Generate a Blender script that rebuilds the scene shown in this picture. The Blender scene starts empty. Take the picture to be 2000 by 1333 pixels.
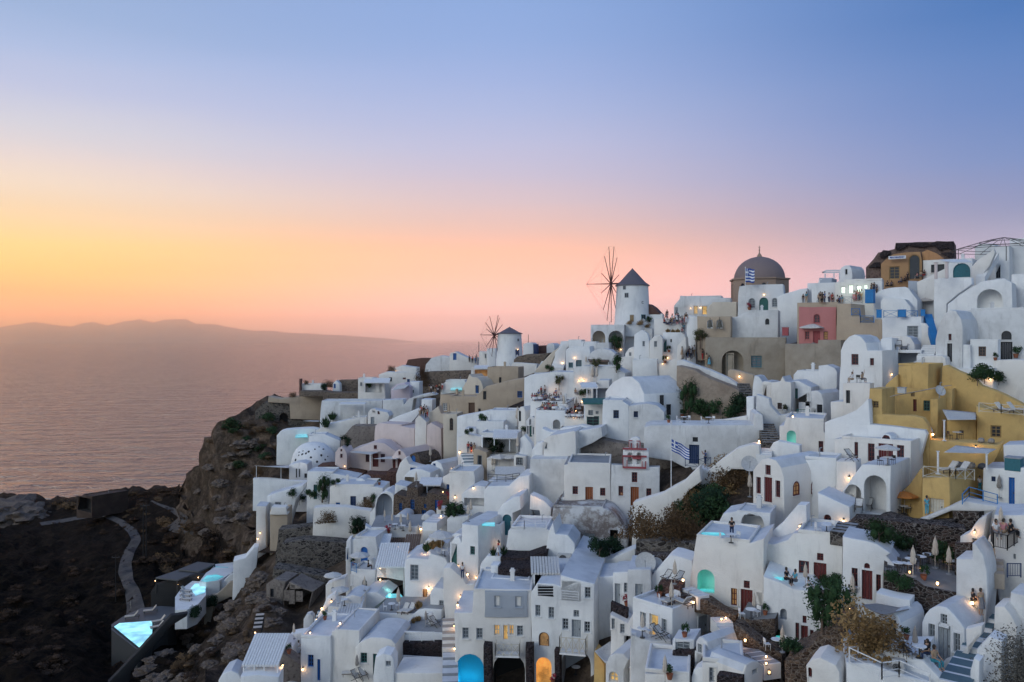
import bpy,bmesh,math,random
from mathutils import Vector,Matrix,noise
from mathutils.geometry import tessellate_polygon
from mathutils.bvhtree import BVHTree
random.seed(7)
S=bpy.context.scene
COL=S.collection
R=math.radians
F,CX,CY,EYE=1555.0,1000.0,663.5,110.0
cd=bpy.data.cameras.new('camera');cam=bpy.data.objects.new('camera',cd);COL.objects.link(cam)
cd.sensor_width=36.0;cd.lens=F*36/2000;cd.clip_start=0.5;cd.clip_end=90000;cd.shift_y=-3.0/2000
cam.location=(0,0,EYE);cam.rotation_euler=(R(90),0,0)
S.camera=cam
S.view_settings.view_transform='Standard';S.view_settings.look='None'
S.view_settings.exposure=0.0;S.view_settings.gamma=1.0
def lin(c):
 return tuple(((v/255)/12.92 if v/255<=.04045 else((v/255+.055)/1.055)**2.4)for v in c)
W=bpy.data.worlds.new('World');S.world=W;W.use_nodes=True
wt=W.node_tree;wt.nodes.clear()
def wn(t,**k):
 n=wt.nodes.new(t)
 for a,b in k.items():setattr(n,a,b)
 return n
def wmath(op,a,b=None,c=None):
 n=wn('ShaderNodeMath',operation=op)
 for i,v in enumerate((a,b,c)):
  if v is None:continue
  if isinstance(v,(int,float)):n.inputs[i].default_value=v
  else:wt.links.new(v,n.inputs[i])
 return n.outputs[0]
tc=wn('ShaderNodeTexCoord');sp=wn('ShaderNodeSeparateXYZ');wt.links.new(tc.outputs['Generated'],sp.inputs[0])
el=wmath('MULTIPLY',wmath('ARCSINE',sp.outputs[2]),180/math.pi)
az=wmath('MULTIPLY',wmath('ARCTAN2',sp.outputs[0],sp.outputs[1]),180/math.pi)
nz=wn('ShaderNodeTexNoise');nz.inputs['Scale'].default_value=2.2;nz.inputs['Detail'].default_value=3
mp=wn('ShaderNodeMapping');mp.inputs['Scale'].default_value=(1,1,9);wt.links.new(tc.outputs['Generated'],mp.inputs[0]);wt.links.new(mp.outputs[0],nz.inputs['Vector'])
wob=wmath('MULTIPLY',wmath('SUBTRACT',nz.outputs['Fac'],.5),1.6)
elw=wmath('ADD',el,wob)
def sky_ramp(stops):
 r=wn('ShaderNodeValToRGB');e=r.color_ramp.elements
 f=wmath('DIVIDE',wmath('ADD',elw,2.0),92.0)
 f=wmath('POWER',wmath('MAXIMUM',f,0.0),0.5);wt.links.new(f,r.inputs[0])
 pts=[(((d+2)/92)**.5,lin(c))for d,c in stops]
 e[0].position=pts[0][0];e[0].color=(*pts[0][1],1)
 e[1].position=pts[-1][0];e[1].color=(*pts[-1][1],1)
 for p,c in pts[1:-1]:
  n=e.new(p);n.color=(*c,1)
 return r.outputs[0]
def el_of(px,py):
 return math.degrees(math.atan((CY-py)/F*math.cos(math.atan((px-CX)/F))))
def col(px,rows,top):
 rows=sorted(rows,key=lambda r:-r[0])
 st=[(el_of(px,y),c)for y,c in rows]+[(el_of(px,0)+11,top[0]),(88,top[1])]
 return sky_ramp([(-1.9,rows[0][1])]+st)
skyL=col(0,[(0,(156,178,216)),(70,(172,188,223)),(150,(190,196,224)),(230,(212,210,220)),(300,(232,216,212)),(350,(244,222,202)),(410,(252,218,172)),(470,(255,206,128)),(520,(255,184,104)),(570,(255,158,96)),(610,(248,154,108)),(640,(236,152,112)),(664,(222,146,108))],((130,155,205),(92,118,172)))
skyC=col(1000,[(0,(140,168,218)),(80,(147,172,220)),(150,(160,178,222)),(220,(174,185,222)),(290,(190,191,220)),(350,(204,193,211)),(400,(220,196,200)),(440,(238,196,183)),(485,(253,188,154)),(530,(251,176,148)),(570,(244,172,154)),(610,(224,172,166)),(664,(190,160,166))],((118,146,205),(92,118,172)))
skyR=col(1975,[(0,(74,117,180)),(100,(90,127,187)),(200,(103,133,190)),(300,(120,142,192)),(380,(136,145,186)),(440,(152,152,180)),(500,(170,158,178)),(560,(180,160,172)),(664,(150,145,165))],((84,122,186),(92,118,172)))
def mixc(f,a,b):
 m=wn('ShaderNodeMix',data_type='RGBA');wt.links.new(f,m.inputs[0]);wt.links.new(a,m.inputs[6]);wt.links.new(b,m.inputs[7]);return m.outputs[2]
def mr(v,a,b):
 n=wn('ShaderNodeMapRange',interpolation_type='SMOOTHSTEP');wt.links.new(v,n.inputs[0]);n.inputs[1].default_value=a;n.inputs[2].default_value=b;return n.outputs[0]
c1=mixc(mr(az,-34,1),skyL,skyC)
c2=mixc(mr(az,-3,36),c1,skyR)
back=sky_ramp([(-1.9,(120,128,140)),(2,(154,166,180)),(10,(174,190,204)),(20,(178,200,220)),(32,(152,182,216)),(50,(112,140,190)),(88,(86,114,170))])  # unseen sky behind the camera, brightened to light the facades
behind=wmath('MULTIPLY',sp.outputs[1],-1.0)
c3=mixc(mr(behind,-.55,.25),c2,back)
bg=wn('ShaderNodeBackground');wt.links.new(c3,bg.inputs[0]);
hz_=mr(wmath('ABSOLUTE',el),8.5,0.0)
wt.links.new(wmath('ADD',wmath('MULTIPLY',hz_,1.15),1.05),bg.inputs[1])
SUN_EL,SUN_AZ=24.0,-128.0
st=wn('ShaderNodeTexSky',sky_type='NISHITA');st.sun_disc=False;st.sun_elevation=R(SUN_EL);st.sun_rotation=R(SUN_AZ)
bg2=wn('ShaderNodeBackground');wt.links.new(st.outputs[0],bg2.inputs[0]);bg2.inputs[1].default_value=0.004
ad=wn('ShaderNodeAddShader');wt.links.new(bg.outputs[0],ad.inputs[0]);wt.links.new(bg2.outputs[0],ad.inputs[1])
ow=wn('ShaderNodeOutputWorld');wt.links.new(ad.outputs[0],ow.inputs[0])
sl=bpy.data.lights.new('sun','SUN');sl.energy=0.92;sl.angle=R(30);sl.color=(.98,1.0,.95)
so=bpy.data.objects.new('sun',sl);COL.objects.link(so)
sd=Vector((math.sin(R(SUN_AZ))*math.cos(R(SUN_EL)),math.cos(R(SUN_AZ))*math.cos(R(SUN_EL)),math.sin(R(SUN_EL))))
so.rotation_euler=sd.to_track_quat('Z','Y').to_euler();so.location=(-200,-100,300)
M={}
def newmat(name):
 m=bpy.data.materials.new(name);m.use_nodes=True;nt=m.node_tree
 return m,nt,nt.nodes['Principled BSDF']
def nd(nt,t,**k):
 n=nt.nodes.new(t)
 for a,b in k.items():setattr(n,a,b)
 return n
def ramp(nt,fac,stops):
 r=nd(nt,'ShaderNodeValToRGB');e=r.color_ramp.elements;nt.links.new(fac,r.inputs[0])
 e[0].position,e[0].color=stops[0][0],(*stops[0][1],1)
 e[1].position,e[1].color=stops[-1][0],(*stops[-1][1],1)
 for p,c in stops[1:-1]:
  n=e.new(p);n.color=(*c,1)
 return r
def tex(nt,kind,scale,detail=4,rough=.55,stretch=None,out=None):
 g=nd(nt,'ShaderNodeNewGeometry');v=g.outputs['Position']
 if stretch:
  mpn=nd(nt,'ShaderNodeMapping');mpn.inputs['Scale'].default_value=stretch;nt.links.new(v,mpn.inputs[0]);v=mpn.outputs[0]
 n=nd(nt,kind);n.inputs['Scale'].default_value=scale
 if kind=='ShaderNodeTexNoise':n.inputs['Detail'].default_value=detail;n.inputs['Roughness'].default_value=rough
 nt.links.new(v,n.inputs['Vector'])
 return n.outputs[out or('Fac' if kind=='ShaderNodeTexNoise' else 'Distance')]
def bump(nt,b,h,strength,dist):
 n=nd(nt,'ShaderNodeBump');n.inputs['Strength'].default_value=strength;n.inputs['Distance'].default_value=dist
 nt.links.new(h,n.inputs['Height']);nt.links.new(n.outputs[0],b.inputs['Normal']);return n
def mixn(nt,f,a,b,blend='MIX'):
 m=nd(nt,'ShaderNodeMix',data_type='RGBA',blend_type=blend)
 for i,v in((0,f),(6,a),(7,b)):
  if isinstance(v,tuple):m.inputs[i].default_value=(*v,1)
  elif isinstance(v,(int,float)):m.inputs[i].default_value=v
  else:nt.links.new(v,m.inputs[i])
 return m.outputs[2]
def plaster(name,base,dirt,amount=.5,stain=.5):
 m,nt,b=newmat(name)
 n1=tex(nt,'ShaderNodeTexNoise',.35,6,.65)
 n2=tex(nt,'ShaderNodeTexNoise',2.6,5,.7)
 n3=tex(nt,'ShaderNodeTexNoise',.9,5,.7,(1,1,.22))
 c=mixn(nt,ramp(nt,n1,[(.42,(0,)*3),(.75,(amount,)*3)]).outputs[0],base,dirt)
 c=mixn(nt,ramp(nt,n3,[(.55,(0,)*3),(.78,(stain,)*3)]).outputs[0],c,tuple(x*.72 for x in dirt))
 c=mixn(nt,ramp(nt,n2,[(.66,(0,)*3),(.72,(amount*.5,)*3)]).outputs[0],c,tuple(x*.85 for x in dirt))
 nt.links.new(c,b.inputs['Base Color']);b.inputs['Roughness'].default_value=.9;b.inputs['Specular IOR Level'].default_value=.25
 n4=tex(nt,'ShaderNodeTexNoise',7,5,.7)
 a=nd(nt,'ShaderNodeMath',operation='ADD');nt.links.new(n1,a.inputs[0]);nt.links.new(n4,a.inputs[1])
 bump(nt,b,a.outputs[0],.55,.09)
 M[name]=m
plaster('white',(.79,.79,.785),(.52,.53,.545),.5,.42)
plaster('white_warm',(.77,.74,.70),(.54,.50,.46),.5,.45)
plaster('white_aged',(.68,.68,.68),(.42,.415,.41),.75,.75)
plaster('roof_white',(.64,.655,.675),(.42,.44,.47),.8,.45)
plaster('pinkish',(.66,.56,.54),(.52,.43,.41),.5,.35)
plaster('lilac',(.60,.52,.58),(.50,.43,.48),.4,.3)
plaster('cream',(.60,.53,.44),(.44,.38,.31),.5,.4)
plaster('beige',(.46,.37,.28),(.33,.26,.20),.6,.6)
plaster('beige_grey',(.36,.31,.25),(.22,.18,.14),.8,.8)
plaster('ochre',(.60,.41,.165),(.40,.26,.11),.85,.8)
plaster('ochre_ruin',(.40,.235,.12),(.30,.16,.09),.8,.8)
plaster('orange',(.50,.27,.13),(.36,.18,.10),.7,.6)
plaster('pink',(.50,.20,.19),(.38,.15,.15),.5,.4)
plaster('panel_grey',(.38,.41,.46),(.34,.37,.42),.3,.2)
plaster('paving',(.22,.22,.22),(.12,.12,.12),.8,.2)
plaster('step_blue',(.12,.19,.22),(.07,.10,.12),.6,.2)
plaster('step_warm',(.42,.36,.30),(.25,.20,.16),.6,.2)
plaster('floor_grey',(.30,.31,.32),(.18,.18,.19),.7,.2)
def stone(name,stones,mortar,scale,gap=.06):
 m,nt,b=newmat(name)
 g=nd(nt,'ShaderNodeNewGeometry');n=nd(nt,'ShaderNodeTexNoise');n.inputs['Scale'].default_value=1.5
 nt.links.new(g.outputs['Position'],n.inputs['Vector'])
 mx=nd(nt,'ShaderNodeVectorMath',operation='MULTIPLY_ADD');nt.links.new(n.outputs['Color'],mx.inputs[0]);mx.inputs[1].default_value=(.5,.5,.5);nt.links.new(g.outputs['Position'],mx.inputs[2])
 mpn=nd(nt,'ShaderNodeMapping');mpn.inputs['Scale'].default_value=(1,1,1.7);nt.links.new(mx.outputs[0],mpn.inputs[0])
 v=nd(nt,'ShaderNodeTexVoronoi',feature='DISTANCE_TO_EDGE');v.inputs['Scale'].default_value=scale;nt.links.new(mpn.outputs[0],v.inputs['Vector'])
 v2=nd(nt,'ShaderNodeTexVoronoi');v2.inputs['Scale'].default_value=scale;nt.links.new(mpn.outputs[0],v2.inputs['Vector'])
 sx=nd(nt,'ShaderNodeSeparateColor');nt.links.new(v2.outputs['Color'],sx.inputs[0])
 cs=ramp(nt,sx.outputs[0],[(i/max(1,len(stones)-1),s)for i,s in enumerate(stones)])
 f=ramp(nt,v.outputs['Distance'],[(gap*.5,(1,)*3),(gap*1.3,(0,)*3)])
 n2=tex(nt,'ShaderNodeTexNoise',9,4,.7)
 c=mixn(nt,f.outputs[0],cs.outputs[0],mortar)
 c=mixn(nt,.35,c,ramp(nt,n2,[(.3,(.05,)*3),(.8,(.5,)*3)]).outputs[0],'OVERLAY')
 nt.links.new(c,b.inputs['Base Color']);b.inputs['Roughness'].default_value=.95;b.inputs['Specular IOR Level'].default_value=.12
 bump(nt,b,v.outputs['Distance'],.9,.25);M[name]=m
stone('dark_stone',[(.016,.012,.012),(.05,.038,.034),(.11,.08,.07)],(.22,.20,.19),2.6,.05)
stone('lava_stone',[(.018,.014,.016),(.04,.03,.032),(.06,.04,.04)],(.085,.075,.08),3.0,.05)
stone('brown_stone',[(.05,.032,.025),(.17,.115,.08),(.10,.075,.065)],(.23,.19,.16),2.9,.055)
stone('red_stone',[(.085,.04,.035),(.16,.08,.06),(.10,.06,.05)],(.20,.13,.11),2.4,.05)
stone('rubble',[(.12,.095,.08),(.24,.19,.15),(.08,.065,.06)],(.26,.21,.17),1.7,.06)
stone('grey_rubble',[(.03,.026,.025),(.10,.088,.078),(.19,.165,.14)],(.20,.18,.165),1.7,.06)
def rough_wall(name,a,b_,c_,scale=.6,contrast=.08,patch=.55):
 m,nt,b=newmat(name)
 n1=tex(nt,'ShaderNodeTexNoise',scale,8,.7);n2=tex(nt,'ShaderNodeTexNoise',scale*4,6,.75)
 c=mixn(nt,ramp(nt,n1,[(patch-contrast,(0,)*3),(patch+contrast,(1,)*3)]).outputs[0],a,b_)
 c=mixn(nt,ramp(nt,n2,[(.5,(0,)*3),(.62,(1,)*3)]).outputs[0],c,c_)
 nt.links.new(c,b.inputs['Base Color']);b.inputs['Roughness'].default_value=.95;b.inputs['Specular IOR Level'].default_value=.12
 bump(nt,b,n2,.9,.3);M[name]=m
rough_wall('rough',(.36,.29,.23),(.24,.18,.14),(.30,.24,.19),.35)
rough_wall('ruin',(.16,.115,.10),(.26,.18,.15),(.07,.045,.045),.7)
rough_wall('ruin_white',(.60,.60,.61),(.20,.165,.15),(.45,.43,.42),.16,.03,.50)
rough_wall('stone_house',(.22,.19,.17),(.30,.26,.23),(.12,.10,.09),.5)
def plain(name,c,rough=.6,metal=0,var=.25,spec=.5,emit=None,es=0):
 m,nt,b=newmat(name)
 n=tex(nt,'ShaderNodeTexNoise',6,4,.65)
 cc=mixn(nt,ramp(nt,n,[(.35,(0,)*3),(.7,(1,)*3)]).outputs[0],c,tuple(x*(1-var)for x in c))
 nt.links.new(cc,b.inputs['Base Color']);b.inputs['Roughness'].default_value=rough;b.inputs['Metallic'].default_value=metal
 b.inputs['Specular IOR Level'].default_value=spec
 if emit:b.inputs['Emission Color'].default_value=(*emit,1);b.inputs['Emission Strength'].default_value=es
 M[name]=m
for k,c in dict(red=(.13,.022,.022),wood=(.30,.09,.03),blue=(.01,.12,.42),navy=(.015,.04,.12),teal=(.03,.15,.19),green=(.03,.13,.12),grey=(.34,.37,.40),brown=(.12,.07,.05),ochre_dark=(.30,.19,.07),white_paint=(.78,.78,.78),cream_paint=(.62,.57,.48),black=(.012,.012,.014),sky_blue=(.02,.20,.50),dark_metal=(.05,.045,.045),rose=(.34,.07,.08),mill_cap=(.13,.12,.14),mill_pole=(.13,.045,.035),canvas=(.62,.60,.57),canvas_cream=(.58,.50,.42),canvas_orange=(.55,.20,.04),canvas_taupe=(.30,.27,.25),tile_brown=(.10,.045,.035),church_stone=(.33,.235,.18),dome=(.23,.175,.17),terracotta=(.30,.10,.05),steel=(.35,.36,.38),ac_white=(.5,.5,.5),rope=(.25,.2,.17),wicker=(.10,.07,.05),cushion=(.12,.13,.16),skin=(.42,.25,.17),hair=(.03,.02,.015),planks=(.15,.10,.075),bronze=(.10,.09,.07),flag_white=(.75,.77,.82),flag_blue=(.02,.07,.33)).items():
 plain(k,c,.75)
for k,c in dict(cloth_white=(.7,.7,.72),cloth_blue=(.06,.13,.32),cloth_red=(.5,.05,.05),cloth_black=(.02,.02,.025),cloth_teal=(.05,.25,.33),cloth_tan=(.42,.30,.20),cloth_pink=(.5,.22,.24),cloth_navy=(.03,.045,.10),cloth_grey=(.2,.2,.22),cloth_sky=(.12,.42,.55)).items():
 plain(k,c,.9,spec=.2)
plain('glass',(.03,.035,.045),.12,0,.3)
plain('glass_grey',(.13,.15,.17),.15,0,.3)
plain('water_pool',(.25,.75,.80),.06,0,.1,emit=(.10,.75,.80),es=.40)
plain('water_deep',(.02,.30,.45),.05,0,.2,emit=(.01,.38,.65),es=.55)
plain('water_bright',(.3,.8,.9),.05,0,.1,emit=(.35,.85,1.0),es=.8)
plain('niche_aqua_glow',(.4,.75,.68),.5,0,.1,emit=(.12,.60,.52),es=.05)  # aqua glow put into the recess walls' own colour and emission
plain('niche_blue_glow',(.05,.45,.6),.5,0,.1,emit=(.01,.38,.60),es=.10)  # blue pool light painted into the arch walls as colour and emission
plain('lit',(.9,.6,.2),.5,0,.35,emit=(1,.50,.13),es=.30)
plain('lit_dim',(.5,.28,.12),.5,0,.5,emit=(1,.5,.15),es=.10)
plain('lit_shop',(.9,1,.85),.5,0,.1,emit=(.80,1,.78),es=1.5)
plain('bulb',(1,.8,.5),.5,0,.05,emit=(1,.62,.28),es=7)
plain('bulb_white',(1,.95,.8),.5,0,.05,emit=(1,.85,.6),es=14)
def vary(name,scale,lo,hi):
 nt=M[name].node_tree;b=nt.nodes['Principled BSDF'];es=b.inputs['Emission Strength'].default_value
 n=tex(nt,'ShaderNodeTexNoise',scale,3,.6);r=ramp(nt,n,[(.38,(lo*es,)*3),(.64,(hi*es,)*3)]);nt.links.new(r.outputs[0],b.inputs['Emission Strength'])
 bump(nt,b,tex(nt,'ShaderNodeTexNoise',3.5,3,.6),.5,.05)
for k in('water_pool','water_bright','water_deep'):vary(k,.45,.45,1.3)
for k in('lit','lit_dim'):vary(k,1.1,.25,1.5)
for k in('bulb','bulb_white'):
 nt=M[k].node_tree;oi=nd(nt,'ShaderNodeObjectInfo');mm=nd(nt,'ShaderNodeMath',operation='MULTIPLY_ADD');nt.links.new(oi.outputs['Random'],mm.inputs[0]);mm.inputs[1].default_value=9;mm.inputs[2].default_value=1.5;nt.links.new(mm.outputs[0],nt.nodes['Principled BSDF'].inputs['Emission Strength'])
def P(px,py,d):
 return Vector(((px-CX)/F*d,d,EYE+(CY-py)/F*d))
OX,OY,SC=0.,0.,1.
def Z(x,y,w=400):
 global OX,OY,SC
 OX,OY,SC=x,y,w/1666.0
def T(p):return(OX+p[0]*SC,OY+p[1]*SC)
DM={-400:[(985,330),(1100,200),(1333,105),(1500,80)],0:[(976,330),(1030,290),(1100,200),(1333,110),(1500,85)],120:[(985,320),(1030,280),(1100,200),(1333,108),(1500,85)],250:[(962,300),(1000,275),(1100,190),(1200,148),(1250,128),(1333,104),(1500,80)],345:[(958,285),(1000,255),(1100,190),(1170,150),(1250,118),(1333,96),(1500,76)],372:[(925,225),(1000,215),(1050,195),(1100,180),(1200,135),(1333,93),(1500,74)],425:[(838,212),(860,206),(1030,188),(1080,172),(1200,128),(1333,92),(1500,72)],500:[(788,222),(850,206),(950,186),(1000,172),(1060,142),(1120,124),(1200,106),(1333,88),(1500,70)],540:[(770,226),(850,200),(950,165),(1000,146),(1060,130),(1120,118),(1200,103),(1333,87),(1500,70)],600:[(748,230),(800,205),(870,178),(950,152),(1000,138),(1060,123),(1110,112),(1200,98),(1333,84),(1500,68)],700:[(735,226),(800,192),(870,164),(950,140),(1030,119),(1100,107),(1200,95),(1333,81),(1500,66)],900:[(695,232),(750,196),(800,168),(870,142),(950,122),(1030,107),(1110,93),(1200,84),(1333,76),(1500,62)],1000:[(675,200),(700,182),(750,158),(800,140),(870,124),(950,110),(1030,100),(1110,89),(1200,81),(1333,74),(1500,60)],1100:[(655,182),(700,152),(780,122),(860,109),(930,102),(1000,97),(1100,86),(1200,79),(1333,72),(1500,58)],1300:[(612,168),(650,152),(720,126),(800,110),(900,97),(1000,88),(1100,79),(1200,70),(1333,62),(1500,52)],1500:[(575,158),(640,135),(700,118),(780,103),(880,89),(1000,78),(1150,68),(1333,57),(1500,48)],1700:[(540,145),(620,123),(700,107),(800,93),(900,83),(1000,74),(1100,66),(1200,59),(1333,50),(1500,42)],2000:[(480,135),(560,118),(620,106),(700,96),(800,86),(900,77),(1000,69),(1100,61),(1200,54),(1333,45),(1500,37)],2400:[(440,130),(560,112),(700,92),(900,72),(1100,56),(1333,40),(1500,32)],}
DK=sorted(DM)
def colD(k,y):
 c=DM[k]
 if y<=c[0][0]:return c[0][1]*(1+(c[0][0]-y)*.0004)
 for(y0,d0),(y1,d1)in zip(c,c[1:]):
  if y<=y1:return d0+(d1-d0)*(y-y0)/(y1-y0)
 return c[-1][1]
def D(px,py):
 px=min(max(px,DK[0]),DK[-1]-1)
 for a,b in zip(DK,DK[1:]):
  if px<b:
   t=(px-a)/(b-a);return colD(a,py)*(1-t)+colD(b,py)*t
def bx(x0,y0,x1,y1):return[(x0,y1),(x0,y0),(x1,y0),(x1,y1)]
def arc(x0,x1,yt,ys,n=9):
 cx,rx,ry=(x0+x1)/2,(x1-x0)/2,ys-yt
 return[(cx-rx*math.cos(math.pi*i/n),ys-ry*math.sin(math.pi*i/n))for i in range(n+1)]
def vt(x0,x1,yt,ys,yb,n=12):return[(x0,yb)]+arc(x0,x1,yt,ys,n)+[(x1,yb)]
def area(p):return.5*sum(a[0]*b[1]-b[0]*a[1]for a,b in zip(p,p[1:]+p[:1]))
def clean(p,eps=.02):
 q=[]
 for a in p:
  if not q or math.dist(a,q[-1])>eps:q.append(a)
 if math.dist(q[0],q[-1])<eps:q.pop()
 return q
def inset(p,b):
 n=len(p);out=[]
 for i in range(n):
  a,c,e=Vector(p[i-1]),Vector(p[i]),Vector(p[(i+1)%n])
  d1=(c-a).normalized();d2=(e-c).normalized()
  n1=Vector((-d1.y,d1.x));n2=Vector((-d2.y,d2.x));m=n1+n2
  if m.length<.2:m=n1
  m.normalize();k=b/max(.45,m.dot(n1));out.append((c.x+m.x*k,c.y+m.y*k))
 return out
class Face:
 """vertical plane through ground point p0 facing left of the line of sight by yaw"""
 def __init__(s,px,d,yaw):
  s.p0=Vector(((px-CX)/F*d,d));s.t=Vector((math.cos(yaw),-math.sin(yaw)));s.n=Vector((-math.sin(yaw),-math.cos(yaw)))
 def loc(s,px,py):
  u,v=(px-CX)/F,(CY-py)/F;q=s.n.x*u+s.n.y
  k=s.n.dot(s.p0)/q;h=Vector((u*k,k))
  return((h-s.p0).dot(s.t),EYE+v*k)
 def w(s,a,z,out=0.):
  h=s.p0+s.t*a+s.n*out;return Vector((h.x,h.y,z))
def mesh_obj(name,verts,faces,mat,parent=None,smooth=None,mats=None,fm=None):
 me=bpy.data.meshes.new(name);me.from_pydata([tuple(v)for v in verts],[],faces)
 for m in(mats or[mat]):me.materials.append(M[m]if isinstance(m,str)else m)
 if fm:me.polygons.foreach_set('material_index',fm)
 if smooth:
  me.polygons.foreach_set('use_smooth',[True]*len(me.polygons));me.set_sharp_from_angle(angle=R(smooth))
 me.update()
 o=bpy.data.objects.new(name,me);COL.objects.link(o)
 if parent:o.parent=parent
 return o
class MB:
 def __init__(s):s.v,s.f,s.m=[],[],[]
 def add(s,vs,fs,mi=0):
  b=len(s.v);s.v+=[Vector(v)for v in vs];s.f+=[tuple(b+i for i in f)for f in fs];s.m+=[mi]*len(fs)
 def box(s,c,size,rz=0,mi=0,ax=None):
  X,Y,Zz=(ax if ax else(Vector((math.cos(rz),math.sin(rz),0)),Vector((-math.sin(rz),math.cos(rz),0)),Vector((0,0,1))))
  hx,hy,hz=size[0]/2,size[1]/2,size[2]/2;c=Vector(c)
  vs=[c+X*(i*hx)+Y*(j*hy)+Zz*(k*hz)for k in(-1,1)for j in(-1,1)for i in(-1,1)]
  s.add(vs,[(0,2,3,1),(4,5,7,6),(0,1,5,4),(2,6,7,3),(0,4,6,2),(1,3,7,5)],mi)
 def rod(s,a,b,r,n=5,r2=None,mi=0,cap=True):
  a,b=Vector(a),Vector(b);d=(b-a)
  if d.length<1e-5:return
  z=d.normalized();x=z.orthogonal().normalized();y=z.cross(x);r2=r if r2 is None else r2
  vs=[a+(x*math.cos(2*math.pi*i/n)+y*math.sin(2*math.pi*i/n))*r for i in range(n)]+[b+(x*math.cos(2*math.pi*i/n)+y*math.sin(2*math.pi*i/n))*r2 for i in range(n)]
  fs=[(i,(i+1)%n,n+(i+1)%n,n+i)for i in range(n)]
  if cap:fs+=[tuple(range(n))[::-1],tuple(range(n,2*n))]
  s.add(vs,fs,mi)
 def lathe(s,c,prof,n=16,mi=0,wob=None):
  vs=[]
  for r,z in prof:
   for i in range(n):
    a=2*math.pi*i/n;k=wob(a,z)if wob else 1
    vs.append(Vector(c)+Vector((r*k*math.cos(a),r*k*math.sin(a),z)))
  m=len(prof)
  fs=[(j*n+i,j*n+(i+1)%n,(j+1)*n+(i+1)%n,(j+1)*n+i)for j in range(m-1)for i in range(n)]
  fs+=[tuple(range(n))[::-1],tuple(range((m-1)*n,m*n))]
  s.add(vs,fs,mi)
 def tube(s,pts,r,n=5,mi=0):
  for a,b in zip(pts,pts[1:]):s.rod(a,b,r,n,mi=mi)
 def obj(s,name,mat,parent=None,smooth=None,mats=None):
  return mesh_obj(name,s.v,s.f,mat,parent,smooth,mats,s.m if mats else None)
def tag(o,label=None,cat=None,group=None,kind=None):
 if label:o['label']=label
 if cat:o['category']=cat
 if group:o['group']=group
 if kind:o['kind']=kind
 return o
def empty(name,loc,label=None,cat=None,group=None):
 o=bpy.data.objects.new(name,None);COL.objects.link(o);o.location=loc;o.empty_display_size=.3
 return tag(o,label,cat,group)
def attach(root,objs):
 inv=Matrix.Translation(-root.location)
 for o in objs:
  o.parent=root;o.matrix_parent_inverse=inv
SOLID=[]
FRAMES=dict(red=('red','glass'),redlit=('red','lit_dim'),wood=('wood','wood'),blue=('blue','glass'),navy=('navy','glass'),teal=('teal','glass_grey'),green=('green','glass'),grey=('grey','glass_grey'),greydark=('grey','glass'),white=('white_paint','glass_grey'),brown=('brown','glass'),dark=('black','glass'),lit=('cream_paint','lit'),shop=('white_paint','lit_shop'),ochre=('ochre_dark','glass'),cream=('cream_paint','glass_grey'),dim=('brown','lit_dim'),rose=('rose','glass'),skyblue=('sky_blue','glass'))
SHUTTERED=('red','blue','wood','navy','green','teal','rose')
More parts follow.
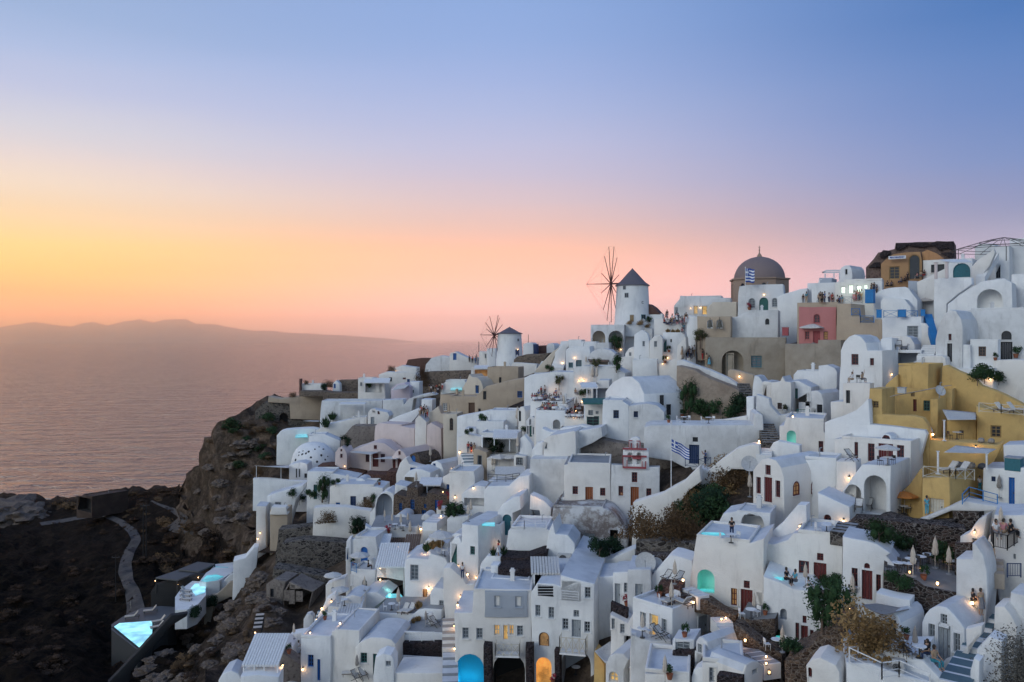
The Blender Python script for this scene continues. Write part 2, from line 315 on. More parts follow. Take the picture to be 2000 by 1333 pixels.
def opening(f,kind,x0,y0,x1,y1,style,root,thick=.3,side=False,wallmat='white'):
 """window or door set into a hole of the wall; returns nothing. f gives local coordinates"""
 p0=f.loc(*T((x0,y1)));p1=f.loc(*T((x1,y0)))
 a0,z0,a1,z1=p0[0],p0[1],p1[0],p1[1]
 fr,gl=FRAMES.get(style,('grey','glass'))
 arched=kind in('a','ad')
 wd,ht=a1-a0,z1-z0
 def poly(m):
  if arched:
   r=wd/2-m;zs=z1-wd/2*min(1,ht/wd*1.1)
   return[(a0+m,z0+m*(kind[-1]!='d'))]+[((a0+a1)/2-r*math.cos(math.pi*i/8),zs+(z1-m-zs)*math.sin(math.pi*i/8))for i in range(9)]+[(a1-m,z0+m*(kind[-1]!='d'))]
  b=z0+(m if kind[-1]!='d' else 0);return[(a0+m,b),(a0+m,z1-m),(a1-m,z1-m),(a1-m,b)]
 dep=-.16 if not side else.05
 o,i_=poly(0),poly(min(.13,wd*.16));n=len(o)
 vs=[f.w(a,z,dep)for a,z in o]+[f.w(a,z,dep)for a,z in i_]+[f.w(a,z,dep-.08)for a,z in i_]+[f.w(a,z,dep-.1)for a,z in o]
 fs=[(i,(i+1)%n,n+(i+1)%n,n+i)for i in range(n)]+[(n+i,n+(i+1)%n,2*n+(i+1)%n,2*n+i)for i in range(n)]
 fs+=[(i,3*n+i,3*n+(i+1)%n,(i+1)%n)for i in range(n)]
 mb=MB();mb.add(vs,fs)
 def bar(aa,za,ab,zb,w,t=.04,mi=0):
  c=f.w((aa+ab)/2,(za+zb)/2,dep-.03);mb.box(c,(abs(ab-aa)or w,t,abs(zb-za)or w),0,mi,(Vector((f.t.x,f.t.y,0)),Vector((f.n.x,f.n.y,0)),Vector((0,0,1))))
 mz=(z0+z1)/2;ma=(a0+a1)/2
 if kind in('w','a'):
  if style not in('shop','lit','dark'):
   bar(ma,z0,ma,z1-(.05 if not arched else.1),.07)
   for k in range(1,3 if ht<1.6 else 4):
    zz=z0+ht*k/(3 if ht<1.6 else 4);bar(a0,zz,a1,zz,.06)
  else:bar(ma,z0,ma,z1,.08);bar(a0,mz,a1,mz,.07)
 part=mb.obj('window' if kind in('w','a')else 'door',fr,root)
 if ht>.7 and style not in('shop','ochre')and thick>0:
  def grow(m):
   if arched:
    zs=z1-wd/2*min(1,ht/wd*1.1)
    return[(a0-m,z0)]+[((a0+a1)/2-(wd/2+m)*math.cos(math.pi*i/8),zs+(z1+m-zs)*math.sin(math.pi*i/8))for i in range(9)]+[(a1+m,z0)]
   return[(a0-m,z0-.02),(a0-m,z1+m),(a1+m,z1+m),(a1+m,z0-.02)]
  g1,g0=grow(.11),grow(.0);k_=len(g1);q_=MB();so_=.035
  q_.add([f.w(a,z,so_)for a,z in g1]+[f.w(a,z,so_)for a,z in g0]+[f.w(a,z,-.02)for a,z in g1]+[f.w(a,z,-.02)for a,z in g0],[x for i in range(k_-1)for x in((i,i+1,k_+i+1,k_+i),(2*k_+i,2*k_+i+1,i+1,i),(k_+i,k_+i+1,3*k_+i+1,3*k_+i))])
  if kind in('w','a'):q_.box(f.w((a0+a1)/2,z0-.05,.05),(wd+.26,.14,.09),0,0,(Vector((f.t.x,f.t.y,0)),Vector((f.n.x,f.n.y,0)),Vector((0,0,1))))
  q_.obj('surround',wallmat,part)
 pane=[f.w(a,z,dep-.07)for a,z in o]
 door=kind in('d','ad')
 if door:
  k=max(2,int(wd/.22));mbd=MB()
  if arched:
   mbd.add([f.w(a,z,dep-.06)for a,z in i_],[tuple(range(len(i_)))])
  for j in range(k):
   aa=a0+wd*j/k+.015;ab=a0+wd*(j+1)/k-.015
   zt=z1 if not arched else z1-wd*.5
   mbd.box(f.w((aa+ab)/2,(z0+zt)/2,dep-.05),(ab-aa,.03,zt-z0),0,0,(Vector((f.t.x,f.t.y,0)),Vector((f.n.x,f.n.y,0)),Vector((0,0,1))))
  bar2=f.w(a0+wd*.8,z0+ht*.42,dep-.01)
  leafmat={'red':'red','redlit':'red','wood':'wood','blue':'blue','navy':'navy','teal':'teal','green':'green','grey':'grey','greydark':'grey','white':'white_paint','brown':'brown','cream':'cream_paint','lit':'lit','rose':'rose'}.get(style,gl)
  leaf=mbd.obj('leaf',leafmat,part)
  hb=MB();hb.box(bar2,(.06,.06,.16));hb.obj('handle','dark_metal',part)
 else:
  mesh_obj('pane',pane,[tuple(range(n))],gl,part)
def hole_poly(f,kind,x0,y0,x1,y1):
 p0=f.loc(*T((x0,y1)));p1=f.loc(*T((x1,y0)));a0,z0,a1,z1=p0[0],p0[1],p1[0],p1[1]
 wd,ht=a1-a0,z1-z0
 if kind in('a','ad','an'):
  zs=z1-wd/2*min(1,ht/wd*1.1)
  return[(a0,z0)]+[((a0+a1)/2-wd/2*math.cos(math.pi*i/8),zs+(z1-zs)*math.sin(math.pi*i/8))for i in range(9)]+[(a1,z0)]
 return[(a0,z0),(a0,z1),(a1,z1),(a1,z0)]
LAST=None
def H(label,outline,o=(),m='white',L=6.,yaw=None,dd=1.,d=None,br=None,bl=None,name='house',cat='house',parent=None,pname='wall',s=(),sl_=(),roof='roof_white',ext=5.0,rise=0.,group=None,solid=True,wall=False,jit=.05,top=None,fx=None):
 """a plastered volume: outline drawn on its front plane, pushed back by L. o: openings, s/sl_: openings in right/left flank"""
 global LAST
 pts=[T(p)for p in outline];yb=max(p[1]for p in pts)
 xm=sum(p[0]for p in pts)/len(pts)
 if d is None:d=D(xm,min(yb,1500))*dd
 if yaw is None:yaw=math.degrees(math.atan((xm-CX)/F))+12
 yaw=R(yaw);f=Face(xm if fx is None else T((fx,0))[0],d,yaw);e=-f.n
 if br is not None or bl is not None:
  ref=max(pts,key=lambda p:p[0])if br is not None else min(pts,key=lambda p:p[0])
  c=f.w(*f.loc(*ref));ub=(T((br if br is not None else bl,0))[0]-CX)/F
  den=e.x-ub*e.y;L=(ub*c.y-c.x)/den if abs(den)>.02 else 6
  L=min(max(L,1.2),16)
 loc=[f.loc(*p)for p in pts]
 zmin=min(z for a,z in loc);lo=[]
 for(a,z),p in zip(loc,pts):lo.append((a,z-ext if p[1]>yb-6 else z))
 loc=clean(lo)
 if area(loc)>0:loc.reverse()
 loc.reverse()
 q=[]
 for i,a in enumerate(loc):
  b=loc[(i+1)%len(loc)];q.append(a);l=math.dist(a,b);k=int(l/2.2)
  for j in range(1,k+1):
   tt=j/(k+1);q.append((a[0]+(b[0]-a[0])*tt,a[1]+(b[1]-a[1])*tt))
 rnd=random.Random(hash(label)%9973 if False else sum(map(ord,label)))
 loc=[(a+rnd.uniform(-jit,jit),z+rnd.uniform(-jit,jit))for a,z in q]
 q0_=sum(map(ord,label))%10
 if m=='white' and label:m='white_warm' if q0_<3 else('white_aged' if q0_>7 else 'white')
 b1=.13 if(L>.6)else.05
 holes=[];backs=[]
 for op in o:
  hp=hole_poly(f,*op[:5]);dep=.34
  if op[0]in('n','an'):dep=op[6]if len(op)>6 else 1.1
  dep=min(dep,L*.8);holes.append((hp,dep,op))
 front=inset(loc,b1);mid=inset(loc,b1*.3)
 n=len(loc);V,Fc,mi=[],[],[]
 V+=[f.w(a,z,0)for a,z in front];V+=[f.w(a,z,-b1*.3)for a,z in mid];V+=[f.w(a,z,-b1)for a,z in loc]
 polys=[[Vector((a,z,0))for a,z in front]]
 base=len(V);hidx=[]
 for hp,dep,op in holes:
  hidx.append(len(V));V+=[f.w(a,z,0)for a,z in hp];polys.append([Vector((a,z,0))for a,z in hp])
 flat_ix=list(range(n))
 for h,(hp,_,_)in zip(hidx,holes):flat_ix+=list(range(h,h+len(hp)))
 try:tris=tessellate_polygon(polys)
 except Exception:tris=[]
 for t in tris:Fc.append(tuple(flat_ix[i]for i in t));mi.append(0)
 for a,b in((0,n),(n,2*n)):
  for i in range(n):j=(i+1)%n;Fc.append((a+i,b+i,b+j,a+j));mi.append(0)
 bk=len(V);rz=rise
 for a,z in loc:
  v=f.w(a,z,-L);v.z+=rz if z>zmin+1 else 0;V.append(v)
 RV,RF=[],[];mats=[m]
 if top:mats.append(top)
 for i in range(n):
  j=(i+1)%n;da,dz=loc[j][0]-loc[i][0],loc[j][1]-loc[i][1];l=math.hypot(da,dz)or 1
  up=-da/l
  if up>.35 and not wall:
   k=len(RV);RV+=[V[2*n+i],V[2*n+j],V[bk+j],V[bk+i]];RF.append((k,k+1,k+2,k+3))
  else:Fc.append((2*n+i,bk+i,bk+j,2*n+j));mi.append(1 if(top and up>.35)else 0)
 Fc.append(tuple(bk+i for i in range(n))[::-1]);mi.append(0)
 for h,(hp,dep,op)in zip(hidx,holes):
  k=len(hp);b=len(V);V+=[f.w(a,z,-dep)for a,z in hp]
  km=0
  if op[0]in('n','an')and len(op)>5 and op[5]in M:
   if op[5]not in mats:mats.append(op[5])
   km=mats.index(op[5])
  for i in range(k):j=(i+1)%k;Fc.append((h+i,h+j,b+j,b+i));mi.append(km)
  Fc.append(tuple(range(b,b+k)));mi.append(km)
 bm=bmesh.new();vv=[bm.verts.new(v)for v in V]
 for t,k in zip(Fc,mi):
  try:fa=bm.faces.new([vv[i]for i in t]);fa.material_index=k
  except ValueError:pass
 bmesh.ops.recalc_face_normals(bm,faces=bm.faces)
 me=bpy.data.meshes.new(pname);bm.to_mesh(me);bm.free()
 for k in mats:me.materials.append(M[k])
 me.polygons.foreach_set('use_smooth',[True]*len(me.polygons));me.set_sharp_from_angle(angle=R(34))
 wob=bpy.data.objects.new(pname,me);COL.objects.link(wob)
 z0=min(z for a,z in loc);am=sum(a for a,z in loc)/n
 objs=[wob]
 if parent is None and wall and not o:
  wob.name=name;tag(wob,label,cat,group);me.name=name
  if solid:SOLID.append(wob)
  LAST=wob;wob['_f']=0;del wob['_f'];return wob
 root=parent or empty(name,f.w(am,z0,-L/2),label,cat,group)
 if RV:
  bm=bmesh.new();vv=[bm.verts.new(v)for v in RV]
  for t in RF:bm.faces.new([vv[i]for i in t])
  bmesh.ops.remove_doubles(bm,verts=bm.verts,dist=.001);bmesh.ops.recalc_face_normals(bm,faces=bm.faces)
  if sum(fa.normal.z for fa in bm.faces)<0:bmesh.ops.reverse_faces(bm,faces=bm.faces)
  rm=bpy.data.meshes.new('roof');bm.to_mesh(rm);bm.free();rm.materials.append(M[roof if m in('white','white_aged','white_warm')else m])
  rm.polygons.foreach_set('use_smooth',[True]*len(rm.polygons));rm.set_sharp_from_angle(angle=R(34))
  ro=bpy.data.objects.new('roof',rm);COL.objects.link(ro);objs.append(ro)
  if solid:SOLID.append(ro)
 before=set(bpy.data.objects)
 hold=empty('tmp',(0,0,0))
 for hp,dep,op in holes:
  if op[0]in('w','a','d','ad')and op[5]!='void':opening(f,op[0],*op[1:5],op[5],hold,wallmat=m)
 def flank(side,ops):
  cpt=max(loc,key=lambda p:p[0]-.0*p[1])if side>0 else min(loc,key=lambda p:p[0])
  g=Face(0,1,0);w=f.w(cpt[0],0,0);g.p0=Vector((w.x,w.y))
  g.t=Vector((e.x,e.y))*side;g.n=f.t*side
  for op in ops:opening(g,*op,hold,side=True,wallmat=m)
 if s:flank(1,s)
 if sl_:flank(-1,sl_)
 if parent is None and L>2.4 and m not in('stone_house','ruin','tile_brown','navy')and rise==0:
  zt=max(z for a,z in loc);ax=(Vector((f.t.x,f.t.y,0)),Vector((f.n.x,f.n.y,0)),Vector((0,0,1)))
  run=[(loc[i],loc[(i+1)%n])for i in range(n)]
  run=[(a,b)for a,b in run if(a[0]-b[0])>.5 and abs(a[1]-b[1])<.12*(a[0]-b[0])and max(a[1],b[1])>zt-.5]
  if sum(a[0]-b[0]for a,b in run)>2.6:
   aL=min(b[0]for a,b in run);aR=max(a[0]for a,b in run);zr=sum(a[1]for a,b in run)/len(run)
   rim=MB();h_=.20
   for o_,y_ in((aL,aR),):rim.box(f.w((aL+aR)/2,zr+h_/2-.05,-.14),(aR-aL,.2,h_+.1),0,0,ax)
   for aa in(aL+.1,aR-.1):rim.box(f.w(aa,zr+h_/2-.055,-L/2-.12),(.2,L-.25,h_+.1),0,0,ax)
   rim.box(f.w((aL+aR)/2,zr+h_/2-.05,-L+.1),(aR-aL-.4,.2,h_+.1),0,0,ax)
   po=rim.obj('parapet',m,hold);bv_=po.modifiers.new('b','BEVEL');bv_.width=.05;bv_.segments=2
   if rnd.random()<.5 and L>3.5 and aR-aL>3:
    ca=rnd.uniform(aL+.8,aR-.8);cy=-L*rnd.uniform(.45,.75);ch=MB()
    ch.box(f.w(ca,zr+.45,cy),(.42,.42,1.0),0,0,ax);ch.box(f.w(ca,zr+.98,cy),(.56,.56,.10),0,0,ax);ch.box(f.w(ca,zr+1.12,cy),(.34,.34,.2),0,0,ax);ch.obj('chimney',m,hold)
   elif rnd.random()<.8 and L>3.5:
    ca=rnd.uniform(aL+.6,aR-.6);ch=MB();q_=f.w(ca,zr-.1,-L*.6);ch.rod(q_,q_+Vector((0,0,.9)),.05,6);ch.rod(q_+Vector((0,0,.9)),q_+Vector((.25,0,.95)),.05,6);ch.obj('vent_pipe','steel',hold)
 kids=[c for c in hold.children]
 bpy.data.objects.remove(hold)
 attach(root,objs+kids)
 if solid:SOLID.append(wob)
 LAST=root;root['_z']=0;del root['_z']
 return root
def WL(label,outline,m='white',L=.8,o=(),name='garden_wall',cat='wall',**k):
 return H(label,outline,o,m,L,name=name,cat=cat,wall=True,**k)
def sea():
 m,nt,b=newmat('sea_water')
 b.inputs['Base Color'].default_value=(.16,.105,.075,1);b.inputs['Roughness'].default_value=.07;b.inputs['IOR'].default_value=1.9
 g=nd(nt,'ShaderNodeNewGeometry')
 def wav(scale,st,det):
  mpn=nd(nt,'ShaderNodeMapping');mpn.inputs['Scale'].default_value=st;mpn.inputs['Rotation'].default_value=(0,0,R(12));nt.links.new(g.outputs['Position'],mpn.inputs[0])
  n=nd(nt,'ShaderNodeTexNoise');n.inputs['Scale'].default_value=scale;n.inputs['Detail'].default_value=det;n.inputs['Roughness'].default_value=.62
  n.inputs['Distortion'].default_value=.6;nt.links.new(mpn.outputs[0],n.inputs['Vector']);return n.outputs['Fac']
 a=nd(nt,'ShaderNodeMath',operation='MULTIPLY_ADD');nt.links.new(wav(.022,(.5,1.7,1),4),a.inputs[0]);a.inputs[1].default_value=4.2;nt.links.new(wav(.085,(.5,1.7,1),4),a.inputs[2])
 bump(nt,b,a.outputs[0],1.0,10.0)
 M['sea_water']=m
 xs=[-60000,-9000,-3000,-1000,-300,0,1000,4000,60000];ys=[-1500,0,200,500,1000,2500,7000,20000,80000]
 V=[(x,y,0)for y in ys for x in xs];n=len(xs)
 Fs=[(j*n+i,j*n+i+1,(j+1)*n+i+1,(j+1)*n+i)for j in range(len(ys)-1)for i in range(n-1)]
 tag(mesh_obj('sea',V,Fs,'sea_water'),'calm sea with low dusk ripples reaching the horizon','sea',kind='structure')
sea()
def islands():
 rough_wall('far_rock',(.38,.30,.26),(.48,.39,.33),(.32,.26,.23),.002)
 prof=[(-140,640),(-60,642),(0,640),(30,636),(70,631),(100,636),(140,641),(160,634),(180,631),(210,637),(240,628),(272,622),(300,629),(320,625),(365,625),(385,634),(420,634),(450,640),(470,643),(500,646),(530,645),(560,649),(600,651),(640,653),(680,655),(700,657),(740,660),(770,663),(800,666),(830,670),(850,676)]
 dist=34000.;V,Fs=[],[];K=9
 ext=[]
 for(xa,ya),(xb,yb)in zip(prof,prof[1:]):
  for j in range(4):
   t=j/4;ext.append((xa+(xb-xa)*t,ya+(yb-ya)*t+random.uniform(-.5,.5)))
 for x,y in ext:
  for k in range(K):
   s=k/(K-1);h=math.sin(s*math.pi)**.8;dd=dist+(s-.5)*9000
   top=(CY-y)/F*dist+EYE;X=(x-CX)/F*dd
   V.append((X,dd,-3+max(0,top)*h*(1+.15*noise.noise((X*.0004,dd*.0004,1)))))
 for i in range(len(ext)-1):
  for k in range(K-1):Fs.append((i*K+k,(i+1)*K+k,(i+1)*K+k+1,i*K+k+1))
 tag(mesh_obj('far_island_hills',V,Fs,'far_rock',smooth=60),'long low island ridge far out on the horizon','hills',kind='structure')
islands()
def ground():
 m,nt,b=newmat('ground')
 n1=tex(nt,'ShaderNodeTexNoise',.09,8,.65);n2=tex(nt,'ShaderNodeTexNoise',.6,8,.72);n3=tex(nt,'ShaderNodeTexNoise',.035,6,.6)
 g=nd(nt,'ShaderNodeNewGeometry');sx=nd(nt,'ShaderNodeSeparateXYZ');nt.links.new(g.outputs['Position'],sx.inputs[0])
 at=nd(nt,'ShaderNodeVertexColor',layer_name='soil');sc=nd(nt,'ShaderNodeSeparateColor');nt.links.new(at.outputs['Color'],sc.inputs[0])
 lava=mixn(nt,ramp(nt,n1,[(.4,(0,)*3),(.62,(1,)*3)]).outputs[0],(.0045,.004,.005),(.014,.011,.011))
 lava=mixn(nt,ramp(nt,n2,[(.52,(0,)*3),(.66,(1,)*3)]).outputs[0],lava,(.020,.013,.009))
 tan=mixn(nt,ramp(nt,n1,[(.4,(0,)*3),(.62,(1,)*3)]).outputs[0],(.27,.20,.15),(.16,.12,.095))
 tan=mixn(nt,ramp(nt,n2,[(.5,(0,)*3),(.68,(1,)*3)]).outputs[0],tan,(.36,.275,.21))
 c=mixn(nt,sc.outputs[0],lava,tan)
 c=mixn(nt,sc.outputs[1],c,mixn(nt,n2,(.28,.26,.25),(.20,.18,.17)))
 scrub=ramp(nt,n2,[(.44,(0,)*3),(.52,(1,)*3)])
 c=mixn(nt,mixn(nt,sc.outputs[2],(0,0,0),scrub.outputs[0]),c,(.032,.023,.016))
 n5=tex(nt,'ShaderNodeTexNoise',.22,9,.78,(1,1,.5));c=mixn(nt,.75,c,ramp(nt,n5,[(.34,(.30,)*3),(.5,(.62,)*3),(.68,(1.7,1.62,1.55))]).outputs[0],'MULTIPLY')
 nt.links.new(c,b.inputs['Base Color']);b.inputs['Roughness'].default_value=.97;b.inputs['Specular IOR Level'].default_value=.05
 ng=tex(nt,'ShaderNodeTexNoise',.8,9,.75);bump(nt,b,ng,1.0,2.0)
 M['ground']=m
 cols=[];x=-399.
 while x<2399:
  cols.append(x);x+=5 if 330<x<620 else(7 if x<900 else 14)
 rows=150;V,Fs,Cc=[],[],[];back=14
 for px in cols:
  top=None
  for a,b2 in zip(DK,DK[1:]):
   if a<=px<=b2:t=(px-a)/(b2-a);top=DM[a][0][0]*(1-t)+DM[b2][0][0]*t;break
  for r in range(rows):
   s=r/(rows-1);py=1495+(top-1495)*s;d=D(px,py)
   p=P(px,py,d)
   town=min(1,max(0,(px-520)/60))if py<1020 else min(1,max(0,(px-480-max(0,(py-1020))*.15)/80))
   p.y*=1+.03*town;p.x*=1+.03*town;g_=1 if(1290<px<1500 and 890<py<1060)else 0
   p.z-=(4.6-2.8*g_)*town
   ss=lambda v,a,b_:max(0.,min(1.,(v-a)/(b_-a)))
   p.z-=3.2*ss(px,150,215)*(1-ss(px,330,400))*ss(py,1150,1200)
   p.z-=2.6*ss(px,300,345)*(1-ss(px,490,540))*ss(py,1050,1090)*(1-ss(py,1205,1250))
   wild=1-town
   amp=wild*(1.8 if px<620 else 0)
   clf=1 if(355<px<600 and 835<py<1050)else 0
   nn=noise.fractal(p*.07,1.0,2.0,5)*1.5+noise.fractal(p*.3,1.0,2.0,4)*.5
   amp=amp*.75 if s>.93 else amp
   if px<352:amp*=.3+.3*(px<120)
   if clf:p+=Vector((-1.2,-1.4,.2))*noise.fractal(Vector((p.x*.12,p.y*.12,p.z*.05)),1,2,5)*2.2
   p.z+=nn*amp*min(1.6,d/120)
   if wild>.5:p.z+=noise.fractal(p*.22+Vector((9,3,0)),1.0,2.0,5)*.55*(1+1.2*(px<350))
   V.append(p)
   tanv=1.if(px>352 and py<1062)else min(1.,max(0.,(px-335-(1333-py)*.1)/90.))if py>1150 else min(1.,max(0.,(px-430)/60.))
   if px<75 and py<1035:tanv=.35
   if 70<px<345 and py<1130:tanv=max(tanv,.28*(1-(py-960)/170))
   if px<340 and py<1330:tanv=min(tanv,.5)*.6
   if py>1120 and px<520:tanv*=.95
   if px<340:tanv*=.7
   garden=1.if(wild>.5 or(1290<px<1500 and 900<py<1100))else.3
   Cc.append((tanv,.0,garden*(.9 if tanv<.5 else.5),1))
  last=V[-1].copy();lastd=D(px,top)
  for r in range(1,back+1):
   q=last.copy();k=1+r*.035;q.x*=k;q.y*=k;q.z=last.z-(r**1.6)*.75-(3 if r==back else 0)
   if r==back:q.z=-6
   q.z+=noise.fractal(q*.08,1,2,4)*1.0;V.append(q);Cc.append((.5,0,.8,1))
 n=rows+back
 for i in range(len(cols)-1):
  for j in range(n-1):Fs.append((i*n+j,(i+1)*n+j,(i+1)*n+j+1,i*n+j+1))
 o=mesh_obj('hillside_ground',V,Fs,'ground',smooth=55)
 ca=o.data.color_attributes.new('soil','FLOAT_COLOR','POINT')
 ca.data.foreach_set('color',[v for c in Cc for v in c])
 tag(o,'rocky hillside and dark valley floor below the village','ground',kind='structure')
 SOLID.append(o);return o
GROUND=ground()
Z(1600,440)
r=H('half ruined ochre and rose house on the skyline carrying the market sign',[(372,470),(380,345),(445,275),(480,225),(560,208),(612,195),(622,145),(860,138),(1095,133),(1092,470)],m='ruin',yaw=32,L=7,d=138,name='ruined_house')
H('',[(500,450),(502,320),(535,285),(600,240),(700,222),(820,218),(835,290),(835,450)],[('w',570,335,655,440,'ochre'),('ad',728,237,822,440,'ochre')],m='ochre_ruin',yaw=32,L=.5,d=136.6,parent=r,pname='plaster_front')
H('',[(838,285),(836,222),(880,200),(960,232),(1010,268),(1025,290)],m='orange',yaw=32,L=.5,d=137.7,parent=r,pname='rose_plaster_patch',ext=0,fx=651.8)
for i,q in enumerate([[(612,200),(622,150),(700,142),(720,160),(690,185),(640,210)],[(690,160),(760,140),(880,138),(900,158),(860,175),(760,180)],[(860,160),(960,135),(1095,133),(1092,210),(1040,185),(980,200),(930,175)],[(990,230),(1050,215),(1094,225),(1092,275),(1030,262)],[(480,240),(520,205),(570,205),(580,230),(530,262),(490,270)],[(400,345),(440,300),(490,300),(500,340),(450,350)]]):H('',q,m='lava_stone',yaw=32,L=.5,d=137.5,parent=r,pname='loose_rubble_patch',ext=0,fx=651.8,jit=.22)
H('small white barrel vaulted house on the skyline left of the ruin',[(160,480),(160,400),(175,350),(205,328),(240,325),(262,350),(268,400),(268,480)],[('w',212,358,230,402,'dark')],br=372,yaw=46,dd=1.02)
H('flat white house behind the viewing terrace left of the lit shops',bx(-60,478,132,700),L=5,yaw=28,d=136)
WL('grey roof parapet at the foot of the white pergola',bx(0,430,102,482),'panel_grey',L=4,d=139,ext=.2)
H('low white shop row with brightly lit windows under a notched parapet',[(132,640),(130,470),(158,458),(190,462),(200,450),(248,448),(256,438),(290,440),(306,455),(332,452),(345,438),(375,440),(385,452),(512,448),(512,640)],[('w',176,500,214,556,'shop'),('w',236,486,278,558,'shop'),('w',303,490,347,552,'shop'),('w',363,485,394,520,'shop')],L=5,yaw=28,d=131)
H('plain white slope roofed house below the blue kiosk',[(440,780),(440,570),(500,532),(560,515),(700,500),(722,512),(800,608),(800,780)],L=6,yaw=34,d=125)
H('rounded white vault behind the blue railing terrace',[(505,730),(500,625),(520,592),(560,588),(690,604),(745,665),(748,730)],L=4,yaw=36,d=122)
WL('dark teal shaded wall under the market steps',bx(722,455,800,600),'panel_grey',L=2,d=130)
WL('long white parapet sloping down from the market to the corner tower',[(798,590),(796,465),(1028,352),(1032,430),(940,450),(935,590)],L=1.2,d=128)
H('white annex with a dark wide opening beside the ruined market',bx(840,290,1098,440),[('w',910,318,1018,388,'dark')],L=5,yaw=34,d=134)
H('white corner tower terrace below two pink posts',[(930,670),(932,432),(1240,426),(1242,482),(1130,560),(1036,640),(1034,670)],L=5,yaw=42,d=118,br=1160)
H('white house with a wide teal arched door on the upper terrace',bx(1052,282,1250,450),[('ad',1088,306,1230,428,'teal')],L=5,yaw=38,d=125)
H('tall blank white building block on the right edge of the skyline',bx(1548,112,1760,420),L=7,yaw=44,d=126)
H('rounded white roof rising behind the top staircase',[(1262,290),(1268,180),(1300,152),(1420,150),(1436,185),(1436,290)],L=5,d=133)
H('white stair tower with a dark doorway beside the top staircase',[(1430,470),(1430,172),(1548,166),(1548,470)],[('d',1425+12,320,1474,432,'dark')],L=4,yaw=40,d=125)
WL('white parapet of the top staircase beside the teal arch',[(1240,470),(1240,340),(1290,285),(1420,196),(1432,222),(1385,330),(1300,440),(1300,470)],L=1.0,d=121)
r=H('large smooth white curved wall with a shaded arched porch',[(1034,740),(1046,642),(1250,500),(1330,456),(1500,434),(1570,468),(1580,740)],[('an',1283,517,1492,680,'white',2.2)],L=5,yaw=38,d=114)
H('',bx(1438,575,1492,700),[('d',1443,582,1488,690,'dark')],L=.4,yaw=38,d=116,parent=r,pname='porch_back_wall')
H('tall white house wall on the right edge above the vaulted roof',bx(1562,408,1760,740),L=6,yaw=42,d=116)
H('big white vaulted house with a dark slot door and round gable',[(932,1190),(945,930),(972,805),(1010,728),(1060,690),(1112,702),(1150,765),(1166,835),(1166,1190)],[('w',1052,885,1077,937,'red'),('d',1041,963,1082,1112,'dark')],L=7,yaw=46,d=100,s=[])
H('long white barrel roofed wing with a dark arched window on the right edge',[(1166,1140),(1166,740),(1190,700),(1230,690),(1760,680),(1760,1140)],[('a',1482,860,1565,932,'dark'),('d',1477,950,1572,1092,'dark')],L=7,yaw=33,d=102.5)
H('square white bay with a brown window left of the dark terrace door',bx(1225,940,1456,1220),[('w',1296,988,1357,1067,'brown')],L=3,yaw=36,d=98.5)
H('narrow white buttress block beside the slot door',bx(1130,972,1232,1220),L=3,yaw=36,d=99)
WL('smooth white terrace front on the right edge above the ochre house',bx(1416,1098,1760,1360),L=5,d=96)
WL('white base wall under the narrow buttress block',bx(1110,1165,1420,1360),L=4,d=97.5)
H('white house with one grey framed window under the blue railing',bx(510,757,832,930),[('w',716,820,806,916,'grey')],L=8,yaw=38,d=112)
WL('white wall flaring beside the blue staircase',[(826,985),(820,792),(868,800),(905,845),(930,900),(938,985)],L=1.4,d=110)
H('low white vault between the blue railing house and the lounger deck',[(590,1030),(592,906),(700,898),(745,915),(775,965),(788,1030)],L=4,d=107)
H('bright white vaulted house with two red framed windows above the terrace couple',[(158,1340),(165,1240),(175,1020),(198,955),(238,908),(285,892),(338,910),(378,960),(394,1020),(512,1022),(512,1335)],[('w',262,1050,320,1136,'red'),('w',413,1083,446,1141,'red')],br=640,yaw=46,d=101)
H('small white roof block with a stepped face beside the lounger deck',[(496,1030),(496,932),(520,915),(592,920),(600,1030)],L=3,yaw=40,d=103)
H('white cabin with a dark open front under the two deck loungers',bx(600,1030,832,1150),[('n',636,1040,820,1130,'panel_grey',2.4)],L=4.5,yaw=36,d=103)
WL('low white wall curving in front of the dark cabin',[(715,1160),(722,1130),(780,1110),(850,1085),(862,1160)],L=.8,d=100)
WL('round whitewashed tub on the terrace beside the slot door',[(820,1155),(822,1100),(840,1072),(880,1062),(1000,1062),(1026,1078),(1034,1110),(1034,1155)],'white_warm',L=3,d=99)
H('small white roof cabin under the couple with a narrow dark door',bx(190,1285,412,1500),L=4,yaw=46,d=94,br=415,o=[('d',218,1345,252,1448,'dark')])
Z(1240,440)
H('white skyline house with two warm lit openings and a roof tank',[(318,742),(318,655),(365,602),(368,575),(520,575),(560,587),(778,592),(780,742)],[('w',478,657,513,726,'lit'),('d',546,657,590,726,'lit'),('w',322,668,350,722,'grey')],L=6,yaw=18,d=158)
H('cream barrel vaulted house left of the domed church',[(583,760),(586,705),(602,655),(630,634),(826,634),(828,760)],m='cream',L=5,yaw=22,d=150)
H('white chapel front with arched windows and a green door before the dome',[(832,760),(836,600),(850,500),(900,493),(1205,492),(1214,560),(1214,760)],[('a',924,594,980,676,'grey'),('ad',1012,588,1085,694,'green'),('a',1115,592,1161,666,'grey')],L=5,yaw=22,d=146,sl_=[])
H('low white house stepping up from the chapel to the viewing terrace',[(1160,860),(1160,588),(1215,560),(1345,520),(1402,514),(1402,660),(1330,650),(1312,860)],L=5,yaw=24,d=142)
H('square white block with a roof box above the terrace railing',bx(1402,478,1680,680),L=5,yaw=26,d=142)
H('little white roof room beside the pergola on the skyline',[(1478,500),(1500,432),(1602,425),(1612,500)],L=4,yaw=26,d=145,ext=.2)
